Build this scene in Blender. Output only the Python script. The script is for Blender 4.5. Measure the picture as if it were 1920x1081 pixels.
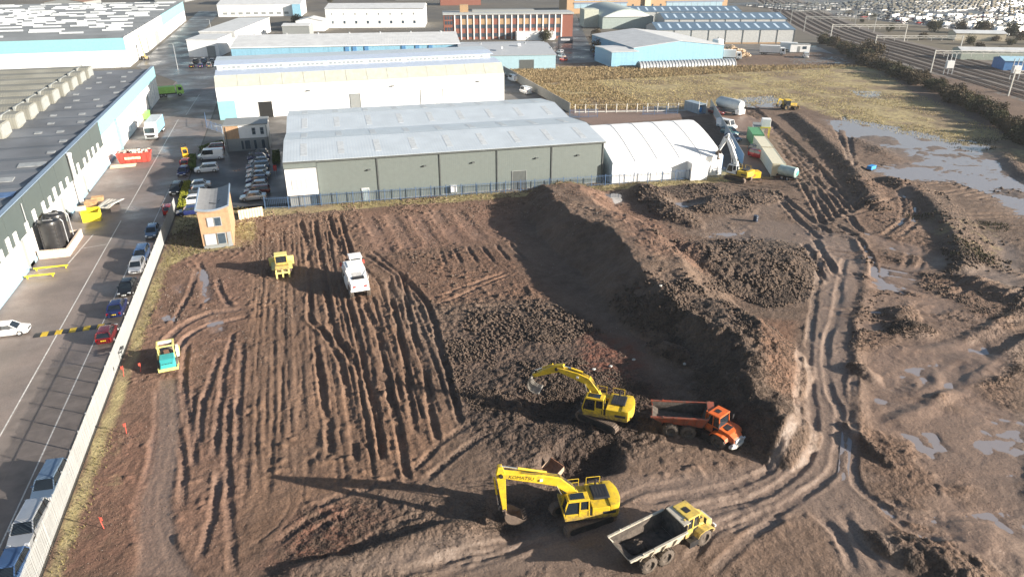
import bpy, bmesh, math, random
import numpy as np
from mathutils import Vector, Matrix
for o in list(bpy.data.objects): bpy.data.objects.remove(o)
SC = bpy.context.scene
COL = SC.collection
R = math.radians
random.seed(7)

# ---------------------------------------------------------------- camera, sky, sun, exposure
# world axes: +Y runs along the factory road, +X across the site, metres, camera is a drone 40 m up
cam_d = bpy.data.cameras.new("camera"); cam = bpy.data.objects.new("camera", cam_d); COL.objects.link(cam)
cam_d.sensor_width = 36.0; cam_d.lens = 24.94; cam_d.clip_start = 1.0; cam_d.clip_end = 8000
cam.location = (0, 0, 40); cam.rotation_euler = (R(90 - 25.714), 0, R(-16.704))
SC.camera = cam

SUN_EL, SUN_AZ = 16.0, -33.0            # direction towards the sun, azimuth from +X
w = bpy.data.worlds.new("World"); SC.world = w; w.use_nodes = True
nt = w.node_tree; nt.nodes.clear()
sky = nt.nodes.new("ShaderNodeTexSky"); sky.sky_type = 'NISHITA'; sky.sun_disc = False
sky.sun_elevation = R(SUN_EL); sky.sun_rotation = R(90 - SUN_AZ)
sky.air_density = 1.0; sky.dust_density = 1.2; sky.ozone_density = 1.0
bg = nt.nodes.new("ShaderNodeBackground"); bg.inputs[1].default_value = 0.058
wo = nt.nodes.new("ShaderNodeOutputWorld")
nt.links.new(sky.outputs[0], bg.inputs[0]); nt.links.new(bg.outputs[0], wo.inputs[0])

sd = bpy.data.lights.new("sun", 'SUN'); sd.energy = 5.0; sd.angle = R(0.5); sd.color = (1.0, 0.91, 0.79)
so = bpy.data.objects.new("sun", sd); COL.objects.link(so); so.location = (100, -60, 80)
sv = Vector((math.cos(R(SUN_AZ))*math.cos(R(SUN_EL)), math.sin(R(SUN_AZ))*math.cos(R(SUN_EL)), math.sin(R(SUN_EL))))
so.rotation_euler = sv.to_track_quat('Z', 'Y').to_euler()

vs = SC.view_settings
vs.view_transform = 'Standard'; vs.look = 'None'; vs.gamma = 1.0; vs.use_curve_mapping = False
vs.exposure = 1.4

# ---------------------------------------------------------------- materials
MATS = {}
def mat(name, rgb, rough=0.6, metal=0.0, var=0.12, scale=1.5, bump=0.0, bscale=20, dirt=0.0, dirtc=(0.12, 0.09, 0.07), spec=0.5,
        rib=None, ribd=0.3, alpha=1.0, coat=0.0, streak=0.0, mudz=None):
    """plain procedural material: base colour broken up by noise, optional mud dirt, bump, and ribs (profiled sheeting)"""
    if name in MATS: return MATS[name]
    m = bpy.data.materials.new(name); m.use_nodes = True; t = m.node_tree; N = t.nodes; L = t.links
    b = N["Principled BSDF"]
    b.inputs["Roughness"].default_value = rough; b.inputs["Metallic"].default_value = metal
    b.inputs["Specular IOR Level"].default_value = spec
    if coat: b.inputs["Coat Weight"].default_value = coat; b.inputs["Coat Roughness"].default_value = 0.08
    tc = N.new("ShaderNodeTexCoord")
    n1 = N.new("ShaderNodeTexNoise"); n1.inputs["Scale"].default_value = scale; n1.inputs["Detail"].default_value = 6
    L.new(tc.outputs["Object"], n1.inputs["Vector"])
    mr = N.new("ShaderNodeMapRange"); mr.inputs["From Min"].default_value = 0.3; mr.inputs["From Max"].default_value = 0.7
    mr.inputs["To Min"].default_value = 1 - var; mr.inputs["To Max"].default_value = 1 + var
    L.new(n1.outputs["Fac"], mr.inputs["Value"])
    mx = N.new("ShaderNodeMix"); mx.data_type = 'RGBA'; mx.blend_type = 'MULTIPLY'; mx.inputs["Factor"].default_value = 1
    mx.inputs["A"].default_value = (*rgb, 1); L.new(mr.outputs["Result"], mx.inputs["B"])
    col = mx.outputs["Result"]
    if streak:
        mp = N.new("ShaderNodeMapping"); mp.inputs["Scale"].default_value = (2.2, 2.2, 0.12)
        L.new(tc.outputs["Object"], mp.inputs["Vector"])
        n3 = N.new("ShaderNodeTexNoise"); n3.inputs["Scale"].default_value = 1.0; n3.inputs["Detail"].default_value = 5
        L.new(mp.outputs["Vector"], n3.inputs["Vector"])
        m3 = N.new("ShaderNodeMapRange"); m3.inputs["From Min"].default_value = 0.5; m3.inputs["From Max"].default_value = 0.75
        m3.inputs["To Max"].default_value = streak; L.new(n3.outputs["Fac"], m3.inputs["Value"])
        x3 = N.new("ShaderNodeMix"); x3.data_type = 'RGBA'; L.new(m3.outputs["Result"], x3.inputs["Factor"])
        L.new(col, x3.inputs["A"]); x3.inputs["B"].default_value = (*[c*0.45 for c in rgb], 1); col = x3.outputs["Result"]
    if dirt:
        n2 = N.new("ShaderNodeTexNoise"); n2.inputs["Scale"].default_value = 2.2; n2.inputs["Detail"].default_value = 8; n2.inputs["Roughness"].default_value = 0.65
        L.new(tc.outputs["Object"], n2.inputs["Vector"])
        m2 = N.new("ShaderNodeMapRange"); m2.inputs["From Min"].default_value = 0.62 - dirt*0.35; m2.inputs["From Max"].default_value = 0.8 - dirt*0.25
        m2.inputs["To Max"].default_value = min(1, 0.35 + dirt*0.6); L.new(n2.outputs["Fac"], m2.inputs["Value"])
        x2 = N.new("ShaderNodeMix"); x2.data_type = 'RGBA'; L.new(m2.outputs["Result"], x2.inputs["Factor"])
        L.new(col, x2.inputs["A"]); x2.inputs["B"].default_value = (*dirtc, 1); col = x2.outputs["Result"]
    if mudz:                      # mud splashed up from below, thinning out with height
        sz = N.new("ShaderNodeSeparateXYZ"); L.new(tc.outputs["Object"], sz.inputs[0])
        mz = N.new("ShaderNodeMapRange"); mz.inputs[1].default_value = mudz[1]; mz.inputs[2].default_value = mudz[0]; mz.inputs[3].default_value = -.35; mz.inputs[4].default_value = .75; L.new(sz.outputs[2], mz.inputs[0])
        nz = N.new("ShaderNodeTexNoise"); nz.inputs["Scale"].default_value = 3.5; nz.inputs["Detail"].default_value = 9; nz.inputs["Roughness"].default_value = .7; L.new(tc.outputs["Object"], nz.inputs["Vector"])
        az = N.new("ShaderNodeMath"); az.operation = 'ADD'; az.use_clamp = True; L.new(mz.outputs[0], az.inputs[0])
        kz = N.new("ShaderNodeMapRange"); kz.inputs[1].default_value = .4; kz.inputs[2].default_value = .62; kz.inputs[3].default_value = -.15; kz.inputs[4].default_value = .5; L.new(nz.outputs["Fac"], kz.inputs[0]); L.new(kz.outputs[0], az.inputs[1])
        xz = N.new("ShaderNodeMix"); xz.data_type = 'RGBA'; L.new(az.outputs[0], xz.inputs["Factor"]); L.new(col, xz.inputs["A"]); xz.inputs["B"].default_value = (*dirtc, 1); col = xz.outputs["Result"]
        rz_ = N.new("ShaderNodeMapRange"); rz_.inputs[3].default_value = rough; rz_.inputs[4].default_value = .9; L.new(az.outputs[0], rz_.inputs[0]); L.new(rz_.outputs[0], b.inputs["Roughness"])
    L.new(col, b.inputs["Base Color"])
    last = None
    if rib:                       # profiled sheet: ribs along one object axis, as fine relief
        ax, per = rib
        sx = N.new("ShaderNodeSeparateXYZ"); L.new(tc.outputs["Object"], sx.inputs[0])
        ma = N.new("ShaderNodeMath"); ma.operation = 'MULTIPLY'; ma.inputs[1].default_value = 2*math.pi/per; L.new(sx.outputs["XYZ".index(ax)], ma.inputs[0])
        sn = N.new("ShaderNodeMath"); sn.operation = 'SINE'; L.new(ma.outputs[0], sn.inputs[0])
        bp = N.new("ShaderNodeBump"); bp.inputs["Strength"].default_value = ribd; bp.inputs["Distance"].default_value = 0.05
        L.new(sn.outputs[0], bp.inputs["Height"]); last = bp
    if bump:
        nb = N.new("ShaderNodeTexNoise"); nb.inputs["Scale"].default_value = bscale; nb.inputs["Detail"].default_value = 8; nb.inputs["Roughness"].default_value = 0.6
        L.new(tc.outputs["Object"], nb.inputs["Vector"])
        bp2 = N.new("ShaderNodeBump"); bp2.inputs["Strength"].default_value = bump; bp2.inputs["Distance"].default_value = 0.1
        L.new(nb.outputs["Fac"], bp2.inputs["Height"])
        if last: L.new(last.outputs[0], bp2.inputs["Normal"])
        last = bp2
    if last: L.new(last.outputs[0], b.inputs["Normal"])
    if alpha < 1: b.inputs["Alpha"].default_value = alpha
    MATS[name] = m; return m

def lin(h):
    h = h.lstrip('#'); c = [int(h[i:i+2], 16)/255 for i in (0, 2, 4)]
    return tuple(x/12.92 if x <= .04045 else ((x+.055)/1.055)**2.4 for x in c)

WHITE = mat('white_cladding', (.78, .79, .79), .5, var=.05, rib='x' and ('X', .33), ribd=.12, streak=.12)
WHITEP = mat('white_paint', (.8, .8, .79), .45, var=.05, dirt=.12)
MUDDY = (0.14, 0.10, 0.075)
YEL = mat('machine_yellow', (.66, .45, .025), .5, var=.14, dirt=.34, dirtc=MUDDY, mudz=(.9, 2.0))
YELP = mat('faded_machine_yellow', (.62, .45, .09), .6, var=.14, dirt=.45, dirtc=(.22, .165, .11), mudz=(.8, 2.4))
ORG = mat('machine_orange', (.64, .125, .02), .5, var=.14, dirt=.32, dirtc=MUDDY, mudz=(.8, 2.0))
ORGD = mat('muddy_orange_body', (.42, .08, .035), .6, var=.15, dirt=.75, dirtc=MUDDY)
DARKM = mat('dark_metal', (.035, .035, .038), .5, .3, var=.3, dirt=.3, dirtc=MUDDY)
MUDM = mat('mud_caked_steel', (.15, .11, .085), .8, var=.25, scale=3, bump=.5, bscale=9)
TYRE = mat('muddy_tyre', (.10, .08, .065), .85, var=.35, scale=4, bump=.4, bscale=14)
TYREB = mat('black_tyre', (.02, .02, .021), .8, var=.2)
RIMS = mat('rim_silver', (.45, .45, .46), .35, .6)
STEEL = mat('galvanised_steel', (.42, .44, .46), .45, .5, var=.12)
CHROME = mat('polished_rod', (.75, .77, .8), .18, .9)
GLASS = mat('dark_glass', (.018, .025, .032), .06, var=.1, spec=.9)
GLASSB = mat('window_glass', (.05, .075, .10), .05, var=.2, spec=.9)
BLACK = mat('black_paint', (.02, .02, .022), .4)
REDP = mat('red_paint', (.45, .03, .03), .45, dirt=.1)
TAIL = mat('tail_light_red', (.4, .01, .01), .2)
LAMP = mat('head_lamp_glass', (.7, .72, .75), .1, spec=.8)
RUST = mat('rusty_steel', (.28, .13, .07), .8, var=.35, scale=3, bump=.3)
PLATE_Y = mat('yellow_plate', (.75, .55, .03), .5)
PLATE_W = mat('white_plate', (.8, .8, .78), .5)

# ---------------------------------------------------------------- mesh helpers
class MB:
    def __init__(s, M=None): s.v = []; s.f = []; s.M = M
    def add(s, vs, fs):
        n = len(s.v)
        if s.M is not None: vs = [tuple(s.M @ Vector(v)) for v in vs]
        s.v += vs; s.f += [tuple(i+n for i in f) for f in fs]; return s
    def box(s, x0, x1, y0, y1, z0, z1):
        return s.add([(x0,y0,z0),(x1,y0,z0),(x1,y1,z0),(x0,y1,z0),(x0,y0,z1),(x1,y0,z1),(x1,y1,z1),(x0,y1,z1)],
              [(0,3,2,1),(4,5,6,7),(0,1,5,4),(1,2,6,5),(2,3,7,6),(3,0,4,7)])
    def cbox(s, c, sz, rz=0, rx=0, ry=0):
        hx, hy, hz = sz[0]/2, sz[1]/2, sz[2]/2
        m = Matrix.Translation(c) @ Matrix.Rotation(rz,4,'Z') @ Matrix.Rotation(ry,4,'Y') @ Matrix.Rotation(rx,4,'X')
        vs = [tuple(m @ Vector(p)) for p in ((-hx,-hy,-hz),(hx,-hy,-hz),(hx,hy,-hz),(-hx,hy,-hz),(-hx,-hy,hz),(hx,-hy,hz),(hx,hy,hz),(-hx,hy,hz))]
        return s.add(vs, [(0,3,2,1),(4,5,6,7),(0,1,5,4),(1,2,6,5),(2,3,7,6),(3,0,4,7)])
    def bar(s, p, q, wd, ht=None, up=(0,0,1)):
        """rectangular bar from p to q"""
        ht = ht or wd; p, q = Vector(p), Vector(q); d = (q-p).normalized(); u = Vector(up)
        if abs(d.dot(u)) > .98: u = Vector((1,0,0))
        a = d.cross(u).normalized()*wd/2; b = a.cross(d).normalized()*ht/2
        vs = [tuple(x) for x in (p-a-b, p+a-b, p+a+b, p-a+b, q-a-b, q+a-b, q+a+b, q-a+b)]
        return s.add(vs, [(0,1,2,3),(7,6,5,4),(0,4,5,1),(1,5,6,2),(2,6,7,3),(3,7,4,0)])
    def prism(s, prof, c0, c1, ax='y', c0s=None):
        n = len(prof)
        def pt(a, b, c): return {'y':(a,c,b),'x':(c,a,b),'z':(a,b,c)}[ax]
        vs = [pt(a,b,c0) for a,b in prof]+[pt(a,b,c1) for a,b in prof]
        fs = [tuple(range(n)), tuple(range(2*n-1,n-1,-1))]+[(i,i+n,(i+1)%n+n,(i+1)%n) for i in range(n)]
        return s.add(vs, fs)
    def tube(s, p, q, r, n=8, r2=None, cap=True):
        p, q = Vector(p), Vector(q); r2 = r if r2 is None else r2; d = (q-p).normalized()
        u = Vector((0,0,1)) if abs(d.z) < .9 else Vector((1,0,0)); a = d.cross(u).normalized(); b = d.cross(a)
        vs = []
        for c, rr in ((p,r),(q,r2)):
            vs += [tuple(c+a*rr*math.cos(2*math.pi*i/n)+b*rr*math.sin(2*math.pi*i/n)) for i in range(n)]
        fs = [(i,(i+1)%n,(i+1)%n+n,i+n) for i in range(n)]
        if cap: fs += [tuple(range(n-1,-1,-1)), tuple(range(n,2*n))]
        return s.add(vs, fs)
    def lathe(s, prof, n=16, c=(0,0,0), ax='y', arc=2*math.pi):
        """prof: list of (radius, along-axis)"""
        vs = []; k = len(prof)
        for i in range(n):
            t = arc*i/n; ca, sa = math.cos(t), math.sin(t)
            for r, h in prof:
                p = {'y':(r*ca, h, r*sa), 'z':(r*ca, r*sa, h), 'x':(h, r*ca, r*sa)}[ax]
                vs.append((p[0]+c[0], p[1]+c[1], p[2]+c[2]))
        fs = [(i*k+j, i*k+j+1, ((i+1)%n)*k+j+1, ((i+1)%n)*k+j) for i in range(n) for j in range(k-1)]
        return s.add(vs, fs)
    def loft(s, rings, caps=True):
        n = len(rings[0]); vs = [tuple(p) for r in rings for p in r]
        fs = [(j*n+i, j*n+(i+1)%n, (j+1)*n+(i+1)%n, (j+1)*n+i) for j in range(len(rings)-1) for i in range(n)]
        if caps: fs += [tuple(range(n-1,-1,-1)), tuple(range((len(rings)-1)*n, len(rings)*n))]
        return s.add(vs, fs)
    def quad(s, *p): return s.add([tuple(x) for x in p], [tuple(range(len(p)))])
    def mesh(s, name, m, smooth=False, bev=0):
        me = bpy.data.meshes.new(name); me.from_pydata([tuple(v) for v in s.v], [], s.f)
        b = bmesh.new(); b.from_mesh(me)
        bmesh.ops.recalc_face_normals(b, faces=b.faces)
        if bev:
            ed = [e for e in b.edges if len(e.link_faces) == 2 and e.calc_face_angle(0) > .6]
            bmesh.ops.bevel(b, geom=ed, offset=bev, segments=2, affect='EDGES', clamp_overlap=True, profile=.6)
        b.to_mesh(me); b.free()
        if smooth:
            for p in me.polygons: p.use_smooth = True
            try: me.set_sharp_from_angle(angle=R(38))
            except Exception: pass
        for q in (m if isinstance(m, (list, tuple)) else [m]): me.materials.append(q)
        return me
    def build(s, name, m, parent=None, loc=None, rz=0, smooth=False, bev=0):
        return link(name, s.mesh(name, m, smooth, bev), parent, loc, rz)

def link(name, me, parent=None, loc=None, rz=0):
    o = bpy.data.objects.new(name, me); COL.objects.link(o)
    if parent is not None: o.parent = parent
    if loc is not None: o.location = loc
    if rz: o.rotation_euler = (0,0,rz)
    return o
def tag(o, label, cat, group=None):
    o["label"] = label; o["category"] = cat
    if group: o["group"] = group
    return o
def thing(name, label, cat, loc=(0,0,0), rz=0, group=None):
    o = bpy.data.objects.new(name, None); COL.objects.link(o); o.empty_display_size = .3
    o.location = (loc[0], loc[1], loc[2] if len(loc) > 2 else 0); o.rotation_euler = (0,0,rz)
    return tag(o, label, cat, group)
def structure(o): o["kind"] = "structure"; return o
def stuff(o): o["kind"] = "stuff"; return o
def children(o): return KIDS.get(o.name, [c for c in bpy.data.objects if c.parent == o])
KIDS = {}
def freeze(o):
    """remember the tree of a prototype so that copying it stays fast"""
    KIDS[o.name] = [c for c in bpy.data.objects if c.parent == o]
    for c in KIDS[o.name]: freeze(c)
    return o
def copy_tree(o, parent=None, repaint=None):
    c = o.copy(); COL.objects.link(c); c.parent = parent
    if repaint and c.type == 'MESH':
        for i, sl in enumerate(c.material_slots):
            if sl.material in repaint:
                new = repaint[sl.material]; sl.link = 'OBJECT'; sl.material = new
    for ch in KIDS.get(o.name, []): copy_tree(ch, c, repaint)
    return c
def place(proto, loc, rz, label, cat=None, group=None, repaint=None, used=set()):
    """first call uses the prototype itself, later calls copies"""
    if repaint is None and proto.name not in used and False: o = proto
    else: o = copy_tree(proto, None, repaint)
    o.location = (loc[0], loc[1], loc[2] if len(loc) > 2 else 0); o.rotation_euler = (0,0,rz)
    o["label"] = label
    if cat: o["category"] = cat
    if group: o["group"] = group
    elif "group" in o.keys(): del o["group"]
    return o
def drop(o):
    """remove a prototype that is itself not part of the place"""
    for c in KIDS.get(o.name, []): drop(c)
    bpy.data.objects.remove(o)

# ---------------------------------------------------------------- noise on arrays
def _h(ix, iy, seed):
    n = (ix.astype(np.int64)*374761393 + iy.astype(np.int64)*668265263 + seed*1442695041) & 0xffffffff
    n = ((n ^ (n >> 13))*1274126177) & 0xffffffff
    return ((n ^ (n >> 16)) & 0xffff)/65535.0
def vnoise(x, y, seed=0):
    ix, iy = np.floor(x), np.floor(y); fx, fy = x-ix, y-iy
    fx = fx*fx*fx*(fx*(fx*6-15)+10); fy = fy*fy*fy*(fy*(fy*6-15)+10)
    a = _h(ix,iy,seed); b = _h(ix+1,iy,seed); c = _h(ix,iy+1,seed); d = _h(ix+1,iy+1,seed)
    return (a+(b-a)*fx)*(1-fy)+(c+(d-c)*fx)*fy
def fbm(x, y, s, octv=4, seed=0, gain=.5):
    """roughly -1..1, feature size s metres"""
    r = 0; amp = 1; tot = 0; X, Y = x/s, y/s
    for i in range(octv):
        r = r+amp*(vnoise(X, Y, seed+i*17)*2-1); tot += amp; amp *= gain
        X, Y = X*1.97*.8+Y*1.97*.6+3.1, -X*1.97*.6+Y*1.97*.8+7.7
    return r/tot
def sstep(a, b, x):
    t = np.clip((x-a)/(b-a), 0, 1); return t*t*(3-2*t)

# ---------------------------------------------------------------- earthworks height field
def axis(parts):
    out = [parts[0][0]]
    for a, b, d0, d1 in parts:
        x = a
        while x < b-1e-6:
            x = min(b, x+d0+(d1-d0)*(x-a)/(b-a)); out.append(x)
    return np.array(out)
XS = axis([(-21.3, 52, .16, .18), (52, 90, .18, .34), (90, 215, .36, .9)])
YS = axis([(2, 20, .7, .2), (20, 72, .155, .17), (72, 122, .19, .26), (122, 262, .36, .7)])
GX, GY = np.meshgrid(XS, YS)
WX = GX+.35*fbm(GX, GY, 3.0, 3, 5); WY = GY+.35*fbm(GX, GY, 3.0, 3, 9)      # slightly wandering coordinates
Z = .07*fbm(GX, GY, 14, 3, 1)+.03*fbm(GX, GY, 2.2, 4, 2)
SM = np.zeros_like(Z); CL = np.zeros_like(Z); GR = np.zeros_like(Z); RD = np.zeros_like(Z)
TN = np.ones(Z.shape+(3,))

def window(pts, m):
    xs = [p[0] for p in pts]; ys = [p[1] for p in pts]
    i0, i1 = np.searchsorted(XS, [min(xs)-m, max(xs)+m]); j0, j1 = np.searchsorted(YS, [min(ys)-m, max(ys)+m])
    return slice(j0, j1), slice(i0, i1)
def line_field(pts, m, warp=1.0):
    """signed distance to a polyline (right positive), distance along it, window"""
    w = window(pts, m)
    x = GX[w]*(1-warp)+WX[w]*warp; y = GY[w]*(1-warp)+WY[w]*warp
    best = np.full(x.shape, 1e9); T = np.zeros_like(x); S = np.zeros_like(x); s0 = 0
    for (ax, ay), (bx, by) in zip([p[:2] for p in pts[:-1]], [p[:2] for p in pts[1:]]):
        dx, dy = bx-ax, by-ay; L = math.hypot(dx, dy)+1e-9; dx /= L; dy /= L
        u = np.clip((x-ax)*dx+(y-ay)*dy, 0, L); qx = x-ax-u*dx; qy = y-ay-u*dy
        d = np.hypot(qx, qy); k = d < best
        best[k] = d[k]; T[k] = (d*np.sign(qx*dy-qy*dx))[k]; S[k] = (s0+u)[k]; s0 += L
    return w, T, S, s0
def smooth_line(pts, n=6):
    """Catmull-Rom through the points"""
    if len(pts) < 3: return pts
    P_ = [pts[0]]+list(pts)+[pts[-1]]; out = []
    for i in range(1, len(P_)-2):
        for k in range(n):
            t = k/n; q = []
            for c in range(len(pts[0])):
                a, b, d, e = P_[i-1][c], P_[i][c], P_[i+1][c], P_[i+2][c]
                q.append(.5*((2*b)+(-a+d)*t+(2*a-5*b+4*d-e)*t*t+(-a+3*b-3*d+e)*t**3))
            out.append(tuple(q))
    return out+[tuple(pts[-1])]
def rut(pts, w=.35, d=.2, berm=.5, tread=.015, smooth=.5, warp=.35):
    """a wheel or crawler track pressed into the soil, with pushed-up edges"""
    pts = smooth_line(pts); ww, T, S, L = line_field(pts, w*4, warp)
    sd_ = int(abs(pts[0][0]*37+pts[0][1]*11)) % 997
    wob = .32*w*fbm(S, T*0+sd_, 1.1, 3, sd_)                      # the edge of the print wanders
    a = np.abs(T+wob); fade = sstep(0, 1.5, S)*sstep(0, 1.5, L-S)*.999+.001
    fade = fade*(.5+.8*vnoise(S/2.7, T*0+w*31, sd_))
    side = np.where(T > 0, 3.3, 9.7)
    bh = np.clip(.15+1.3*vnoise(S/.55, side, sd_)*vnoise(S/1.9, side+2, sd_+1)*1.5, 0, 1.7)
    Z[ww] += fade*(-d*np.exp(-(a/w)**6)+d*berm*bh*np.exp(-((a-1.45*w)/(.34*w))**2))
    Z[ww] += d*.22*np.exp(-(a/(2*w))**2)*fbm(GX[ww], GY[ww], .5, 3, sd_)
    if tread: Z[ww] += fade*tread*1.6*np.sin(S*2*math.pi/.46)*np.exp(-(a/w)**4)
    if smooth: SM[ww] = np.maximum(SM[ww], smooth*np.exp(-(a/(1.1*w))**4)*fade)
def poly_mask(poly, soft=1.0, warp=1.0):
    w = window(poly, soft*2+1); x = GX[w]*(1-warp)+WX[w]*warp; y = GY[w]*(1-warp)+WY[w]*warp
    ins = np.zeros(x.shape, bool); best = np.full(x.shape, 1e9); n = len(poly)
    for i in range(n):
        (ax, ay), (bx, by) = poly[i][:2], poly[(i+1)%n][:2]
        c = (ay > y) != (by > y); ins ^= c & (x < (bx-ax)*(y-ay)/(by-ay+1e-12)+ax)
        dx, dy = bx-ax, by-ay; L2 = dx*dx+dy*dy+1e-9; u = np.clip(((x-ax)*dx+(y-ay)*dy)/L2, 0, 1)
        best = np.minimum(best, np.hypot(x-ax-u*dx, y-ay-u*dy))
    return w, sstep(-soft, soft, np.where(ins, best, -best))
def heap(c, rx, ry, h, rot=0, p=1.6, clod=.6, rag=.35, seed=0):
    """a tipped mound"""
    m = max(rx, ry)*1.6; w = window([c], m); x = WX[w]-c[0]; y = WY[w]-c[1]; ca, sa = math.cos(rot), math.sin(rot)
    u = (x*ca+y*sa)/rx; v = (-x*sa+y*ca)/ry
    r = np.hypot(u, v)*(1+rag*fbm(GX[w], GY[w], max(rx, ry)*.7, 3, seed+40))
    f = np.clip(1-r**p, 0, 1); f = sstep(0, 1, f)*.5+f*.5
    Z[w] = np.maximum(Z[w], Z[w]*.3+h*f*(1+.15*fbm(GX[w], GY[w], 1.6, 3, seed)))
    CL[w] = np.maximum(CL[w], clod*sstep(.02, .25, f)); SM[w] *= 1-.9*sstep(.02, .2, f)

# --- areas of broken, cloddy or smooth or grassy ground
def area(arr, poly, val, soft=1.2):
    w, m = poly_mask(poly, soft); arr[w] = np.maximum(arr[w], m*val)
def level(poly, z, soft=1.2, keep=.3):
    w, m = poly_mask(poly, soft); Z[w] = Z[w]*(1-m)+(z+Z[w]*keep)*m
def soil(poly, rgb, soft=2.0):
    w, m = poly_mask(poly, soft, 1.5); m = m*(.75+.25*fbm(GX[w], GY[w], 4, 3, 300)); TN[w] = TN[w]*(1-m[..., None])+np.array(rgb)*m[..., None]
# different soils: warm subsoil on the dozed strip, pink clay on the apron and the left margin, grey wet silt on the haul road
soil([(-21.27, 44.21), (-21.34, 64.05), (-22.18, 104.52), (-9.04, 102.65), (-8.09, 80.07), (-7.59, 40.1)], (1.28, 1.08, 1.03))
soil([(-8.79, 116.69), (5.77, 115.01), (7.15, 95.72), (8.19, 81.11), (10.67, 52.71), (5.17, 46.42), (-2.11, 46.95), (-8.01, 41.79), (-8.88, 80.3)], (1.18, 1.0, .86))
soil([(4.97, 115.8), (37.26, 115.86), (27.72, 93.76), (7.93, 95.89)], (1.42, 1.2, 1.14))
soil([(7.04, 94.74), (26.47, 93.7), (28.16, 75.11), (12.42, 78.29)], (1.15, .95, .85))
soil([(12.87, 73.78), (29.16, 70.3), (31.96, 53.74), (28.62, 47.33), (19.93, 43.02), (13.69, 45.6), (11.14, 52.57)], (.80, .78, .80))
soil([(42.11, 122.76), (52.08, 118.02), (54.23, 88.02), (48.66, 73.9), (41.24, 76.12), (43.77, 98.34)], (1.42, 1.22, 1.16))
soil([(47.8, 63.29), (53.57, 61.56), (42.82, 46.6), (39.61, 47.57)], (1.35, 1.1, .96), 1)
soil([(73.27, 88.23), (76.8, 74.82), (64.56, 64.19), (56.24, 55.48), (41.67, 37.2), (37.06, 26.71), (20.86, 31.57), (11.85, 34.27), (13.13, 38.15), (22.66, 41.51), (39.93, 43.1), (51.64, 56.86), (65.78, 72.32)], (1.18, 1.14, 1.12))
soil([(100.09, 105.36), (109.42, 100.82), (82.56, 69.16), (83.57, 58.48), (44.98, 24.33), (37.78, 26.49), (41.98, 37.11), (60.56, 59.47)], (1.15, 1.03, .95))
soil([(69.56, 178.33), (113.67, 181.72), (113.4, 153.21), (85.74, 113.29), (83.36, 117.79), (104.21, 165.84), (64.88, 161.67)], (1.3, 1.15, 1.1))
# dozed, fairly smooth strip behind the machines
area(SM, [(-8.43, 115.28), (6.08, 113.56), (5.61, 81.88), (-2.01, 48.92), (-7.93, 44.47), (-8.39, 80.16)], .22)
# cloddy fill between the strip and the bund
area(CL, [(12.7, 79.75), (26.97, 77.88), (30.58, 67.09), (31.7, 53.82), (28.62, 47.33), (19.93, 43.02), (13.69, 45.6), (11.14, 52.57), (11.98, 66.33)], .55, 2)
area(CL, [(14.0, 62.3), (22.05, 63.31), (24.92, 57.94), (31.44, 53.9), (27.42, 46.04), (20.36, 42.89), (13.88, 46.26), (11.33, 53.37)], 1, 2)
area(CL, [(-5.43, 39.46), (-3.81, 45.58), (2.02, 45.72), (11.51, 42.87), (10.43, 38.96), (7.28, 39.63), (-1.83, 38.38)], .6, 1.5)
area(CL, [(7.15, 95.72), (26.11, 95.34), (27.52, 75.31), (27.96, 63.96), (14.25, 63.34), (12.7, 79.75)], .3, 2)
area(CL, [(-8.48, 83.06), (-15.07, 82.16), (-13.79, 63.59), (-11.36, 51.72), (-8.31, 40.32), (-7.74, 44.42)], .22, 2)
area(CL, [(51.38, 84.51), (64.0, 87.4), (69.78, 82.24), (66.61, 73.94), (59.09, 65.83), (52.18, 64.85), (49.34, 73.69)], 1, 1)
area(RD, [(28.3, 66.43), (33.71, 62.24), (32.03, 56.89), (25.49, 53.7), (23.66, 56.23), (25.7, 59.9)], .9, 1.5)
area(RD, [(-6.53, 40.83), (-3.81, 45.58), (-0.51, 45.83), (2.61, 43.66), (-0.95, 40.2), (-4.71, 39.24)], .6, 2)
area(RD, [(28.94, 53.64), (31.63, 54.87), (31.06, 52.03), (28.58, 49.96)], .4, 1)
area(RD, [(-20.55, 43.99), (-20.99, 62.21), (-16.51, 62.6), (-14.43, 42.16)], .3, 2)
# smooth wet haul road and its branches
area(SM, [(73.27, 88.23), (76.8, 74.82), (64.56, 64.19), (56.24, 55.48), (48.01, 45.04), (41.54, 37.24), (39.94, 33.07), (37.06, 26.71), (33.1, 27.89), (34.78, 31.65), (34.89, 34.28),
          (28.29, 34.46), (20.86, 31.57), (-3.99, 39.02), (7.99, 39.14), (11.59, 38.62), (22.66, 41.51), (32.78, 39.87), (39.93, 43.1), (51.64, 56.86), (65.78, 72.32)], .8, 1.2)
area(SM, [(56.12, 89.76), (71.42, 92.62), (79.75, 82.67), (74.05, 71.71), (68.0, 77.46), (62.12, 84.54)], .7, 1)
area(SM, [(81.29, 114.62), (82.66, 108.85), (78.89, 98.77), (70.76, 90.24), (54.55, 90.23), (61.59, 94.27), (72.83, 97.68)], .4, 1)
area(SM, [(69.56, 178.33), (113.67, 181.72), (113.4, 153.21), (85.74, 113.29), (83.36, 117.79), (104.21, 165.84), (64.88, 161.67)], .75, 1)
area(SM, [(64.24, 64.29), (71.8, 64.43), (76.05, 54.82), (75.08, 49.82), (69.98, 45.5), (67.54, 57.37), (62.68, 58.83)], .5, 1)
area(SM, [(49.79, 37.74), (60.75, 37.69), (54.12, 32.07), (49.02, 33.6)], .6, 1)
area(SM, [(-14.97, 42.32), (-15.96, 50.47), (-15.59, 55.84), (-16.14, 63.38), (-14.29, 62.83), (-13.73, 55.29), (-13.51, 49.74), (-12.64, 44.77), (-11.01, 41.13)], .8, .5)
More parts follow.
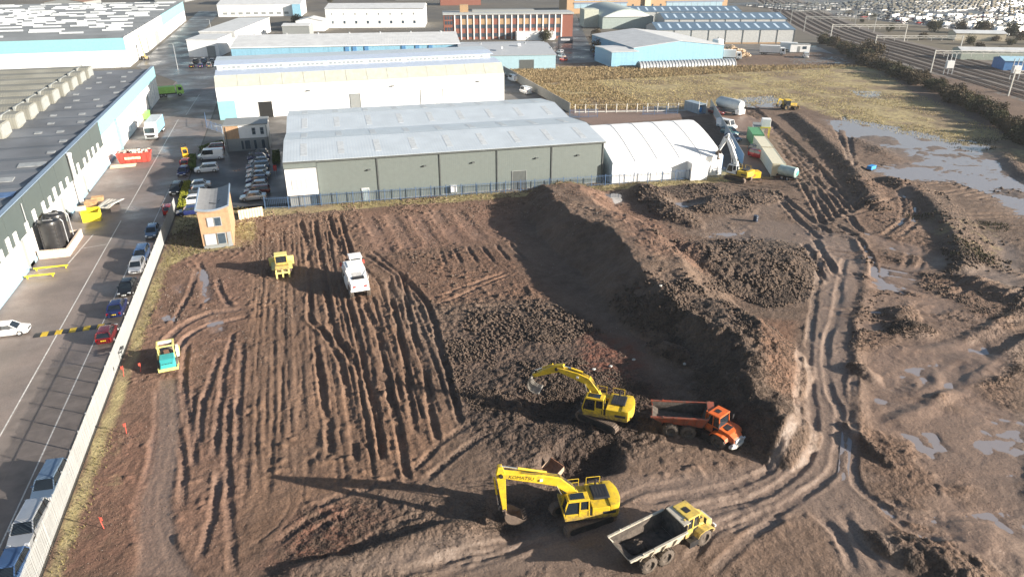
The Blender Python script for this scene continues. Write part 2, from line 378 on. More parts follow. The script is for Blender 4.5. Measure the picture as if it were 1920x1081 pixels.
# heavy churned ground on the right
area(CL, [(99.13, 105.65), (108.79, 102.75), (101.0, 71.77), (44.98, 24.33), (37.78, 26.49), (41.37, 35.9), (49.54, 46.48), (60.25, 59.56), (74.76, 71.5)], .32, 2)
# straw-coloured grass: field at the back, verge along the fences
area(GR, [(75.22, 257.43), (209.57, 225.22), (184.29, 182.79), (157.63, 128.09), (140.9, 113.06), (133.06, 153.79), (134.72, 171.41), (102.24, 173.55), (71.56, 182.76)], .75, 3)
area(GR, [(184.29, 182.79), (151.05, 105.62), (140.13, 96.96), (139.95, 120.36), (160.73, 159.74)], .6, 3)
area(GR, [(95.07, 88.21), (106.74, 79.44), (91.77, 66.39), (85.49, 70.21)], .3, 3)
area(GR, [(-21.3,20), (-20.2,20), (-20.0,60), (-19.7,100), (-17,103.5), (-8.6,105), (-8.6,117), (-5,117.4), (54,113.8), (86,111.5), (86,113), (80,119.5), (54,119.5), (0,123), (-21.3,123)], .9, .6)
area(GR, [(-21.45, 44.26), (-21.16, 63.12), (-18.29, 62.26), (-16.47, 53.25), (-17.31, 43.02)], .22, 2)

# --- the long spoil bund: crest with heights, steep shaded west side, gentler sunlit east side
CREST = [(*(39.49, 115.12), .3), (*(39.74, 112.4), 2.6), (*(37.83, 96.91), 3.6), (*(39.72, 89.28), 4.1), (*(40.07, 80.92), 4.2), (*(38.67, 72.7), 4.1),
         (*(38.67, 67.93), 3.7), (*(38.82, 63.12), 3.4), (*(40.05, 58.38), 3.6), (*(41.23, 54.44), 3.7), (*(39.07, 49.97), 3.5), (*(37.6, 45.91), 3.0), (*(36.52, 42.41), 2.4), (*(36.1, 40.27), 1.0), (*(36.23, 39.76), .2)]
cs = smooth_line(CREST, 4)
ww, T, S, L = line_field([p[:2] for p in cs], 16, 1.0)
cl = [0]
for a, b in zip(cs[:-1], cs[1:]): cl.append(cl[-1]+math.hypot(b[0]-a[0], b[1]-a[1]))
hh = np.interp(S, cl, [p[2] for p in cs])
rag = 1+.22*fbm(GX[ww], GY[ww], 5, 3, 77)
# the line runs towards the camera, so its right (positive) side is the west side
T = T+.9*fbm(GX[ww], GY[ww], 4.5, 4, 71)+.35*fbm(GX[ww], GY[ww], 1.4, 3, 72)
far_ = sstep(58, 76, GY[ww]); flat = .9+4.9*far_+3.4*np.exp(-((GY[ww]-60)/7)**2)
wst = np.clip(1-np.maximum(T, 0)*rag/(hh*1.4+.2), 0, 1); est = np.clip(1-.05*np.clip(-T/flat, 0, 1)-.95*np.maximum(-T-flat, 0)*rag/(5.6*far_+(1-far_)*(hh*1.45+.3)), 0, 1)
prof = np.where(T > 0, wst, est**.95)
bund = hh*prof*(1+(.06+.16*(1-far_))*fbm(GX[ww], GY[ww], 2.4, 4, 33))-.25*np.clip(fbm(GX[ww]*.5, GY[ww]*1.6, 3.0, 3, 35), 0, 1)
Z[ww] = np.where(prof > 0, np.maximum(Z[ww], bund), Z[ww])
CL[ww] = np.maximum(CL[ww], (.18+.62*(1-far_))*sstep(0, .2, prof)); SM[ww] *= 1-.92*sstep(0, .12, prof)
# fingers of tipped soil on its west side
for a, b, h in (((44.57, 65.68), (41.1, 58.18), 1.5), ((45.37, 64.02), (43.77, 59.22), 1.6), ((34.92, 59.44), (36.06, 56.79), .9)):
    heap(((a[0]+b[0])/2, (a[1]+b[1])/2), 1.4, 4, h+.6, math.atan2(b[1]-a[1], b[0]-a[0])-1.57, clod=.7, seed=int(h*50))
# other mounds
heap((56.69, 76.92), 13, 10, 2.2, .1, 1.1, .62, seed=3)
heap((51.06, 80.15), 6.5, 9, 2.4, .3, 1.3, .62, seed=13)
heap((62.0, 75.32), 4.5, 6, 1.6, .2, 1.3, .75, seed=43)
heap((58.29, 109.55), 4.2, 9, 1.6, -.1, 1.4, .7, seed=4)
heap((57.23, 99.57), 3.2, 7, 1.4, .2, 1.4, .7, seed=14)
heap((66.62, 100.98), 9, 6, 1.2, 0, 1.3, .8, seed=5)
heap((67.31, 108.44), 8, 5, .8, 0, 1.3, .7, seed=6)
heap((76.16, 102.62), 6, 4, .7, 0, 1.3, .7, seed=16)
heap((122.37, 123.23), 5, 6, .6, 0, 1.4, .7, seed=7); heap((126.38, 130.98), 7, 5, .8, 0, 1.4, .7, seed=8)
heap((66.75, 59.02), 2.6, 2.2, .9, 0, 1.5, .8, seed=9); heap((64.92, 55.44), 2.8, 2.4, .8, 0, 1.5, .8, seed=10)
heap((53.09, 49.49), 1.3, 2.8, 1.0, 0, 1.5, .8, seed=11); heap((65.68, 46.79), 5, 4, .6, 0, 1.3, .7, seed=12)
heap((57.88, 45.96), 2.4, 6, .55, 1.9, 1.4, .7, seed=18); heap((122.31, 91.93), 4, 4.5, .7, 0, 1.4, .7, seed=19)
heap((38.59, 28.33), 1.6, 4.5, .8, .5, 1.4, .8, seed=20); heap((40.4, 26.75), 2.2, 4, .9, .4, 1.4, .8, seed=21)
heap((45.07, 27.46), 3.2, 3, .8, .3, 1.4, .8, seed=22); heap((44.9, 39.99), .9, 4.5, .7, 0, 1.4, .7, seed=23)
heap((37.54, 43.16), 2.6, 4.4, 2.7, -.3, 1.3, .9, seed=24); heap((22.79, 65.52), 2, 3, .3, 0, 1.4, .6, seed=25)
heap((88.4, 107.13), 3, 4, .4, 0, 1.4, .3, seed=26)
def ridge(pts, h, wl, wr, clod=.6, warp=1.0):
    p = smooth_line(pts); ww, T, S, L = line_field(p, max(wl, wr)*1.4, warp)
    f = np.clip(1-np.where(T > 0, T/wr, -T/wl)*(1+.3*fbm(GX[ww], GY[ww], 3, 3, int(h*100))), 0, 1)*sstep(0, 4, S)*sstep(0, 4, L-S)
    f = f*.4+.6*sstep(0, 1, f)
    Z[ww] = np.maximum(Z[ww], Z[ww]*.3+h*f); CL[ww] = np.maximum(CL[ww], clod*sstep(0, .2, f))
ridge([(125.71, 161.47), (117.54, 140.12), (107.47, 118.7), (96.89, 99.56), (90.82, 89.48)], 1.1, 3.5, 3.5, .6)      # bund right of the containers (towards camera: right = west)
ridge([(105.52, 107.35), (104.21, 94.2), (92.89, 76.42), (83.49, 65.2), (83.57, 58.48), (86.58, 54.53)], .95, 5, 3.0, .5)
ridge([(146.75, 118.32), (133.21, 99.04), (126.83, 87.41)], .7, 4, 3, .5)
ridge([(79.69, 51.01), (61.0, 45.03), (53.26, 42.55), (47.52, 41.66)], .55, 1.6, 1.2, .6)
ridge([(87.43, 57.32), (68.19, 51.89), (60.53, 52.35), (57.27, 55.17)], .35, 1.4, 1.2, .5)
ridge([(81.35, 84.58), (70.46, 69.11), (60.86, 59.38), (52.29, 49.73), (42.97, 38.27)], .28, 1.5, 1.0, .4)
ridge([(-7.23, 40.0), (-3.98, 39.32), (2.1, 39.81), (7.84, 40.31), (11.43, 39.52)], .7, 1.0, 4.5, .45)
# dug hole between the excavators and the face being worked
w_, m_ = poly_mask([(17.79, 47.73), (23.41, 46.44), (22.36, 43.0), (17.55, 43.05), (15.85, 44.95)], .7); Z[w_] -= 1.1*m_
w_, m_ = poly_mask([(11.6, 43.16), (16.79, 42.26), (15.74, 38.23), (11.43, 38.1), (9.47, 40.11)], 1.0); Z[w_] -= .5*m_; CL[w_] = np.maximum(CL[w_], m_*.8)
w_, m_ = poly_mask([(18.01, 55.46), (23.05, 53.95), (22.0, 50.6), (17.06, 51.65)], 1.0); Z[w_] -= .7*m_

# --- tracks
for pts in ([(2.76, 115.36), (3.35, 103.29), (3.23, 96.49)], [(4.5, 115.39), (4.9, 100.17), (4.82, 88.81)], [(-1.78, 114.59), (-1.09, 103.51), (-1.07, 94.25), (-1.41, 83.99), (-1.52, 78.37), (-0.07, 74.42), (1.17, 67.26)],
            [(0.55, 113.89), (0.52, 101.49), (0.84, 90.0), (0.78, 80.28), (0.9, 74.65), (2.53, 68.69)], [(3.16, 82.61), (3.54, 71.29), (3.5, 64.37), (3.55, 57.02), (3.42, 49.55)],
            [(4.74, 81.83), (5.69, 74.28), (5.61, 64.82), (5.34, 56.04), (5.12, 50.99), (4.91, 46.5)], [(8.87, 87.59), (8.18, 74.22), (7.65, 64.21), (6.93, 56.46), (6.71, 52.25)],
            [(11.19, 88.7), (9.72, 74.03), (9.62, 64.73), (8.77, 56.36), (8.43, 50.54)], [(11.21, 86.53), (12.5, 77.96), (11.86, 66.36), (11.18, 55.64), (10.95, 52.63)],
            [(-1.34, 72.76), (-1.13, 65.76), (-0.95, 57.93), (-0.97, 51.46)], [(1.05, 67.86), (1.37, 59.98), (1.1, 50.25)], [(0.85, 73.11), (2.51, 66.64), (3.0, 63.26)]):
    rut(pts, .36, .27, .55, .012, .2)
for pts in ([(-6.91, 112.3), (-6.07, 103.46), (-6.15, 92.1), (-6.6, 82.2), (-7.13, 64.97), (-7.3, 54.87)], [(-4.89, 111.69), (-4.18, 102.25), (-3.48, 87.85)], [(-3.0, 85.26), (-3.12, 75.86), (-2.93, 66.3)],
            [(-2.43, 80.51), (-2.55, 73.12), (-2.96, 63.72), (-3.51, 56.97)], [(-5.99, 85.36), (-6.22, 72.99), (-6.38, 61.37), (-6.62, 51.7)], [(-4.38, 84.88), (-4.72, 69.03), (-5.16, 57.46), (-5.41, 49.94)],
            [(-1.75, 63.86), (-1.99, 56.51), (-2.02, 50.32)], [(-6.71, 51.72), (-7.42, 46.67), (-8.46, 43.52)], [(-4.18, 58.9), (-4.52, 52.52), (-3.74, 48.1)], [(-8.25, 81.53), (-8.25, 67.9), (-8.32, 58.41), (-8.02, 46.85)],
            [(-8.51, 111.55), (-8.3, 96.42), (-8.23, 82.98)], [(-3.25, 112.45), (-2.63, 100.72), (-2.63, 89.29)], [(0.46, 83.43), (1.53, 71.9), (1.46, 62.89)], [(6.25, 81.69), (6.82, 69.07), (6.08, 57.63)],
            [(-2.97, 52.06), (-3.8, 46.19), (-6.18, 42.3)], [(-4.26, 47.6), (-5.42, 44.58), (-8.04, 42.32)]):
    rut(pts, .15, .045, .45, .008, .2)
rs = random.Random(77)
for k in range(27):     # straight parallel crawler and tyre tracks running the length of the strip
    x = -7.9+k*.74+rs.uniform(-.15,.15); deep = x > 1.5; y0 = rs.uniform(108,114) if x < 5 else rs.uniform(82,90); y1 = rs.uniform(46,56) if x < 6 else rs.uniform(54,62)
    if k in (3, 9, 15): y0 = rs.uniform(78,92)
    rut([(x, y0), (x+rs.uniform(-.2,.2), (y0*2+y1)/3), (x+rs.uniform(-.2,.2)+(.25 if deep else 0), (y0+2*y1)/3), (x+rs.uniform(-.3,.3), y1)], rs.uniform(.16,.26), rs.uniform(.09,.17) if deep else rs.uniform(.04,.08), .5, .012, .15, .2)
for k in range(6):      # parallel scrapes across the dozed ground beside the bund
    a = 822+24*k; rut([(17.42, 95.77), (17.26, 89.33)] if k == 0 else [((17.42, 95.77)[0]+2.1*k, (17.42, 95.77)[1]-.15*k), ((17.26, 89.33)[0]+2.2*k, (17.26, 89.33)[1]-.4*k)], .3, .16, .6, 0, .2)
for i in range(5):      # soft wave marks on the graded apron below the warehouse
    x0 = (8.89, 111.39)[0]+3.6*i; rut([(x0, 113), (x0+.6, 103), (x0+1.0, 96.5)], 1.0, .09, .5, .0, .3)
for pts in ([(6.52, 96.93), (10.44, 87.12)], [(7.74, 97.61), (11.54, 85.04)], [(12.64, 79.46), (25.15, 85.07)], [(13.1, 77.63), (25.24, 84.12)], [(3.64, 98.84), (8.06, 85.23)], [(17.43, 76.48), (26.93, 73.63)], [(23.8, 70.5), (30.58, 67.09)]):
    rut(pts, .3, .15, .5, .02, .4)
# crawler prints near the excavators
for pts in ([(4.9, 47.53), (9.39, 51.45), (12.87, 53.34)], [(6.01, 46.17), (10.43, 49.55), (13.98, 51.72)], [(-3.81, 45.58), (-0.46, 46.46), (4.9, 47.53)], [(-5.43, 40.5), (-2.3, 43.35), (1.06, 44.74)],
            [(-6.18, 42.3), (-3.04, 44.45), (-0.12, 45.4)], [(-1.76, 39.4), (2.38, 41.95), (5.82, 42.7)], [(12.45, 44.58), (16.3, 46.27), (22.01, 49.31)]):
    rut(pts, .36, .14, .4, .05, .3)
# the small roller's loop on the left
for off in (0, 1.35):
    rut([(x+off, y) for x, y in ((-16.69, 68.34), (-16.05, 61.59), (-15.68, 55.87), (-15.75, 50.09), (-15.0, 46.03), (-13.49, 41.88))], .55, .07, .8, .004, .9)
rut([(-8.49, 83.51), (-13.39, 83.36), (-16.11, 80.83), (-17.32, 77.55), (-17.37, 72.83)], .5, .16, .55, .02, .6)
rut([(-8.29, 80.83), (-12.58, 80.58), (-15.15, 78.17), (-15.97, 74.48)], .4, .16, .55, .02, .6)
for pts in ([(-11.41, 73.35), (-11.94, 67.95), (-12.31, 63.15), (-12.1, 56.31)], [(-14.49, 87.91), (-14.59, 94.63), (-15.99, 100.66)], [(-13.22, 94.22), (-11.79, 87.1), (-10.35, 83.62)], [(-15.02, 76.86), (-14.68, 69.83), (-13.43, 59.95)],
            [(-10.08, 77.95), (-10.76, 69.73), (-10.67, 61.74), (-10.72, 54.38)], [(-13.42, 67.36), (-13.05, 59.83), (-12.09, 53.34)], [(-12.55, 76.12), (-9.96, 75.34), (-8.2, 73.58)], [(-14.37, 60.23), (-13.0, 53.61), (-12.64, 48.23)],
            [(-9.94, 64.33), (-9.7, 55.59), (-9.03, 47.15), (-8.31, 40.32)], [(-9.1, 75.09), (-9.03, 64.06), (-8.73, 53.78)], [(-15.96, 98.72), (-16.3, 88.45), (-17.34, 81.46)], [(-10.23, 53.5), (-10.23, 47.51), (-10.93, 42.15)]):
    rut(pts, .34, .14, .6, .02, .45)
# haul road wheel tracks
for pts in ([(71.15, 78.58), (65.78, 72.88), (55.51, 60.98), (49.22, 53.41), (43.9, 45.64), (40.61, 41.44), (37.91, 39.2), (33.88, 37.2), (30.57, 36.51), (25.58, 36.16)],
            [(72.76, 76.03), (64.34, 67.16), (57.94, 60.25), (53.82, 56.2), (48.66, 49.55), (46.03, 44.73), (41.6, 39.43), (38.18, 36.86), (33.06, 35.13), (26.66, 34.09)],
            [(52.08, 49.79), (47.45, 44.3), (41.02, 36.69), (40.5, 34.17), (41.3, 31.74), (44.35, 29.64)], [(36.91, 33.67), (36.6, 31.11), (35.62, 27.14)], [(35.1, 33.91), (35.08, 30.78), (33.57, 27.75)],
            [(38.88, 31.58), (37.58, 28.47), (36.81, 26.78)], [(50.95, 57.07), (43.82, 48.2), (40.62, 43.73), (34.51, 39.35), (28.36, 38.46), (22.39, 38.96)],
            [(31.74, 36.79), (26.98, 36.96), (22.02, 36.35), (19.1, 35.8)], [(27.76, 39.98), (22.94, 40.09), (18.65, 38.84), (11.43, 38.1), (4.84, 37.42)], [(29.72, 35.22), (25.89, 34.32), (22.8, 32.03)],
            [(33.1, 34.51), (28.29, 33.04), (23.74, 30.7)], [(40.38, 33.56), (40.97, 29.8), (45.91, 27.75)], [(41.24, 33.95), (43.86, 30.67), (51.01, 29.44)], [(17.0, 36.99), (8.75, 37.28), (2.49, 37.08)],
            [(20.26, 38.36), (12.8, 37.14), (5.79, 36.38)]):
    rut(pts, .42, .13, .5, .01, .8)
# deep bundle of ruts coming down from the containers
b0 = [(121.74, 179.3), (108.23, 145.74), (96.42, 117.85), (87.47, 99.22), (82.26, 89.37)]
for k, (ox, oy) in enumerate(((-3.6,-1.6), (-1.8,-.8), (0,0), (1.9,.8), (3.7,1.7), (5.4,2.6))):
    rut([(x+ox*(.55+.15*i), y+oy*(.55+.15*i)) for i, (x, y) in enumerate(b0)], .55, .42, .6, 0, .3)
for pts in ([(81.16, 102.69), (78.91, 94.44), (76.6, 83.62)], [(81.66, 105.77), (77.19, 94.96), (73.56, 82.22)], [(79.75, 87.54), (79.75, 82.67), (76.06, 75.04), (71.49, 68.8)], [(70.16, 82.12), (68.0, 77.46), (63.85, 69.34)],
            [(73.11, 83.5), (69.83, 76.91), (66.68, 70.24)], [(85.72, 91.02), (82.16, 84.34), (82.9, 81.73)], [(137.96, 155.71), (121.44, 133.51), (104.11, 111.56)], [(130.93, 151.14), (116.63, 129.82), (105.75, 115.04)]):
    rut(pts, .5, .3, .6, 0, .5)
rng = random.Random(4)
for k in range(70):      # criss-cross ruts in the churned ground on the right
    px, py = rng.uniform(60, 125), rng.uniform(28, 108)
    if px < 62+(py-28)*.22: continue
    a = rng.choice([.3, .5, 2.0, 2.3, 2.6, -.1])+rng.uniform(-.25, .25); L_ = rng.uniform(8, 22); c = rng.uniform(-.04, .04)
    pts = []; x, y = px, py
    for q in range(5): pts.append((x, y)); x += math.cos(a)*L_/4; y += math.sin(a)*L_/4; a += c*L_/4
    for off in (0, 1.9): rut([(p+off*math.sin(a), q-off*math.cos(a)) for p, q in pts], .4, rng.uniform(.1, .24), .7, 0, .3)

# --- puddles: hollows that the water sheets fill
PUD = [([(128.9, 153.71), (137.48, 151.13), (142.09, 141.5), (145.67, 127.31), (149.65, 120.92), (131.72, 99.49), (127.73, 87.14), (114.92, 76.99), (111.61, 82.7), (117.69, 93.32), (118.05, 100.68), (108.34, 103.6), (106.67, 111.57), (120.23, 114.87), (121.81, 125.8), (122.99, 135.73)], .34, 2.5),
       ([(124.6, 185.14), (137.18, 184.86), (132.81, 171.2), (123.57, 167.89), (119.75, 173.57)], .25, 1.5), ([(164.71, 185.78), (172.37, 179.72), (164.41, 169.8), (158.12, 173.37)], .25, 1.5),
       ([(51.34, 112.59), (54.63, 112.9), (52.49, 106.69), (50.08, 106.24)], .3, .8), ([(59.67, 105.13), (66.5, 104.29), (64.87, 100.64), (58.85, 101.3)], .5, .8), ([(58.96, 89.85), (65.04, 88.99), (61.57, 85.82), (57.0, 88.1)], .2, .6),
       ([(61.66, 65.06), (64.41, 66.64), (57.83, 58.91), (56.35, 58.28)], .22, .4), ([(50.34, 51.4), (52.11, 50.86), (50.11, 48.3), (49.14, 49.1)], .2, .5), ([(60.39, 58.82), (63.29, 58.65), (61.97, 56.33), (59.13, 56.92)], .22, .6),
       ([(61.37, 48.09), (64.41, 48.28), (59.94, 44.34), (58.79, 45.19)], .25, .8), ([(53.13, 37.52), (58.04, 38.08), (61.5, 38.32), (58.96, 36.17), (53.07, 35.24)], .24, .7), ([(50.71, 34.14), (55.34, 33.1), (54.6, 32.48), (50.58, 33.48)], .2, .4),
       ([(51.85, 32.08), (53.83, 31.82), (52.11, 30.36), (51.15, 30.97)], .2, .5), ([(44.69, 42.51), (44.98, 41.58), (40.09, 36.28), (39.02, 36.26)], .14, .5), ([(-15.96, 97.22), (-14.46, 97.33), (-13.2, 87.53), (-14.23, 86.29)], .2, .5),
       ([(-18.39, 93.16), (-17.15, 93.65), (-16.82, 90.53), (-17.9, 90.53)], .12, .5), ([(-13.37, 81.65), (-11.75, 81.45), (-11.27, 78.3), (-12.69, 78.08)], .16, .5), ([(-18.56, 84.34), (-17.4, 84.57), (-17.2, 82.8), (-18.2, 82.82)], .12, .4),
       ([(81.79, 66.6), (85.11, 62.96), (86.96, 59.88), (90.69, 63.04), (88.94, 67.24)], .2, 1.2), ([(100.22, 76.53), (99.13, 70.18), (92.27, 64.37), (91.06, 66.6)], .3, 1.5), ([(58.41, 47.89), (60.56, 48.33), (58.4, 45.81), (56.73, 45.8)], .2, .6)]
for poly, d, soft in PUD:
    w_, m_ = poly_mask(poly, soft); Z[w_] = Z[w_]*(1-.75*m_)-m_*(d*.55)*(1+.9*fbm(GX[w_], GY[w_], 3.2, 4, 55)); SM[w_] = np.maximum(SM[w_], m_*.8)

# the band the roller has compacted: flat, with a shallow lip
BAND = [(-14.97, 42.32), (-15.96, 50.47), (-15.68, 55.87), (-16.29, 63.43), (-17.01, 69.26), (-15.38, 69.19), (-14.29, 62.83), (-13.69, 55.27), (-13.51, 49.74), (-12.64, 44.77), (-11.01, 41.13)]
w_, m_ = poly_mask(BAND, .3, .5); Z[w_] = Z[w_]*(1-.82*m_)-.07*m_; CL[w_] *= 1-m_; SM[w_] = np.maximum(SM[w_]*(1-m_), .85*m_); TN[w_] = TN[w_]*(1-m_[..., None])+np.array((1.12,1.06,1.04))*m_[..., None]
for off in (.55, 1.25): rut([(x+off, y) for x, y in ((-16.86, 68.91), (-15.95, 61.56), (-15.59, 55.84), (-15.71, 50.08), (-14.92, 46.01), (-13.71, 41.94))], .09, .035, .4, 0, 0, .2)
# waterlogged churned ground on the right: wide shallow wet flats that a water sheet just covers
w_, m_ = poly_mask([(100.34, 103.54), (106.25, 100.06), (87.94, 73.54), (79.69, 53.72), (79.11, 48.62), (47.5, 23.57), (38.5, 26.27), (40.83, 34.07), (42.97, 38.27), (61.77, 59.1)], 2.0)
lowf = sstep(.0, .32, fbm(GX[w_]*.75+GY[w_]*.3, GY[w_]-.2*GX[w_], 9, 4, 501))*m_
Z[w_] = Z[w_]*(1-.5*lowf)-.125*lowf-.12*lowf*sstep(.0, .5, fbm(GX[w_], GY[w_], 3.2, 3, 511)); SM[w_] = np.maximum(SM[w_], lowf*.85); CL[w_] *= 1-.8*lowf
FLOOD = [(101.06, 105.07), (107.51, 101.39), (88.69, 73.32), (79.69, 53.72), (79.11, 48.62), (47.5, 23.57), (38.5, 26.27), (40.83, 34.07), (42.97, 38.27), (61.59, 59.16)]
# --- clods and fine lumps, strongest on the broken areas
near = np.clip(1.25-GY/150, .25, 1)
rid = 1-np.abs(fbm(GX, GY, .8, 3, 90)); cl2 = fbm(GX, GY, .55, 3, 95)
Z += CL*(.15*cl2+.13*(rid-.6))*(.6+.5*near)*(1+.5*fbm(GX, GY, 5, 2, 60))
Z += (1-.8*SM)*.05*fbm(GX, GY, .45, 3, 120)+.014*fbm(GX, GY, .35, 2, 130)
lump = np.clip(fbm(GX, GY, .7, 2, 140)-.18, 0, 1)*np.clip(.4+1.2*fbm(GX, GY, 6, 3, 150), 0, 1.2)
Z += (1-.75*SM)*.42*lump                                              # loose clods strewn about
# scraped streaks left by the dozer blade
w_, m_ = poly_mask([(-9.44, 116.36), (6.15, 114.35), (7.88, 95.5), (7.54, 81.3), (11.61, 52.43), (5.22, 46.75), (-2.11, 46.95), (-7.91, 43.91), (-8.88, 80.3)], 1.5); Z[w_] += m_*(.07*fbm(GX[w_]*9, GY[w_], 5.5, 3, 160)+.02*fbm(GX[w_]*20, GY[w_], 4, 2, 165))
# flat where the tent, containers and access lane stand; sheet edges meet the surroundings
w_, m_ = poly_mask([(53.98, 119.91), (83.78, 118.44), (82.66, 108.85), (90.68, 111.8), (113.4, 153.21), (115.77, 185.24), (70.54, 180.88), (70,178), (70,124)], 1.0, .2); Z[w_] = Z[w_]*(1-m_)+m_*(Z[w_]*.15)
edge = sstep(0, 2, GX+21.3)*sstep(0, 6, 215-GX)*sstep(0, 6, 262-GY)
edge *= 1-(1-sstep(.5, 2.0, 121.3-.043*(GX+3)-GY))*sstep(-60, -58, -GX)
Z = Z*edge-.0*edge

ny, nx = Z.shape
idx = np.arange(nx*ny).reshape(ny, nx)
cxm = (GX[:-1,:-1]+GX[1:,1:])/2; cym = (GY[:-1,:-1]+GY[1:,1:])/2
keep = ~((cxm < 69.6) & (cym > 123.5))
q = np.stack([idx[:-1,:-1], idx[:-1,1:], idx[1:,1:], idx[1:,:-1]], -1)[keep]
usedv = np.zeros(nx*ny, bool); usedv[q.ravel()] = True
remap = np.cumsum(usedv)-1; q = remap[q]
co = np.stack([GX.ravel(), GY.ravel(), Z.ravel()], -1)[usedv]
me = bpy.data.meshes.new("earthworks"); me.vertices.add(len(co)); me.vertices.foreach_set("co", co.astype(np.float32).ravel())
me.loops.add(q.size); me.loops.foreach_set("vertex_index", q.astype(np.int32).ravel())
me.polygons.add(len(q)); me.polygons.foreach_set("loop_start", np.arange(0, q.size, 4, dtype=np.int32)); me.polygons.foreach_set("loop_total", np.full(len(q), 4, np.int32))
me.polygons.foreach_set("use_smooth", np.ones(len(q), bool)); me.update(calc_edges=True)
ca = me.color_attributes.new("soil", 'FLOAT_COLOR', 'POINT')
ca.data.foreach_set("color", np.stack([SM.ravel(), CL.ravel(), GR.ravel(), RD.ravel()], -1)[usedv].astype(np.float32).ravel())

ct = me.color_attributes.new("soil_tint", 'FLOAT_COLOR', 'POINT')
ct.data.foreach_set("color", np.concatenate([TN.reshape(-1, 3), np.ones((TN.shape[0]*TN.shape[1], 1))], 1)[usedv].astype(np.float32).ravel())

def soil_material():
    m = bpy.data.materials.new('mud_soil'); m.use_nodes = True; t = m.node_tree; N = t.nodes; L = t.links; b = N["Principled BSDF"]
    at = N.new("ShaderNodeAttribute"); at.attribute_name = "soil"; sep = N.new("ShaderNodeSeparateColor"); L.new(at.outputs["Color"], sep.inputs[0])
    tc = N.new("ShaderNodeTexCoord")
    def noise(sc, det=6, ro=.6, dist=0):
        n = N.new("ShaderNodeTexNoise"); n.inputs["Scale"].default_value = sc; n.inputs["Detail"].default_value = det; n.inputs["Roughness"].default_value = ro
        n.inputs["Distortion"].default_value = dist; L.new(tc.outputs["Object"], n.inputs["Vector"]); return n.outputs["Fac"]
    def rng_(x, a, b_, c=0, d=1):
        n = N.new("ShaderNodeMapRange"); n.inputs[1].default_value = a; n.inputs[2].default_value = b_; n.inputs[3].default_value = c; n.inputs[4].default_value = d
        L.new(x, n.inputs[0]); return n.outputs[0]
    def mix(f, a, b_, mode='MIX'):
        n = N.new("ShaderNodeMix"); n.data_type = 'RGBA'; n.blend_type = mode
        for s, k in ((f, "Factor"), (a, "A"), (b_, "B")):
            if isinstance(s, (tuple, float, int)): n.inputs[k].default_value = s if not isinstance(s, tuple) else (*s, 1)
            else: L.new(s, n.inputs[k])
        return n.outputs["Result"]
    def mul(a, b_):
        n = N.new("ShaderNodeMath"); n.operation = 'MULTIPLY'
        for i, s in enumerate((a, b_)):
            if isinstance(s, float): n.inputs[i].default_value = s
            else: L.new(s, n.inputs[i])
        return n.outputs[0]
    big = noise(.09, 5, .55); mid = noise(.7, 6, .65); fine = noise(5.5, 5, .7); speck = noise(11, 3, .6)
    c = mix(rng_(big, .35, .65), SOIL_DRY, SOIL_DAMP)
    c = mix(rng_(mid, .38, .68, 0, .55), c, SOIL_PALE)
    c = mix(mul(sep.outputs[1], rng_(mid, .25, .6, .95, .45)), c, SOIL_CLOD)
    c = mix(mul(sep.outputs[0], rng_(big, .2, .7, .95, .6)), c, SOIL_TRACK)
    ta = N.new("ShaderNodeAttribute"); ta.attribute_name = "soil_tint"; c = mix(1.0, c, ta.outputs["Color"], 'MULTIPLY')
    c = mix(mul(at.outputs["Alpha"], rng_(mid, .4, .6, .2, 1)), c, (.14, .05, .03))
    g = mix(rng_(mid, .35, .65), (.42, .345, .175), (.30, .245, .12)); g = mix(rng_(big, .45, .6), g, (.22, .165, .10))
    gm = N.new("ShaderNodeMath"); gm.operation = 'SUBTRACT'; L.new(mul(sep.outputs[2], 1.7), gm.inputs[0]); L.new(rng_(noise(.35, 6, .7), .3, .7, 0, .95), gm.inputs[1]); gm.use_clamp = True
    c = mix(gm.outputs[0], c, g)
    c = mix(1.0, c, rng_(fine, .25, .75, .6, 1.4), 'MULTIPLY')
    c = mix(mul(rng_(speck, .68, .74), rng_(noise(1.3, 3), .5, .6)), c, (.30, .26, .22))      # pale stones and brick crumbs
    L.new(c, b.inputs["Base Color"])
    L.new(rng_(sep.outputs[0], .2, .9, .92, .42), b.inputs["Roughness"])
    b.inputs["Specular IOR Level"].default_value = .4
    bp = N.new("ShaderNodeBump"); bp.inputs["Strength"].default_value = .8; bp.inputs["Distance"].default_value = .16
    ad = N.new("ShaderNodeMath"); ad.operation = 'ADD'; L.new(mul(noise(3.2, 8, .68), rng_(sep.outputs[0], 0, 1, 1, .35)), ad.inputs[0]); L.new(mul(fine, .35), ad.inputs[1])
    def vor(sc):
        v = N.new("ShaderNodeTexVoronoi"); v.inputs["Scale"].default_value = sc; v.inputs["Detail"].default_value = 1.5; v.inputs["Roughness"].default_value = .6
        dn = N.new("ShaderNodeMix"); dn.data_type = 'RGBA'; dn.inputs["Factor"].default_value = .12; L.new(tc.outputs["Object"], dn.inputs["A"])
        nn = N.new("ShaderNodeTexNoise"); nn.inputs["Scale"].default_value = sc*.8; L.new(tc.outputs["Object"], nn.inputs["Vector"]); L.new(nn.outputs["Color"], dn.inputs["B"])
        L.new(dn.outputs["Result"], v.inputs["Vector"]); return v.outputs["Distance"]
    cm = rng_(sep.outputs[1], .1, .8, .12, 1.0)
    b2 = N.new("ShaderNodeBump"); b2.invert = True; b2.inputs["Distance"].default_value = .34; L.new(mul(cm, rng_(sep.outputs[0], 0, .8, 1, .15)), b2.inputs["Strength"]); L.new(vor(1.9), b2.inputs["Height"])
    L.new(ad.outputs[0], bp.inputs["Height"]); L.new(b2.outputs[0], bp.inputs["Normal"]); L.new(bp.outputs[0], b.inputs["Normal"])
    return m
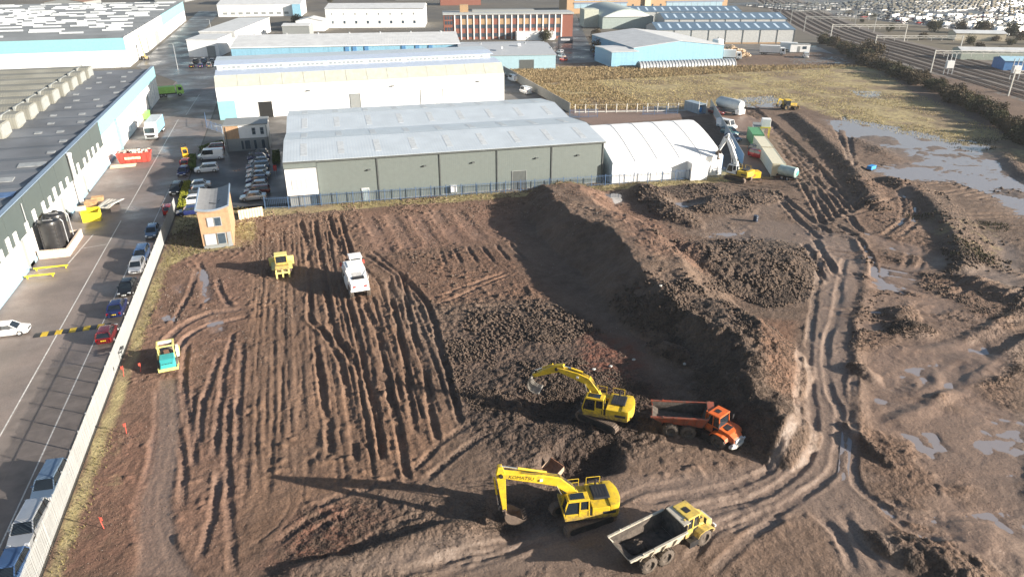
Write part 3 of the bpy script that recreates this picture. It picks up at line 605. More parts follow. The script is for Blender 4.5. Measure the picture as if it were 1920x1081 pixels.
SOIL_DRY = (.150, .100, .071); SOIL_DAMP = (.085, .056, .040); SOIL_PALE = (.208, .145, .108); SOIL_CLOD = (.042, .030, .023); SOIL_TRACK = (.198, .152, .123)
SOILM = soil_material(); me.materials.append(SOILM)
EARTH = structure(link("earthworks_ground", me))
def gz(x, y):
    """height of the earthworks at x, y"""
    i = min(max(int(np.searchsorted(XS, x)), 0), nx-1); j = min(max(int(np.searchsorted(YS, y)), 0), ny-1); return float(Z[j, i])

# water standing in the hollows
WATER = bpy.data.materials.new('puddle_water'); WATER.use_nodes = True
b = WATER.node_tree.nodes["Principled BSDF"]; b.inputs["Base Color"].default_value = (.25, .225, .225, 1); b.inputs["Roughness"].default_value = .07; b.inputs["Specular IOR Level"].default_value = .8  # base lightened: pale silt, plus bright sky reflection put into the colour
for i, (poly, d, soft) in enumerate(PUD):
    cx_ = sum(p[0] for p in poly)/len(poly); cy_ = sum(p[1] for p in poly)/len(poly); k = 1+soft*.6/(max(abs(p[0]-cx_)+abs(p[1]-cy_) for p in poly)*.5)
    if cx_ > 43.5+.18*(cy_-30) and cy_ < 72: continue            # these hollows share the wide shallow sheet below
    structure(MB().quad(*[((p[0]-cx_)*k, (p[1]-cy_)*k, 0) for p in poly]).build("puddle", WATER, loc=(cx_, cy_, -d*.42)))

structure(MB().quad(*[(x, y, 0) for x, y in FLOOD]).build("puddle", WATER, loc=(0, 0, -.185)))
def lumps(name, label, pts, s0, s1, m, seed):
    """thousands of loose lumps, each a small broken solid"""
    rnd = np.random.default_rng(seed); P_ = np.array(pts); n = len(P_)
    base = np.array([(1,0,0),(-1,0,0),(0,1,0),(0,-1,0),(0,0,1),(0,0,-1)], float); fc = np.array([(0,2,4),(2,1,4),(1,3,4),(3,0,4),(2,0,5),(1,2,5),(3,1,5),(0,3,5)])
    sz = (s0+(s1-s0)*rnd.random(n)**3)[:, None, None]; v = base[None]*(1+.55*(rnd.random((n,6,1))-.5))+.35*(rnd.random((n,6,3))-.5)
    a = rnd.random(n)*6.28; c_, s_ = np.cos(a)[:, None], np.sin(a)[:, None]; x = v[..., 0]*c_-v[..., 1]*s_; y = v[..., 0]*s_+v[..., 1]*c_; z = v[..., 2]*.75
    V = np.stack([x, y, z], -1)*sz+P_[:, None, :]; V[..., 2] += (sz*.25)[..., 0]
    F_ = (fc[None]+(np.arange(n)*6)[:, None, None]).reshape(-1, 3)
    me = bpy.data.meshes.new(name); me.vertices.add(n*6); me.vertices.foreach_set("co", V.astype(np.float32).ravel()); me.loops.add(F_.size); me.loops.foreach_set("vertex_index", F_.astype(np.int32).ravel())
    me.polygons.add(len(F_)); me.polygons.foreach_set("loop_start", np.arange(0, F_.size, 3, dtype=np.int32)); me.polygons.foreach_set("loop_total", np.full(len(F_), 3, np.int32)); me.update(calc_edges=True)
    me.materials.append(m); o = stuff(link(name, me)); return tag(o, label, "soil")
def pick(n, wgt, seed):
    rnd = np.random.default_rng(seed); p = np.clip(wgt, 0, None)*(GX*.287+GY*.958 < 130); da = np.gradient(XS)[None, :]*np.gradient(YS)[:, None]; p = (p*da).ravel(); p /= p.sum(); i = rnd.choice(len(p), n, p=p)
    return np.stack([GX.ravel()[i]+rnd.uniform(-.1,.1,n), GY.ravel()[i]+rnd.uniform(-.1,.1,n), Z.ravel()[i]], -1)
inyard = (GY < 120)
clump = np.clip(.25+1.6*fbm(GX, GY, 3.5, 3, 410), 0, 1.5)
lumps("soil_clods", "loose dark soil clods strewn over the broken ground", pick(26000, np.clip(CL-.25, 0, 1)*inyard*clump*(1-SM)*np.clip((76-GY)/18, .03, 1), 1), .05, .30, mat('clod_soil', (.082,.057,.042), .95, var=.4, scale=1.2, bump=.5, bscale=9), 1)
lumps("pale_clods", "loose brown crumbs of soil on the dozed ground", pick(17000, (CL < .4)*inyard*clump*(1-.8*SM)*(GX < 60), 2), .04, .16, mat('crumb_soil', (.16,.105,.076), .95, var=.4, scale=1.2), 2)
lumps("stones", "pale stones and brick crumbs scattered on the site", pick(2600, inyard*(.3+(GX < -5))*(1-GR)*clump, 3), .03, .10, mat('pale_stone', (.34,.29,.25), .8, var=.3, scale=2), 3)

# ---------------------------------------------------------------- ground sheets, road, yards
def asphalt(name, a, b_, wet=.5, sc=.25, r0=.28, r1=.75):
    m = bpy.data.materials.new(name); m.use_nodes = True; t = m.node_tree; N = t.nodes; L = t.links; p = N["Principled BSDF"]
    tc = N.new("ShaderNodeTexCoord")
    def noise(s, d=6, ro=.6):
        n = N.new("ShaderNodeTexNoise"); n.inputs["Scale"].default_value = s; n.inputs["Detail"].default_value = d; n.inputs["Roughness"].default_value = ro
        L.new(tc.outputs["Object"], n.inputs["Vector"]); return n.outputs["Fac"]
    def rg(x, lo, hi, c, d):
        n = N.new("ShaderNodeMapRange"); n.inputs[1].default_value = lo; n.inputs[2].default_value = hi; n.inputs[3].default_value = c; n.inputs[4].default_value = d; L.new(x, n.inputs[0]); return n.outputs[0]
    mx = N.new("ShaderNodeMix"); mx.data_type = 'RGBA'; mx.inputs["A"].default_value = (*a, 1); mx.inputs["B"].default_value = (*b_, 1)
    L.new(rg(noise(sc, 7, .62), .38, .64, 0, 1), mx.inputs["Factor"])
    m2 = N.new("ShaderNodeMix"); m2.data_type = 'RGBA'; m2.blend_type = 'MULTIPLY'; m2.inputs["Factor"].default_value = 1; L.new(mx.outputs["Result"], m2.inputs["A"])
    L.new(rg(noise(6, 6, .7), .3, .7, .78, 1.22), m2.inputs["B"]); L.new(m2.outputs["Result"], p.inputs["Base Color"])
    L.new(rg(noise(sc*.8, 5), .5-wet*.25, .62, r0, r1), p.inputs["Roughness"])
    bp = N.new("ShaderNodeBump"); bp.inputs["Strength"].default_value = .12; bp.inputs["Distance"].default_value = .03; L.new(noise(30, 3), bp.inputs["Height"]); L.new(bp.outputs[0], p.inputs["Normal"])
    return m
ASPH = asphalt('worn_asphalt', (.225, .184, .165), (.15, .126, .116), .7, .16, .26)
ASPHD = asphalt('wet_dark_asphalt', (.06, .062, .066), (.09, .088, .088), .8, .12, .16, .6)
CONC = asphalt('yard_concrete', (.16, .145, .13), (.11, .10, .09), .3, .2, .5, .85)
FARG = asphalt('far_ground', (.075, .068, .058), (.12, .105, .08), .3, .02, .7, .95)
LINEW = mat('worn_white_line', (.55, .54, .52), .7, var=.3, scale=3)
LINEY = mat('worn_yellow_paint', (.55, .38, .03), .7, var=.3, scale=3)

g = MB()
X0, X1, Y0, Y1 = -21.3, 215, 2, 262
for x0, x1, y0, y1 in ((-3000,X0,-600,5000), (X1,4000,-600,5000), (X0,X1,-600,Y0), (X0,X1,Y1,5000)):
    g.quad((x0,y0,0), (x1,y0,0), (x1,y1,0), (x0,y1,0))
structure(g.build("ground", FARG, loc=(0,0,-.03)))
def sheet(name, m, pts, z):
    return structure(MB().quad(*[(x,y,0) for x,y in pts]).build(name, m, loc=(0,0,z)))
sheet("road", ASPH, [(-37.9,10), (-21.55,10), (-21.55,122), (-21.55,262), (-37.0,262), (-37.9,230)], 0)
sheet("road_beyond", ASPHD, [(-37.0,262), (-21.55,262), (-21.5,300), (-42,350), (-42,560), (-56,560), (-55,300)], -.004)
sheet("yard", CONC, [(-21.3,122.6), (69.9,119), (69.9,262), (-21.3,262)], -.008)
sheet("car_park", ASPHD, [(-21.2,122.4), (-3.2,121.6), (-3.2,163), (-21.2,163)], .0)
sheet("side_street", ASPHD, [(92.94, 252.11), (107.86, 247.63), (166.99, 418.53), (200.79, 514.64), (197.1, 515.75), (128.84, 332.23), (115.65, 325.32)], -.02)
sheet("back_yard", ASPHD, [(-32.91, 238.58), (-23.04, 249.98), (-19.14, 289.75), (-32.43, 359.49), (-42.11, 334.65), (-39.56, 276.87)], .006)
sheet("lorry_yard", CONC, [(155.0, 247.25), (192.2, 233.24), (205.71, 232.03), (224.32, 292.71), (188.89, 303.35)], -.02)
sheet("service_lane", ASPHD, [(213.35, 276.0), (227.31, 281.54), (203.79, 229.76), (196.26, 226.46)], -.016)
# painted lines, worn
def line(x0, y0, x1, y1, w=.14, m=LINEW, name="road_marking", z=.008):
    d = Vector((x1-x0, y1-y0)).normalized(); n = Vector((-d.y, d.x))*w/2
    return structure(MB().quad((x0+n.x,y0+n.y,z), (x1+n.x,y1+n.y,z), (x1-n.x,y1-n.y,z), (x0-n.x,y0-n.y,z)).build(name, m))
line(-29.5, 20, -29.55, 122, .13); line(-29.55, 126, -29.5, 200, .12); line(-25.1, 20, -25.1, 108, .12); line(-24.4, 114, -24.2, 140, .12); line(-28.2, 205, -27.5, 235, .12)
line(-33.4, 105.0, -32.5, 116.5, .16); line(-36.8, 103.6, -33.6, 104.6, .16); line(-29.5, 111.5, -33.2, 110.6, .12)
for i in range(4):        # slab joints of the near concrete carriageway
    for j in range(3): pass
SLAB = mat('road_slab', (.175, .148, .134), .7, var=.2, scale=.8, bump=.1, bscale=12)
for j in range(9):
    for i, (xa, xb) in enumerate(((-29.3,-27.3), (-27.25,-25.25), (-24.95,-21.8))):
        y0 = 40+j*3.9
        o = MB().box(xa, xb, y0+.04, y0+3.86, 0, .004).build("concrete_slab", SLAB, parent=None); structure(o)
# ---------------------------------------------------------------- fences
FENCEP = mat('pale_fence_panel', (.30, .31, .31), .6, var=.07, scale=.8, streak=.2, rib=('Y', .28), ribd=.25)
fence = thing("palisade_fence", "long pale grey steel palisade fence between the road and the dug ground", "fence", (-21.5, 20, 0))
post = MB().box(-.1,-.03, -.05,.05, 0,2.4).mesh("fence_post", STEEL); rail = MB().box(-.075,-.03, .05,2.70, 0,.06).mesh("fence_rail", STEEL)
for k in range(38):
    link("fence_post", post, fence, (0, k*2.75, 0))
    for z in (.45, 1.95): link("fence_rail", rail, fence, (0, k*2.75, z))
pl = MB()
for i in range(int(38*2.75/.155)):
    y = (i+.5)*.155; x = random.uniform(-.006,.006); h_ = 2.38+random.uniform(-.02,.02)
    pl.add([(x-.024,y-.029,.04),(x+.010,y-.016,.04),(x+.010,y+.016,.04),(x-.024,y+.029,.04), (x-.024,y-.029,h_-.1),(x+.010,y-.016,h_),(x+.010,y+.016,h_),(x-.024,y+.029,h_-.1)], [(0,1,5,4),(1,2,6,5),(2,3,7,6),(4,5,6,7),(3,0,4,7)])
stuff(pl.build("fence_pales", FENCEP, fence))
BLUEF = mat('blue_fence_paint', (.07, .13, .24), .5, var=.15)
def palisade(label, pts, h=2.2, m=BLUEF, pitch=.30, cat="fence", name="palisade_fence", pw=.035, step=2.75):
    t = thing(name, label, cat, (*pts[0], 0)); ox, oy = pts[0]
    pl = MB(); 
    for (ax, ay), (bx, by) in zip(pts[:-1], pts[1:]):
        L_ = math.hypot(bx-ax, by-ay); dx, dy = (bx-ax)/L_, (by-ay)/L_; a = math.atan2(dy, dx); n = max(1, round(L_/step))
        for i in range(n+1):
            MB().box(-.05,.05,-.05,.05,0,h+.05).build("fence_post", m, t, (ax-ox+dx*L_*i/n, ay-oy+dy*L_*i/n, 0), a)
        for z in (.35, h-.3):
            MB().bar((ax-ox,ay-oy,z), (bx-ox,by-oy,z), .05, .06).build("fence_rail", m, t)
        for i in range(int(L_/pitch)): 
            u = (i+.5)*pitch; pl.cbox((ax-ox+dx*u-dy*.05, ay-oy+dy*u+dx*.05, h/2), (pw, .02, h), a)
    stuff(pl.build("fence_pales", m, t)); return t
palisade("blue palisade fence along the foot of the grey warehouse and white tent", [(-7.2,121.0), (-3.4,120.2), (2,120.3), (53,116.6), (78,114.6)], 2.2)
palisade("blue palisade fence with gates behind the white tent", [(67.23, 172.21), (74.59, 171.33)], 2.3)
palisade("blue palisade fence behind the right half of the tent", [(87.05, 170.3), (96.44, 168.86)], 2.3)
palisade("blue palisade fence beside the office at the road", [(-22.62, 196.57), (-21.67, 187.64), (-17.69, 180.7)], 2.0)
GREYF = mat('grey_fence_post', (.5, .49, .46), .6)
t = thing("post_fence", "row of pale posts with rails across the muddy lane behind the tent", "fence", (*(70.92, 177.92), 0)); ax, ay = (70.92, 177.92); bx, by = (100.84, 171.07)
for i in range(12):
    u = i/11; MB().box(-.09,.09,-.09,.09,0,2.3).build("fence_post", GREYF, t, ((bx-ax)*u, (by-ay)*u, 0))
MB().bar((0,0,.3), (bx-ax,by-ay,.3), .08, .3).build("fence_rail", GREYF, t); MB().bar((0,0,2.1), (bx-ax,by-ay,2.1), .03, .04).build("fence_rail", GREYF, t)
CWALL = mat('concrete_wall', (.34, .32, .28), .8, var=.15, streak=.25)
t = thing("concrete_wall", "tall weathered concrete panel wall dividing the yard from the grass field", "wall", (69.7, 178.5, 0))
for k in range(24): MB().box(-.08,.08,.03,2.77,0,2.6).build("wall_panel", CWALL, t, (.04*k, k*2.8, random.uniform(-.03,.03)))
HOARD = mat('grey_hoarding', (.42, .45, .46), .6, var=.1, streak=.2)
t = thing("site_hoarding", "grey sheet hoarding running from the tent to the back gate", "fence", (*(84.77, 120.53), 0)); ax, ay = (84.77, 120.53); bx, by = (108.7, 173.09)
n = 22; a = math.atan2(by-ay, bx-ax); L_ = math.hypot(bx-ax, by-ay)/n
for k in range(n): MB().box(.02, L_-.02, -.03, .03, .05, 2.5).build("hoarding_panel", HOARD, t, ((bx-ax)*k/n, (by-ay)*k/n, 0), a)
TIMB = mat('pale_timber', (.62, .50, .36), .7, var=.15, streak=.25)
t = thing("timber_fence", "short pale timber fence beside the timber clad cabin", "fence", (-11.2,116.6,0))
for k in range(9): MB().box(.02,.40,-.03,.03,.05,1.7).build("fence_board", TIMB, t, (k*.42, k*.1, 0), .22)

# ---------------------------------------------------------------- buildings
def shed(name, label, cat, org, W, D, eave, ridge, wallm, roofm, along='x', rz=0, spans=1, bays=0, lights=0, lightm=None, over=.25, group=None, gut=None, pipes=None, panels=None, vents=0):
    """portal-frame shed: front wall on local y=0, x along the front"""
    t = thing(name, label, cat, (*org, 0), rz, group)
    if along == 'x':
        prof = [(0,0), (D,0), (D,eave)]
        for k in range(spans-1, -1, -1):
            prof += [(D*(k+.5)/spans, ridge), (D*k/spans, eave)]
        MB().prism(prof, 0, W, 'x').build("wall", wallm, t)
    else:
        prof = [(0,0), (W,0), (W,eave)]
        for k in range(spans-1, -1, -1):
            prof += [(W*(k+.5)/spans, ridge), (W*k/spans, eave)]
        MB().prism(prof, 0, D, 'y').build("wall", wallm, t)
    A, B = (D, W) if along == 'x' else (W, D)
    tz = .16
    for k in range(spans):
        for s in (0, 1):
            a0 = A*(k+.5*s)/spans-(over if (k == 0 and s == 0) else 0); a1 = A*(k+.5*(s+1))/spans+(over if (k == spans-1 and s == 1) else 0)
            z0, z1 = (eave, ridge) if s == 0 else (ridge, eave)
            sl = (z1-z0)/(A*.5/spans); z0 = z0-(over*abs(sl) if k == 0 and s == 0 else 0); z1 = z1-(over*abs(sl) if k == spans-1 and s == 1 else 0)
            mb = MB().prism([(a0,z0+.02), (a1,z1+.02), (a1,z1+tz), (a0,z0+tz)], -over, B+over, 'x' if along == 'x' else 'y')
            r = mb.build("roof_slope", roofm, t)
            if lights:
                for i in range(lights):
                    u = B*(i+.5)/lights; c0 = a0+(a1-a0)*.22; c1 = a0+(a1-a0)*.78
                    f = lambda c: z0+(z1-z0)*(c-a0)/(a1-a0)
                    MB().prism([(c0,f(c0)+tz), (c1,f(c1)+tz), (c1,f(c1)+tz+.02), (c0,f(c0)+tz+.02)], u-.55, u+.55, 'x' if along == 'x' else 'y').build("rooflight", lightm, r)
    if gut and along == 'x': MB().box(-over, W+over, -over-.14, -over+.02, eave-.2, eave+.06).build("gutter", gut, t)
    if panels:
        pm, z0, z1 = panels
        for k in range(bays): MB().box(W*k/bays+.04, W*(k+1)/bays-.04, -.06, .02, z0, z1).build("wall_panel", pm, t)
    if pipes:
        for k in range(bays+1): MB().box(W*k/bays-.13, W*k/bays+.13, -.20, .0, 0, eave-.1).build("downpipe", pipes, t)
    if vents:
        for k in range(vents):
            zz = ridge+.1
            if along == 'x': MB().lathe([(.0,.5),(.45,.45),(.3,.1),(.3,-.2)], 10, (W*(k+.5)/vents, D/2/spans, zz), 'z').build("roof_vent", STEEL, t)
    return t
def patch(t, name, m, x0, x1, z0, z1, y=-.08, frame=None, face='S', D=0):
    """a door or window set on a wall with its frame"""
    mk = MB()
    if face == 'S': mk.box(x0,x1,y,.03,z0,z1)
    else: mk.box(D-.03,D-y,x0,x1,z0,z1)
    o = mk.build(name, m, t)
    if frame:
        f = MB(); e = .09; q = y-.05
        if face == 'S':
            f.box(x0-e,x0,q,.03,z0,z1+e); f.box(x1,x1+e,q,.03,z0,z1+e); f.box(x0,x1,q,.03,z1,z1+e)
        else:
            f.box(D-.03,D-q,x0-e,x0,z0,z1+e); f.box(D-.03,D-q,x1,x1+e,z0,z1+e); f.box(D-.03,D-q,x0,x1,z1,z1+e)
        f.build("frame", frame, o)
    return o
GREYC = mat('goosewing_cladding', (.150, .175, .168), .5, var=.05, rib=('X', .35), ribd=.04, streak=.06)
ROOFG = mat('pale_grey_roof', (.50, .555, .60), .38, .1, var=.07, scale=.3, rib=('X', .5), ribd=.06)
RLITE = mat('weathered_rooflight', (.46, .49, .51), .45, var=.15)
DGREY = mat('dark_grey_trim', (.09, .10, .10), .5)
MGREY = mat('mid_grey_panel', (.24, .255, .255), .55, var=.05)
TEAL = mat('teal_cladding', (.22, .42, .46), .5, var=.06, rib=('Y', .35), ribd=.12)
TEALX = mat('teal_front_cladding', (.22, .43, .47), .5, var=.06)
SKYBL = mat('pale_blue_cladding', (.22, .42, .55), .5, var=.08, rib=('X', .4), ribd=.15, streak=.3)
BLUEROOF = mat('slate_blue_roof', (.10, .16, .23), .5, var=.08, rib=('X', .5), ribd=.15)
CREAMC = mat('translucent_cream_sheet', (.40, .41, .36), .5, var=.1, scale=.8, rib=('X', .3), ribd=.2, streak=.2)
BRICK = mat('red_brick', (.24, .09, .06), .8, var=.2, scale=3)
BUFF = mat('buff_brick', (.38, .25, .14), .8, var=.15, scale=3)
WROOF = mat('white_grey_roof', (.56, .57, .57), .5, var=.10, scale=.35, rib=('X', .6), ribd=.15, dirt=.1, dirtc=(.4,.4,.38))

# grey warehouse in the middle
Wt = shed("grey_warehouse", "big grey clad warehouse with pale twin span roof behind the dug ground", "warehouse", (-3.1, 121.0), 56.4, 41.5, 7.75, 8.85, GREYC, ROOFG, 'x', R(-2.3), 2, 0, 9, RLITE, gut=DGREY)
bay = [5.0, 15.1, 25.9, 36.2, 46.4, 56.3]
for a, b_ in zip(bay[:-1], bay[1:]): MB().box(a+.12, b_-.12, -.06, .02, .25, 7.5).build("wall_panel", GREYC, Wt)
for x in bay: MB().box(x-.1, x+.1, -.18, .0, 0, 7.6).build("downpipe", DGREY, Wt)
MB().box(0, 56.4, -.05, .02, 0, .25).build("plinth", MGREY, Wt)
c = MB().box(-.15, 4.9, -.75, .0, 2.2, 6.6).build("office_box", WHITEP, Wt)
MB().box(.75, 3.85, -.79, -.74, 3.2, 4.95).build("window", MGREY, c); MB().box(.68,3.92,-.86,-.78,4.95,5.03).build("window_hood", WHITEP, c)
for i in range(4): MB().box(.75+i*.775, 1.5+i*.775, -.81, -.792, 3.23, 4.92).build("window_pane", mat('pale_blind', (.50,.52,.52), .3, var=.03), c)  # panes in one even pale grey
MB().box(-.25, 5.0, -.3, .0, 6.75, 7.72).build("parapet", GREYC, Wt); MB().box(-.3, 5.05, -.36, .02, 7.72, 7.84).build("coping", DGREY, Wt)
MB().box(.1, 4.8, -.12, .0, 0, 2.15).build("entrance_wall", MGREY, Wt); patch(Wt, "door", GLASSB, 3.6, 4.7, .05, 2.1, -.16, DGREY)
patch(Wt, "door", mat('grey_steel_door', (.30,.36,.38), .5), 12.2, 13.3, .05, 2.3, -.14, WHITEP); patch(Wt, "roller_door", DGREY, 39.0, 41.6, .05, 3.4, -.1, MGREY)  # the roller_door panel is dark to stand for a shadowed loading opening
MB().box(27.6, 28.7, -.7, -.02, .6, 1.7).build("meter_box", WHITEP, Wt)
for x in (13.4, 23.0, 31.6, 43.3, 51.2): MB().box(x, x+.5, -.4, -.05, 5.5, 5.7).build("wall_light", DGREY, Wt)

# white tent-like building
MEMB = mat('white_membrane', (.84, .84, .83), .55, var=.03, scale=.4)
Tt = thing("fabric_building", "white membrane storage tent with curved roof beside the grey warehouse", "tent", (54.6, 117.2, 0), R(-2.3))
def arch(D_, e, r, n=12):
    return [(D_*i/n, e+(r-e)*(1-abs(2*i/n-1)**1.4)) for i in range(n+1)]
TW, TD = 22.6, 26
ar = arch(TD, 4.0, 7.9)
for k in range(5):
    x0, x1 = TW*k/5+.03, TW*(k+1)/5-.03
    MB().prism([(a, z) for a, z in ar]+[(TD, 3.9), (0, 3.9)], x0, x1, 'x').build("roof_bay", MEMB, Tt, smooth=True)
    MB().box(x0, x1, .0, .1, .1, 3.9).build("wall_bay", MEMB, Tt)
for k in range(1, 5):
    mb = MB()
    for (a, z), (a2, z2) in zip(ar[:-1], ar[1:]): mb.bar((TW*k/5, a, z+.03), (TW*k/5, a2, z2+.03), .16, .06)
    mb.build("roof_rib", mat('pale_grey_rib', (.6,.6,.6), .5), Tt)  # ribs and eave seam in one flat grey, darker than the membrane
MB().box(.05, TW-.05, .12, TD-.1, 0, 3.85).build("inner_wall", MEMB, Tt)
BLUEG = mat('blue_gable_cladding', (.07, .22, .50), .5, rib=('Y', .35), ribd=.2)
MB().prism([(0,0), (TD,0)]+[(a, z-.1) for a, z in reversed(ar)], TW-.02, TW+.06, 'x').build("gable", BLUEG, Tt)
MB().prism([(0,0), (TD,0)]+[(a, z-.1) for a, z in reversed(ar)], -.06, .02, 'x').build("gable", mat('pale_blue_gable', (.5,.6,.68), .5), Tt)
pz = MB().box(15.2, 18.6, -1.9, -.0, 0, 3.3).build("porch", MEMB, Tt); MB().box(15.1,18.7,-2.0,0,3.3,3.42).build("porch_roof", MEMB, pz)
MB().box(0, TW, -.06, 0, 3.86, 3.96).build("eave_seam", mat('pale_grey_rib', (.6,.6,.6), .5), Tt)

# timber clad cabin by the fence
TCLAD = mat('orange_timber_cladding', (.42, .265, .155), .65, var=.15, scale=2, streak=.15)
Hs = thing("timber_cabin", "two storey timber clad cabin with curved grey roof beside the pale fence", "cabin", (-15.6, 105.2, 0), R(2))
Wc, Dc = 4.2, 10.4
MB().box(0, Wc, 0, Dc, 0, 5.45).build("wall", TCLAD, Hs)
n = 8; top = [(-.2+(Wc+.4)*i/n, 5.95-.42*math.sin(math.pi*i/n)+.25*(i/n)) for i in range(n+1)]
MB().prism([(0,5.4), (Wc,5.4)]+[(min(max(x,0),Wc), z) for x, z in reversed(top)], 0, Dc, 'y').build("upper_wall", TCLAD, Hs)
rf = MB().prism(top+[(x, z+.2) for x, z in reversed(top)], -.25, Dc+.25, 'y').build("roof", mat('grey_membrane_roof', (.26,.26,.26), .6), Hs)
MB().prism([(x, z+.2) for x, z in top]+[(x, z+.32) for x, z in reversed(top)], -.3, -.12, 'y').build("roof_edge", mat('blue_grey_flashing', (.2,.27,.36), .5), rf)
for xx in (-.22, Wc+.06): MB().box(xx, xx+.16, -.25, Dc+.25, 5.98 if xx < 0 else 6.22, 6.3 if xx < 0 else 6.5).build("roof_edge", mat('blue_grey_flashing', (.2,.27,.36), .5), rf)
hp = MB()
for p, q_ in (((1.6,3.2,5.9),(2.6,2.6,5.9)), ((2.6,2.6,5.9),(3.3,3.0,5.95)), ((3.3,3.0,5.95),(3.1,4.2,5.95)), ((3.1,4.2,5.95),(2.8,3.4,5.95))): hp.tube(p, q_, .07, 6)
hp.build("roof_hose", BLACK, rf)
WFR = mat('grey_window_frame', (.30,.32,.33), .5)
for (x0, x1, z0, z1) in ((1.1, 2.0, 3.35, 4.75), (2.05, 3.05, 3.35, 4.75), (.35, 1.95, .55, 2.3), (2.1, 3.3, .55, 2.3)):
    wd = MB().box(x0, x1, -.1, .02, z0, z1).build("window", WFR, Hs)
    MB().box(x0+.1, x1-.1, -.13, -.1, z0+.1, z1-.1).build("window_pane", GLASSB if x0 > 2 else mat('blind_behind_glass', (.55,.56,.56), .15), wd)
MB().box(3.45, 4.0, -.08, .02, .1, 2.3).build("door", WFR, Hs)
MB().box(.1, Wc-.1, -.07, .02, .02, .5).build("base_panel", MGREY, Hs)

# office at the head of the car park
Of = thing("office_block", "small two storey office with orange panel and white upper wall by the car park", "office", (-15.5, 162.4, 0), R(-2))
MB().box(0, 8.8, 0, 7, 0, 2.7).build("wall", MGREY, Of); MB().box(0, 8.8, 0, 7, 2.72, 5.5).build("upper_wall", WHITEP, Of); MB().box(-.06, 2.9, -.06, 7.02, 2.72, 5.45).build("orange_panel", TCLAD, Of)
MB().box(-.15, 8.95, -.2, 7.2, 5.5, 5.7).build("roof", MGREY, Of)
for x in (5.6, 7.3):
    wd = MB().box(x, x+.75, -.06, .02, 3.4, 4.9).build("window", WFR, Of); MB().box(x+.08, x+.67, -.09, -.06, 3.48, 4.1).build("window_pane", GLASSB, wd); MB().box(x+.08, x+.67, -.09, -.06, 4.2, 4.82).build("window_pane", GLASSB, wd)
for x, w_ in ((3.0,.6), (3.75,1.2), (5.6,.7), (7.2,.8)):
    wd = MB().box(x, x+w_, -.06, .02, .3, 2.3).build("window", WFR, Of); MB().box(x+.08, x+w_-.08, -.09, -.06, .38, 2.22).build("window_pane", GLASSB, wd)
MB().tube((.3,-.15,0), (.3,-.15,5.3), .07, 6).build("drain_pipe", DGREY, Of)
MB().tube((8.6,-.12,0), (8.6,-.12,5.3), .06, 6).build("drain_pipe", DGREY, Of)

# long white shed behind
Lw = thing("white_shed", "long white clad factory shed with cream translucent eaves band", "warehouse", (-19.0, 196.0, 0), R(1.2))
LW = 76
MB().box(0, LW, 0, 24, 0, 8.0).build("wall", WHITE, Lw)
for k in range(14):
    MB().prism([(-.1,8.05), (2.4,10.6), (2.6,10.6), (.15,8.05)], LW*k/14+.03, LW*(k+1)/14-.03, 'x').build("eaves_sheet", CREAMC, Lw)
MB().prism([(2.5,10.62), (5,10.9), (9,11.1), (9,8), (2.5,8)], .2, LW-.2, 'x').build("roof_slope", mat('blue_grey_roof', (.42,.49,.60), .5, var=.08), Lw)
MB().box(.6, LW-1.5, 9.0, 9.3, 11.0, 12.1).build("clerestory", WHITE, Lw); MB().prism([(8.7,12.1), (14,12.6), (14,12.75), (8.7,12.25)], 0, LW-.6, 'x').build("roof_slope", mat('blue_grey_roof', (.42,.49,.60), .5), Lw)
for k in range(60):
    if k % 9 in (4,): continue
    MB().box(2+k*1.18, 2.85+k*1.18, 8.94, 9.02, 11.2, 11.85).build("clerestory_pane", mat('grey_pane', (.25,.28,.3), .2), Lw)
MB().box(-.02, LW+.02, 14, 24, 8, 12.5).build("rear_roof", ROOFG, Lw)
MB().box(-.06, 4.1, -.08, .02, 0, 4.7).build("corner_panel", TEALX, Lw)
patch(Lw, "dark_door_panel", mat('painted_dark_interior', (.012,.012,.012), .9), 9.6, 13.0, 0, 4.0, -.05, WHITEP)  # flat panel on the wall; the unlit inside is painted as near-black
patch(Lw, "roller_door", MGREY, 33, 35.6, 0, 4.6, -.05, DGREY); patch(Lw, "roller_door", mat('light_roller_door', (.55,.57,.57), .5), 52, 58.2, 0, 4.6, -.05, DGREY)
for x in (22, 44, 68): MB().box(x, x+1.0, -.5, -.02, 6.1, 6.3).build("wall_light", DGREY, Lw)

# ---------------------------------------------------------------- the old factory on the left
FACW = mat('white_render', (.78, .78, .76), .6, var=.06, streak=.2)
FACG = mat('grey_green_cladding', (.07, .09, .09), .55, var=.06, streak=.1)
FROOF = mat('grey_sheet_roof', (.13, .14, .155), .6, var=.25, scale=.12, rib=('Y', .6), ribd=.25)
FROOF2 = mat('old_asbestos_roof', (.20, .20, .175), .8, var=.2, scale=.2, rib=('X', .5), ribd=.2)
RPATCH = mat('dusty_rooflight', (.27, .285, .29), .4, var=.25); RBLUE = mat('blue_rooflight', (.08, .14, .27), .3, var=.2)
Fa = thing("factory", "long old factory with grey roof and teal and white wall along the road", "factory", (-38.0, 20, 0))
MB().box(-70, 0, 0, 212, 0, 8.35).build("wall", FACW, Fa)
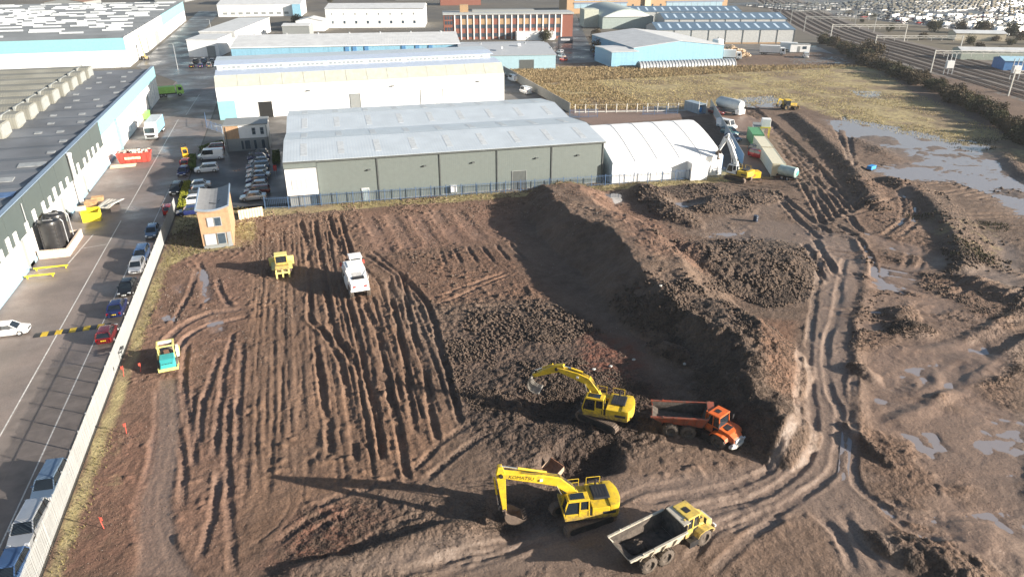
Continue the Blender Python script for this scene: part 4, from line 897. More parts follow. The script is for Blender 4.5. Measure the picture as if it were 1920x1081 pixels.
# roof in low ridges across the building
for k in range(26):
    y0 = k*8.15
    MB().prism([(y0,8.4), (y0+4.07,8.95), (y0+8.15,8.4), (y0+8.15,8.36), (y0,8.36)], -70, -.4, 'x').build("roof_bay", FROOF, Fa)
rr = random.Random(2)
for k in range(26):
    y0 = k*8.15
    for i in range(5):
        x = -4-i*6.2+rr.uniform(-1.5,1.5); nr = k < 14
        if rr.random() < .2: continue
        w_, l_ = (rr.uniform(2.5,4.5), 1.6) if nr else (1.2, .9)
        f = lambda y: 8.4+.55*(y-y0)/4.07
        MB().prism([(y0+1.0,f(y0+1.0)+.02), (y0+1.0+l_,f(y0+1.0+l_)+.02), (y0+1.0+l_,f(y0+1.0+l_)+.12), (y0+1.0,f(y0+1.0)+.12)], x-w_/2, x+w_/2, 'x').build("rooflight", RBLUE if nr and rr.random() < .4 else RPATCH, Fa)
for k in range(9):       # raised north-light monitors towards the middle of the roof
    y0 = 128+k*8.6; x1 = -13.5
    m = MB().prism([(y0,8.5), (y0+5.6,8.5), (y0+5.6,10.9), (y0+4.4,11.2), (y0+1.2,11.2), (y0,10.7)], -75, x1, 'x').build("roof_monitor", FROOF2, Fa)
    MB().prism([(y0+.4,8.9), (y0+5.2,8.9), (y0+5.2,10.7), (y0+4.3,11), (y0+1.3,11), (y0+.4,10.6)], x1, x1+.12, 'x').build("end_panel", mat('pale_monitor_end', (.26,.275,.27), .6), m)
    MB().box(x1-2.6, x1-2.2, y0-.1, y0+5.7, 8.6, 11.3).build("firewall", mat('pale_monitor_end', (.26,.275,.27), .6), m)
# wall facing the road: teal fascia on the far half, grey-green cladding on the near half, white below
MB().box(-.4, .12, 138, 211.9, 6.1, 9.0).build("teal_fascia", TEAL, Fa)
for k in range(17): MB().box(0, .1, 0+k*8.1, 8.0+k*8.1, 4.3, 8.9).build("cladding_panel", FACG, Fa)
MB().box(-.6, .16, 0, 212, 9.0, 9.12).build("coping", mat('blue_grey_flashing', (.2,.27,.36), .5), Fa)
yy = [70,72.4,76.5,79.6,82.4,87.2,91.0,95.5,98.8,101.8,105.5,109.2,113.5,117,121.5,125,128.6,132.5]
for i, y in enumerate(yy): MB().box(.05, .22, y, y+1.1, 4.0, 6.2-.25*(i%3)).build("white_pier", FACW, Fa)
for y in range(140, 211, 3): MB().box(.0, .16, y, y+1.4, 1.0, 5.6).build("white_pier", FACW, Fa)
for y, w_, h_ in ((84.5,2.2,4.1), (104.4,2.4,3.6), (119,1.2,3.2), (66,3,4.2), (153,3.2,4.4), (175,3.0,4.2), (192,3.2,4.0)):
    d = MB().box(.0, .14, y, y+w_, 0, h_).build("door", mat('grey_steel_door', (.30,.36,.38), .5), Fa); MB().box(.0,.3,y-.2,y,0,h_+.2).build("frame", MGREY, d)
MB().box(0, .14, 66, 150, 0, .5).build("blue_plinth", mat('blue_plinth_paint', (.25,.38,.48), .6), Fa)
MB().tube((.55,112.8,.3), (.55,112.8,8.6), .32, 14).tube((.55,112.8,8.6), (.55,112.8,9.0), .42, 14).build("flue", mat('flue_white', (.7,.7,.7), .4), Fa, smooth=True)
MB().tube((.25,87.8,3.5), (.25,87.8,8.4), .08, 6).build("drain_pipe", STEEL, Fa)
MB().box(-.3,.5,151,151.7,0,6.5).build("loading_pier", TEAL, Fa)
# second, taller factory beyond with saw-tooth roof
Fb = thing("sawtooth_factory", "far factory with rows of saw tooth rooflights and long white wall", "factory", (-57, 300, 0))
MB().box(-330, 0, 0, 190, 0, 9.2).build("wall", WHITE, Fb); MB().box(-330, .06, -.12, .03, 6.0, 10.2).build("teal_fascia", TEALX, Fb)
MB().box(0, .15, 0, 95, 6.2, 10.4).build("white_fascia", WHITE, Fb); MB().box(0, .15, 95.1, 190, 5.6, 10.6).build("teal_fascia", TEAL, Fb)
STG = mat('sawtooth_slope', (.12, .135, .15), .7, var=.2, scale=.1); SKYL = mat('glossy_rooflight', (.50, .53, .55), .25, var=.1)
for k in range(26):
    y0 = 2+k*7.2
    r = MB().prism([(y0,9.25), (y0+2.2,11.0), (y0+7.2,9.25)], -330, -.3, 'x').build("sawtooth_bay", STG, Fb)
    x = -2-rr.uniform(0,8)
    for i in range(11):
        w_ = rr.uniform(5,13)
        if rr.random() < (.75 if k > 5 else .25) and x-w_ > -200:
            MB().prism([(y0+1.4,10.41), (y0+2.0,10.92), (y0+1.9,11.02), (y0+1.3,10.51)], x-w_, x, 'x').build("rooflight", SKYL, r)
        x -= w_+rr.uniform(.8,5)
    if x > -320: MB().prism([(y0+1.4,10.41), (y0+2.0,10.92), (y0+1.9,11.02), (y0+1.3,10.51)], -320, x-3, 'x').build("rooflight", SKYL, r)
for y in (20, 44, 46, 68, 71, 74, 77, 100, 104, 108, 112, 150): MB().box(0,.3,y,y+.8,0,5.5).build("downpipe", MGREY, Fb)
Pl = thing("roof_plant_house", "white plant house standing on the sawtooth roof at far left", "plant house", (-172, 385, 9.3)); MB().box(0, 22, 0, 14, 0, 8).build("wall", WHITE, Pl); MB().box(-50, 0, 2, 14, 0, 6).build("wing", WHITE, Pl)
MB().box(10,11,-.3,0,0,6).build("duct", MGREY, Pl); MB().box(-.2,22.2,-.2,14.2,8,8.3).build("roof", WROOF, Pl)

# ---------------------------------------------------------------- machines (local +X is forward, y left)
def stadium(L_, h, n=7):
    r = h/2; pts = []
    for i in range(n+1): a = math.pi/2-math.pi*i/n; pts.append((L_/2-r+r*math.cos(a), r+r*math.sin(a)))
    for i in range(n+1): a = -math.pi/2-math.pi*i/n; pts.append((-L_/2+r+r*math.cos(a), r+r*math.sin(a)))
    return pts
def crawler(parent, L_, h, w_, y, m=MUDM, rz=0):
    st = stadium(L_, h); mb = MB().prism(st, y-w_/2+.04, y+w_/2-.04, 'y')
    per = [(Vector(a), Vector(b_)) for a, b_ in zip(st, st[1:]+st[:1])]; tot = sum((b_-a).length for a, b_ in per); n = int(tot/.19); step = tot/n; s = 0; k = 0
    for a, b_ in per:
        l = (b_-a).length
        while k*step < s+l:
            p = a+(b_-a)*((k*step-s)/l); d = (b_-a).normalized()
            mb.cbox((p.x-d.y*0+0, y, p.y), (.13, w_, .09), 0, 0, -math.atan2(d.y, d.x)); k += 1
        s += l
    o = mb.build("track", m, parent)
    MB().prism(stadium(L_-.5, h-.3), y-w_/2-.0, y+w_/2+.0, 'y').build("track_frame", DARKM, o, (0,0,.15)); return o
def wheel(parent, x, y, r, w_, rimm=RIMS, tyrem=TYREB, n=18, lugs=0):
    s = 1 if y > 0 else -1
    k = ("wheel", r, w_, rimm.name, tyrem.name, s, lugs)
    if k not in WM:
        prof = [(r*.56,-w_*.5), (r*.86,-w_*.5), (r*.97,-w_*.40), (r,-w_*.15), (r,w_*.15), (r*.97,w_*.40), (r*.86,w_*.5), (r*.56,w_*.5)]
        t = MB().lathe(prof, n, (0,0,0), 'y')
        for i in range(lugs):
            a = 2*math.pi*i/lugs
            for sd in (-1, 1): t.cbox(((r+.015)*math.cos(a+sd*.06), sd*w_*.24, (r+.015)*math.sin(a+sd*.06)), (.07, w_*.46, .09), 0, 0, -a)
        rm = MB().lathe([(0,s*w_*.30), (r*.16,s*w_*.32), (r*.20,s*w_*.22), (r*.46,s*w_*.20), (r*.58,s*w_*.44), (r*.56,-s*w_*.4), (0,-s*w_*.4)], n, (0,0,0), 'y')
        WM[k] = (t.mesh("tyre", tyrem, smooth=True), rm.mesh("rim", rimm, smooth=True))
    a, b_ = WM[k]; e = link("wheel", a, parent, (x, y, r)); link("rim", b_, e); return e
WM = {}
def plate_path(pts, th):
    """polygon around a centre line (x, z) with given thickness at each point"""
    L_, R_ = [], []
    for i, (p, h) in enumerate(zip(pts, th)):
        a = Vector(pts[max(i-1, 0)]); b_ = Vector(pts[min(i+1, len(pts)-1)]); d = (b_-a).normalized(); n = Vector((-d.y, d.x))*h/2
        L_.append((p[0]+n.x, p[1]+n.y)); R_.append((p[0]-n.x, p[1]-n.y))
    return L_+R_[::-1]
def text_part(txt, size, parent, m, loc, rot, name="lettering"):
    cu = bpy.data.curves.new(name, 'FONT'); cu.body = txt; cu.size = size; cu.extrude = .004; cu.align_x = 'CENTER'; cu.align_y = 'CENTER'; cu.resolution_u = 2
    tmp = bpy.data.objects.new("tmp", cu); COL.objects.link(tmp); dg = bpy.context.evaluated_depsgraph_get()
    me = bpy.data.meshes.new_from_object(tmp.evaluated_get(dg)); bpy.data.objects.remove(tmp)
    me.materials.clear(); me.materials.append(m); o = link(name, me, parent, loc); o.rotation_euler = rot; return o

def hydraulic(parent, p, q, r=.07, frac=.55, m=YEL):
    p, q = Vector(p), Vector(q); c = p+(q-p)*frac
    o = MB().tube(p, c, r, 10).build("cylinder", m, parent, smooth=True); MB().tube(c, q, r*.55, 8).build("rod", CHROME, o, smooth=True); return o

def excavator(label, loc, rz, B, K, T, buck, bodym=YEL, boomm=YEL, track_rz=0, word=None, slats=True, group="excavators", cabm=None):
    t = thing("excavator", label, "excavator", loc, rz, group); cabm = cabm or bodym
    und = bpy.data.objects.new("undercarriage", None); 
    u = MB().box(-1.2,1.2,-1.0,1.0,.35,.8).lathe([(0,1.1),(.75,1.1),(.75,.75),(0,.75)], 16, (0,0,0), 'z').build("undercarriage", DARKM, t)
    u.rotation_euler = (0,0,track_rz)
    for y in (-1.25, 1.25): crawler(u, 4.3, .88, .62, y)
    # upper structure
    arc = [(-2.78*math.cos(a), 2.78*math.sin(a)) for a in [R(x) for x in range(-30, 31, 10)]]
    MB().prism([(1.75,-1.4), (1.75,1.4), (-2.1,1.4)]+[(x,-y) for x, y in arc][0:0]+[(-2.4,1.39)]+[(-2.4,-1.39), (-2.1,-1.4)], 1.12, 1.42, 'z').build("platform", bodym, t, bev=.03)
    cw = [(-1.75,1.4)]+[(x,-y) for x, y in arc]+[(-1.75,-1.4)]
    MB().prism(cw, 1.2, 2.25, 'z').build("counterweight", bodym, t, bev=.08, smooth=True)
    MB().box(-1.74,-.35,-1.4,1.4,1.42,2.15).build("engine_housing", bodym, t, bev=.05)
    h = MB().box(-1.95,-.65,-.95,.55,2.15,2.34).build("engine_cover", mat('dark_engine_cover', (.03,.035,.045), .3), t, bev=.04)
    for i in range(5): MB().box(-1.85+i*.24,-1.70+i*.24,-.85,.45,2.342,2.36).build("grille_bar", DARKM, h)
    MB().tube((-1.2,-1.1,2.15), (-1.2,-1.1,2.75), .08, 10).build("exhaust", DARKM, t, smooth=True)
    g_ = MB().box(-.3,.02,1.2,1.402,1.5,2.1).build("side_grille", DARKM, t)
    MB().box(-.3,1.55,-1.4,-.62,1.42,1.98).build("tank", bodym, t, bev=.04); MB().box(.9,1.6,-1.35,-.7,1.98,2.02).build("step", DARKM, t)
    rl = MB()
    for p, q in (((1.5,-1.32,2.0),(1.5,-1.32,2.75)), ((.1,-1.32,2.0),(.1,-1.32,2.75)), ((1.5,-1.32,2.75),(.1,-1.32,2.75)), ((1.5,-1.32,2.4),(.1,-1.32,2.4)), ((-.5,-1.3,2.15),(-.5,-1.3,2.8)), ((-.5,-1.3,2.8),(-1.6,-1.3,2.8)), ((-1.6,-1.3,2.15),(-1.6,-1.3,2.8))): rl.tube(p, q, .025, 6)
    rl.build("handrail", bodym, t)
    MB().box(-.3,.9,-.5,.45,1.42,1.75).build("valve_cover", DARKM, t); MB().tube((-.1,-.35,1.75),(.5,-.35,1.85),.06,8).tube((-.1,-.15,1.75),(.6,-.2,1.95),.05,8).tube((-.1,.2,1.75),(.5,.3,1.9),.05,8).build("hoses", BLACK, t)
    # cab on the left front
    cb = MB().prism([(-.12,1.42), (1.72,1.42), (1.82,1.9), (1.55,2.95), (-.05,2.98)], .52, 1.36, 'y').build("cab", GLASS, t, bev=.04)
    fr = MB()
    for y in (.50, 1.38):
        for p, q in (((-.12,1.42),(-.06,3.0)), ((.62,1.42),(.62,3.0)), ((1.72,1.42),(1.83,1.9)), ((1.83,1.9),(1.56,3.0)), ((-.06,2.98),(1.56,2.96)), ((-.12,1.46),(1.74,1.46)), ((-.12,2.05),(.62,2.05))):
            fr.bar((p[0],y,p[1]), (q[0],y,q[1]), .07, .1)
    for x, z in ((1.56,2.96), (1.83,1.9), (-.06,2.98)): fr.bar((x,.5,z), (x,1.38,z), .09, .09)
    fr.build("cab_frame", cabm, cb); MB().box(-.1,.62,1.36,1.40,1.42,2.02).build("door_panel", cabm, cb); MB().box(.68,1.68,1.36,1.39,1.42,1.75).build("door_panel", cabm, cb)
    rf_ = MB().box(-.1,1.52,.5,1.38,2.98,3.08).build("cab_roof", cabm, cb, bev=.03); MB().box(.25,1.35,.62,1.26,3.082,3.11).build("roof_hatch", GLASS, rf_)
    MB().box(.25,.6,.7,1.1,1.6,2.3).build("seat", mat('red_seat', (.3,.05,.04), .7), cb)
    mr_ = MB().bar((1.7,1.4,2.4),(1.9,1.75,2.5),.03).box(1.85,1.92,1.68,1.85,2.3,2.65).build("mirror", BLACK, cb)
    # boom, stick and bucket
    F = (.28, 1.85); mid = ((F[0]+B[0])/2-.12, (F[1]+B[1])/2+.1); B2 = (B[0]+(K[0]-B[0])*.3, B[1]+(K[1]-B[1])*.3+.08)
    bo = MB().prism(plate_path([F, mid, B, B2, ((B2[0]+K[0])/2, (B2[1]+K[1])/2), K], [.42,.62,.78,.74,.58,.36]), -.27, .27, 'y').build("boom", boomm, t, bev=.03)
    MB().tube((K[0],-.36,K[1]), (K[0],.36,K[1]), .16, 12).tube((F[0],-.45,F[1]), (F[0],.45,F[1]), .18, 12).build("pivot_pin", DARKM, bo)
    MB().prism([(.0,1.4), (.65,1.4), (.5,1.95), (.1,2.05)], -.5, -.3, 'y').prism([(.0,1.4), (.65,1.4), (.5,1.95), (.1,2.05)], .3, .45, 'y').build("boom_bracket", bodym, t)
    m1 = (B[0]+.15, B[1]-.2)
    for y in (-.38, .38): hydraulic(t, (1.15,y,1.35), (m1[0],y,m1[1]), .09, .6, boomm)
    kd = Vector((T[0]-K[0], T[1]-K[1])).normalized(); back = (K[0]-kd.x*.75+kd.y*-.12*0, K[1]-kd.y*.75)
    nrm = Vector((kd.y, -kd.x)); nrm = nrm if nrm.x > 0 else -nrm          # outer (front) side of the stick
    st_ = MB().prism(plate_path([back, K, (K[0]+kd.x*.6, K[1]+kd.y*.6), T], [.30,.72,.62,.30]), -.2, .2, 'y').build("stick", boomm, t, bev=.025)
    up = Vector((-(K[1]-B2[1]), K[0]-B2[0])).normalized(); up = up if up.y > 0 else -up
    hydraulic(bo, (B2[0]-.3+up.x*.55, 0, B2[1]+up.y*.55-.1), (back[0], 0, back[1]), .10, .62, boomm)
    e1 = (K[0]+kd.x*.2+nrm.x*.5, K[1]+kd.y*.2+nrm.y*.5); e2 = (T[0]-kd.x*.45+nrm.x*.42, T[1]-kd.y*.45+nrm.y*.42)
    hydraulic(st_, (e1[0],0,e1[1]), (e2[0],0,e2[1]), .075, .6, boomm)
    MB().bar((e2[0],-.14,e2[1]), (T[0]-kd.x*.35,-.14,T[1]-kd.y*.35), .05,.1).bar((e2[0],.14,e2[1]), (T[0]-kd.x*.35,.14,T[1]-kd.y*.35), .05,.1).bar((e2[0],.0,e2[1]), (T[0]+nrm.x*.4,.0,T[1]+nrm.y*.4), .2,.1).build("bucket_link", DARKM, st_)
    for y in (-.14, 0, .14):
        hp_ = MB(); pp = [(F[0]+.1, F[1]+.45), (mid[0]-.25, mid[1]+.28), (B[0]-.1, B[1]+.45), (B2[0], B2[1]+.42), ((B2[0]+K[0])/2, (B2[1]+K[1])/2+.34)]
        for p, q in zip(pp[:-1], pp[1:]): hp_.tube((p[0],y,p[1]), (q[0],y,q[1]), .025, 6)
        hp_.build("hydraulic_hose", BLACK, bo)
    MB().box(B2[0]-.1, B2[0]+.12, .275, .36, B2[1]-.1, B2[1]+.08).build("work_lamp", LAMP, bo)
    MB().box(-2.2,-1.2,1.395,1.412,1.5,1.75).build("decal_stripe", mat('dark_decal', (.04,.04,.045), .5), t)
    if word:
        mp_ = ((B2[0]+K[0])/2, (B2[1]+K[1])/2); a_ = math.atan2(K[1]-B2[1], K[0]-B2[0])
        text_part(word, .42, bo, BLACK, (mp_[0], .275, mp_[1]), (R(90), a_, R(180)) if False else (R(90), 0, R(180)), "lettering").rotation_euler = Matrix(((-math.cos(a_), -math.sin(a_)*0+math.sin(a_)*-0, 0), (0,0,1), (-math.sin(a_), math.cos(a_), 0))).to_4x4().to_euler() if False else (R(90), a_, R(180))
    # bucket: curved shell, side plates, teeth. buck = (angle, width, open ribs)
    ang, bw, grid = buck
    M_ = Matrix.Translation((T[0],0,T[1])) @ Matrix.Rotation(-ang, 4, 'Y')
    shell = [(0,0), (.12,-.28), (.10,-.65), (-.10,-1.0), (-.48,-1.22), (-.95,-1.22), (-1.32,-1.02)]
    bm_ = MB(M_); bs = MUDM
    if grid:      # slatted riddle bucket
        for i in range(9):
            y = -bw/2+bw*i/8
            for a, b_ in zip(shell[:-1], shell[1:]): bm_.bar((a[0],y,a[1]), (b_[0],y,b_[1]), .05, .1)
        bm_.bar((-1.32,-bw/2,-1.02),(-1.32,bw/2,-1.02),.1,.06).bar((.1,-bw/2,-.6),(.1,bw/2,-.6),.08,.08).bar((0,-bw/2,0),(0,bw/2,0),.16,.16); bs = mat('worn_bucket_steel', (.36,.33,.29), .55, .4, var=.3)
    else:
        inner = [(x*.93-.02, z*.94+.01) for x, z in shell]
        bm_.prism(shell+inner[::-1], -bw/2, bw/2, 'y')
        for y in (-bw/2, bw/2-.04): bm_.prism(shell+[(-.62,-.35)], y, y+.04, 'y')
        for i in range(5): bm_.prism([(-1.28,-1.08), (-1.30,-.98), (-1.56,-.86)], -bw/2+.05+i*(bw-.2)/4, -bw/2+.17+i*(bw-.2)/4, 'y')
        bm_.prism([(-.1,.18),(.2,.1),(.15,-.25),(-.15,-.2)], -.25,-.18,'y').prism([(-.1,.18),(.2,.1),(.15,-.25),(-.15,-.2)], .18,.25,'y')
    bm_.build("bucket", bs, t)
    return t
KOMA = mat('dark_lettering', (.02,.03,.06), .5)
exA = excavator("yellow excavator with lettering on its boom, digging nearest the camera", (17.4, 38.85, gz(17.4,38.85)-.02), R(172), (2.1,4.0), (6.42,5.15), (6.15,1.75), (R(-8), 1.25, False), word="KOMATSU", track_rz=R(15))
exB = excavator("yellow excavator with slatted bucket reaching left, beside the dark clods", (24.0, 50.0, gz(24,50)-.02), R(145), (1.75,4.0), (4.65,4.75), (6.95,3.5), (R(25), 1.5, True), track_rz=R(-20))
exC = excavator("white armed excavator with yellow counterweight at the corner of the tent", (78.6, 112.6, gz(78.6,112.6)), R(118), (1.6,4.6), (3.4,7.6), (4.6,4.9), (R(40), 1.0, False), YEL, mat('white_boom', (.72,.73,.72), .45, dirt=.2), 0, None, cabm=mat('white_boom', (.72,.73,.72), .45))
bk = thing("spare_bucket", "rusty spare excavator bucket lying on the clods behind the near excavator", "bucket", (*(17.22, 45.41), gz(*(17.22, 45.41))+.2), R(25), None)
MB().prism([(-.9,0), (.2,-.1), (.65,.25), (.7,.7), (.62,.7), (.55,.3), (.2,.02), (-.9,.1)], -.8, .8, 'y').build("shell", RUST, bk); MB().prism([(-.9,.05), (.2,-.05), (.65,.25), (.65,.7)], -.84,-.78,'y').prism([(-.9,.05), (.2,-.05), (.65,.25), (.65,.7)], .78,.84,'y').build("side_plate", mat('pale_rust', (.45,.32,.22), .8), bk)
for i in range(5): MB().box(-1.15,-.85,-.78+i*.36,-.62+i*.36,.02,.09).build("tooth", RUST, bk)

MUDSHADE = mat('mud_and_shade_lining', (.085,.068,.055), .9, var=.35, scale=2.5, bump=.6, bscale=6)  # mud lining, darkened so the shade inside the tub is in its colour
def dump_truck(label, loc, rz, art, main, tubm, load=False, cabroof=None, wm=TYRE):
    """articulated hauler, origin on the ground under the articulation joint"""
    t = thing("dump_truck", label, "dump truck", loc, rz, "articulated dump trucks"); cabroof = cabroof or main
    t.scale = (.87,.87,.87)
    MB().box(-4.6,.1,-.45,.45,.75,1.15).build("rear_frame", DARKM, t)
    for x in (-3.72,-1.97):
        for y in (-1.18,1.18): wheel(t, x, y, .80, .62, wm, wm, 20, 16)
        MB().tube((x,-1.0,.8),(x,1.0,.8),.16,8).build("axle", DARKM, t)
    # dump body as separate plates
    z0, zr = 1.45, 2.75; W0, W1 = 1.05, 1.45
    tub = MB()
    def plate(q, th, n): 
        q = [Vector(p) for p in q]; n = Vector(n)*th; tub.loft([q, [p+n for p in q]])
    fl = [(-5.0,-W0,z0+.22),(-.55,-W0,z0-.0),(-.55,W0,z0-.0),(-5.0,W0,z0+.22)]; plate(fl, .1, (0,0,-1))
    plate([(-5.75,-W0,z0+.72),(-5.0,-W0,z0+.22),(-5.0,W0,z0+.22),(-5.75,W0,z0+.72)], .1, (0,0,-1))
    tb = tub.build("dump_body", tubm, t)
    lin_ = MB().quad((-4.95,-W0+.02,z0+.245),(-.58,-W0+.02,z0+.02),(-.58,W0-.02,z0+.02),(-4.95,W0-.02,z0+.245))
    lin_.quad((-5.7,-W0+.02,z0+.72),(-4.95,-W0+.02,z0+.245),(-4.95,W0-.02,z0+.245),(-5.7,W0-.02,z0+.72)).build("mud_shade_floor", MUDSHADE, tb)
    for s in (-1,1):
        MB().quad((-5.6,s*(W0-.05),z0+.72),(-4.98,s*(W0-.05),z0+.24),(-.6,s*(W0-.05),z0+.02),(-.24,s*(W1-.07),zr-.02)).quad((-5.6,s*(W0-.05),z0+.72),(-.24,s*(W1-.07),zr-.02),(-5.8,s*(W1-.07),zr-.37)).build("mud_shade_side", MUDSHADE, tb)  # inner sides dark up to the rim: mud plus painted shade
        sd_ = MB(); a = [Vector(p) for p in ((-5.75,s*W0,z0+.72),(-5.0,s*W0,z0+.22),(-.55,s*W0,z0),(-.15,s*W1,zr),(-5.9,s*W1,zr-.35))]; sd_.loft([a, [p+Vector((0,s*.09,0)) for p in a]]); sd_.build("body_side", tubm, tb)
        MB().bar((-5.92,s*(W1+.05),zr-.34),(-.1,s*(W1+.05),zr+.02),.18,.14).build("top_rail", tubm, tb)
        for i in range(4):
            x = -1.2-i*1.15; MB().bar((x,s*(W0+.14),z0+.15),(x,s*(W1+.12),zr-.1),.16,.1,(1,0,0)).build("body_rib", tubm, tb)
    fb = MB(); a = [Vector(p) for p in ((-.55,-W0,z0),(-.55,W0,z0),(-.15,W1,zr),(.0,W1*.9,zr+.45),(.0,-W1*.9,zr+.45),(-.15,-W1,zr))]; fb.loft([a, [p+Vector((.1,0,0)) for p in a]]); fb.build("headboard", MUDSHADE, tb)
    MB().prism([(-.2,zr+.35),(.5,zr+.42),(.5,zr+.5),(-.2,zr+.47)], -1.15, 1.15, 'y').build("canopy_lip", tubm, tb)
    for y in (-.6,.6): MB().tube((-2.9,y,1.1),(-1.3,y,1.5),.1,8).build("tipping_ram", DARKM, t)
    # tractor unit
    f = link("tractor_unit", MB().box(-.1,3.4,-.5,.5,.7,1.15).tube((0,0,.6),(0,0,1.3),.25,10).mesh("tractor_unit", DARKM), t, (0,0,0), art)
    for y in (-1.18,1.18):
        wheel(f, 2.2, y, .80, .62, wm, wm, 20, 16)
        MB().prism(plate_path([(1.25,1.25),(1.45,1.62),(1.9,1.74),(2.6,1.74),(3.0,1.6),(3.15,1.3)],[.07]*6), y-.36, y+.36, 'y').build("mudguard", main, f)
    cb = MB().prism([(.45,1.2),(1.75,1.2),(1.9,2.0),(1.72,3.2),(.5,3.2)], -.85, .85, 'y').build("cab", GLASS, f, bev=.05)
    fr = MB()
    for y in (-.86,.86):
        for p, q in (((.45,1.2),(.5,3.22)), ((1.12,1.2),(1.12,3.2)), ((1.78,1.2),(1.92,2.0)), ((1.92,2.0),(1.74,3.2)), ((.45,1.25),(1.8,1.25)), ((.48,2.0),(1.92,2.0))): fr.bar((p[0],y,p[1]),(q[0],y,q[1]),.07,.12)
    fr.build("cab_frame", main, cb); MB().box(.4,1.85,-.95,.95,3.2,3.36).build("cab_roof", cabroof, cb, bev=.06); MB().box(.5,1.1,-.88,.88,1.22,1.98).build("cab_panel", main, cb)
    MB().box(.8,1.3,-.3,.3,3.362,3.40).build("roof_vent", DARKM, cb)
    hd_ = MB().loft([[(1.85,-.95,1.15),(1.85,.95,1.15),(1.85,.9,2.12),(1.85,-.9,2.12)], [(3.1,-.9,1.1),(3.1,.9,1.1),(3.1,.82,1.92),(3.1,-.82,1.92)], [(3.75,-.8,1.0),(3.75,.8,1.0),(3.62,.72,1.6),(3.62,-.72,1.6)]]).build("bonnet", main, f, bev=.06)
    MB().box(3.60,3.80,-.6,.6,1.05,1.5).build("grille", mat('pale_grille', (.45,.47,.48), .4), hd_); MB().box(2.0,2.7,-.45,.45,2.02,2.10).build("bonnet_vent", DARKM, hd_)
    MB().prism([(3.4,-1.2),(3.75,-1.15),(3.98,-.6),(3.98,.6),(3.75,1.15),(3.4,1.2)], .62, .95, 'z').build("bumper", main if tubm != ORGD else mat('pale_bumper', (.6,.58,.54), .5), f, bev=.05)
    for y in (-.95,.95): MB().box(3.7,3.86,y-.16,y+.16,.98,1.2).build("headlight", LAMP, f)
    for y in (-1.25,1.25): MB().tube((1.8,y*.8,2.0),(2.1,y,2.3),.02,6).tube((2.1,y,2.3),(2.1,y,2.9),.02,6).box(2.06,2.12,y-.13,y+.13,2.4,2.95).build("mirror", DARKM, f)
    MB().tube((.2,-.7,1.2),(.2,-.7,3.3),.1,10).build("exhaust", main, f, smooth=True)
    for y in (-1.45,.9): MB().box(.4,1.6,y,y+.55,.55,1.15).build("side_tank", DARKM, f)
    return t
dump_truck("faded yellow articulated dump truck with open pale body at the bottom edge", (22.75, 34.15, gz(22.75,34.15)-.03), R(12), R(4), YELP, mat('worn_cream_body', (.52,.47,.38), .55, .1, var=.15, dirt=.35, dirtc=(.16,.13,.10)), cabroof=YELP)
dump_truck("orange articulated dump truck with turned cab at the foot of the bund", (32.2, 45.5, gz(32.2,45.5)-.15), R(-27), R(-38), ORG, ORGD)
# small heap of dark soil left in the yellow truck's body
hm = MB(); n, k = 12, 5; rr = random.Random(3); ring = []
for j in range(k+1):
    rj = 1-j/k; ring.append([(rj*1.0*math.cos(2*math.pi*i/n)*(1+.25*rr.uniform(-1,1)), rj*.85*math.sin(2*math.pi*i/n)*(1+.25*rr.uniform(-1,1)), .62*(1-rj**1.5)+.08*rr.uniform(-1,1)) for i in range(n)])
o = hm.loft(ring).build("soil_load", mat('dark_clod_soil', (.06,.045,.035), .95, var=.4, scale=4, bump=1, bscale=7), loc=(22.75-3.4*math.cos(R(12)), 34.15-3.4*math.sin(R(12)), gz(22.75,34.15)+1.33)); o.rotation_euler = (0,0,R(12)); tag(o, "small heap of dark soil left inside the yellow dump truck body", "soil heap")

# roller
TEALP = mat('teal_paint', (.05, .36, .36), .4, var=.06, dirt=.1); CRMY = mat('pale_yellow_paint', (.75, .66, .22), .45, var=.06, dirt=.12)
rl = thing("road_roller", "teal and pale yellow road roller by the pale fence", "roller", (-16.35, 72.3, gz(-16.35,72.3)), R(97))
MB().tube((1.55,-.95,.62),(1.55,.95,.62),.62,24).build("drum", mat('muddy_drum', (.26,.21,.17), .5, .3, var=.3), rl, smooth=True)
fr = MB(); fr.box(.8,2.35,-1.1,-.98,.45,.85).box(.8,2.35,.98,1.1,.45,.85).box(2.2,2.4,-1.1,1.1,.45,.85).box(.65,.85,-1.1,1.1,.45,.9); fr.build("drum_frame", CRMY, rl, bev=.03)
for y in (-.78,.78): wheel(rl, -1.25, y, .62, .46, CRMY, TYRE, 18, 14)
bd = MB().loft([[(-.55,-.78,.7),(-.55,.78,.7),(-.55,.7,1.62),(-.55,-.7,1.62)], [(-1.7,-.82,.7),(-1.7,.82,.7),(-1.7,.72,1.55),(-1.7,-.72,1.55)], [(-2.3,-.75,.75),(-2.3,.75,.75),(-2.25,.62,1.3),(-2.25,-.62,1.3)]]).build("engine_hood", TEALP, rl, bev=.05)
for i in range(4): MB().box(-2.27-.03*0,-2.2,-.5+i*.27,-.3+i*.27,1.28,1.325).build("grille_slot", DARKM, bd)
MB().box(-2.45,-2.3,-.95,.95,.55,.85).build("rear_bumper", CRMY, rl, bev=.03)
for y in (-.92,.92): MB().box(-2.3,-.4,y-.06,y+.06,.6,.85).build("side_skirt", CRMY, rl)
MB().box(-.5,.6,-.85,.85,.75,.95).build("floor_plate", DARKM, rl)
sf = MB()
for x in (-.5,.62):
    for y in (-.75,.75): sf.bar((x,y,.9),(x,y,2.45),.09,.09)
sf.build("canopy_post", CRMY, rl); cp = MB().box(-.65,.8,-.85,-.68,2.45,2.55).box(-.65,.8,.68,.85,2.45,2.55).box(-.65,-.5,-.68,.68,2.45,2.55).box(.65,.8,-.68,.68,2.45,2.55).build("canopy_frame", CRMY, rl)
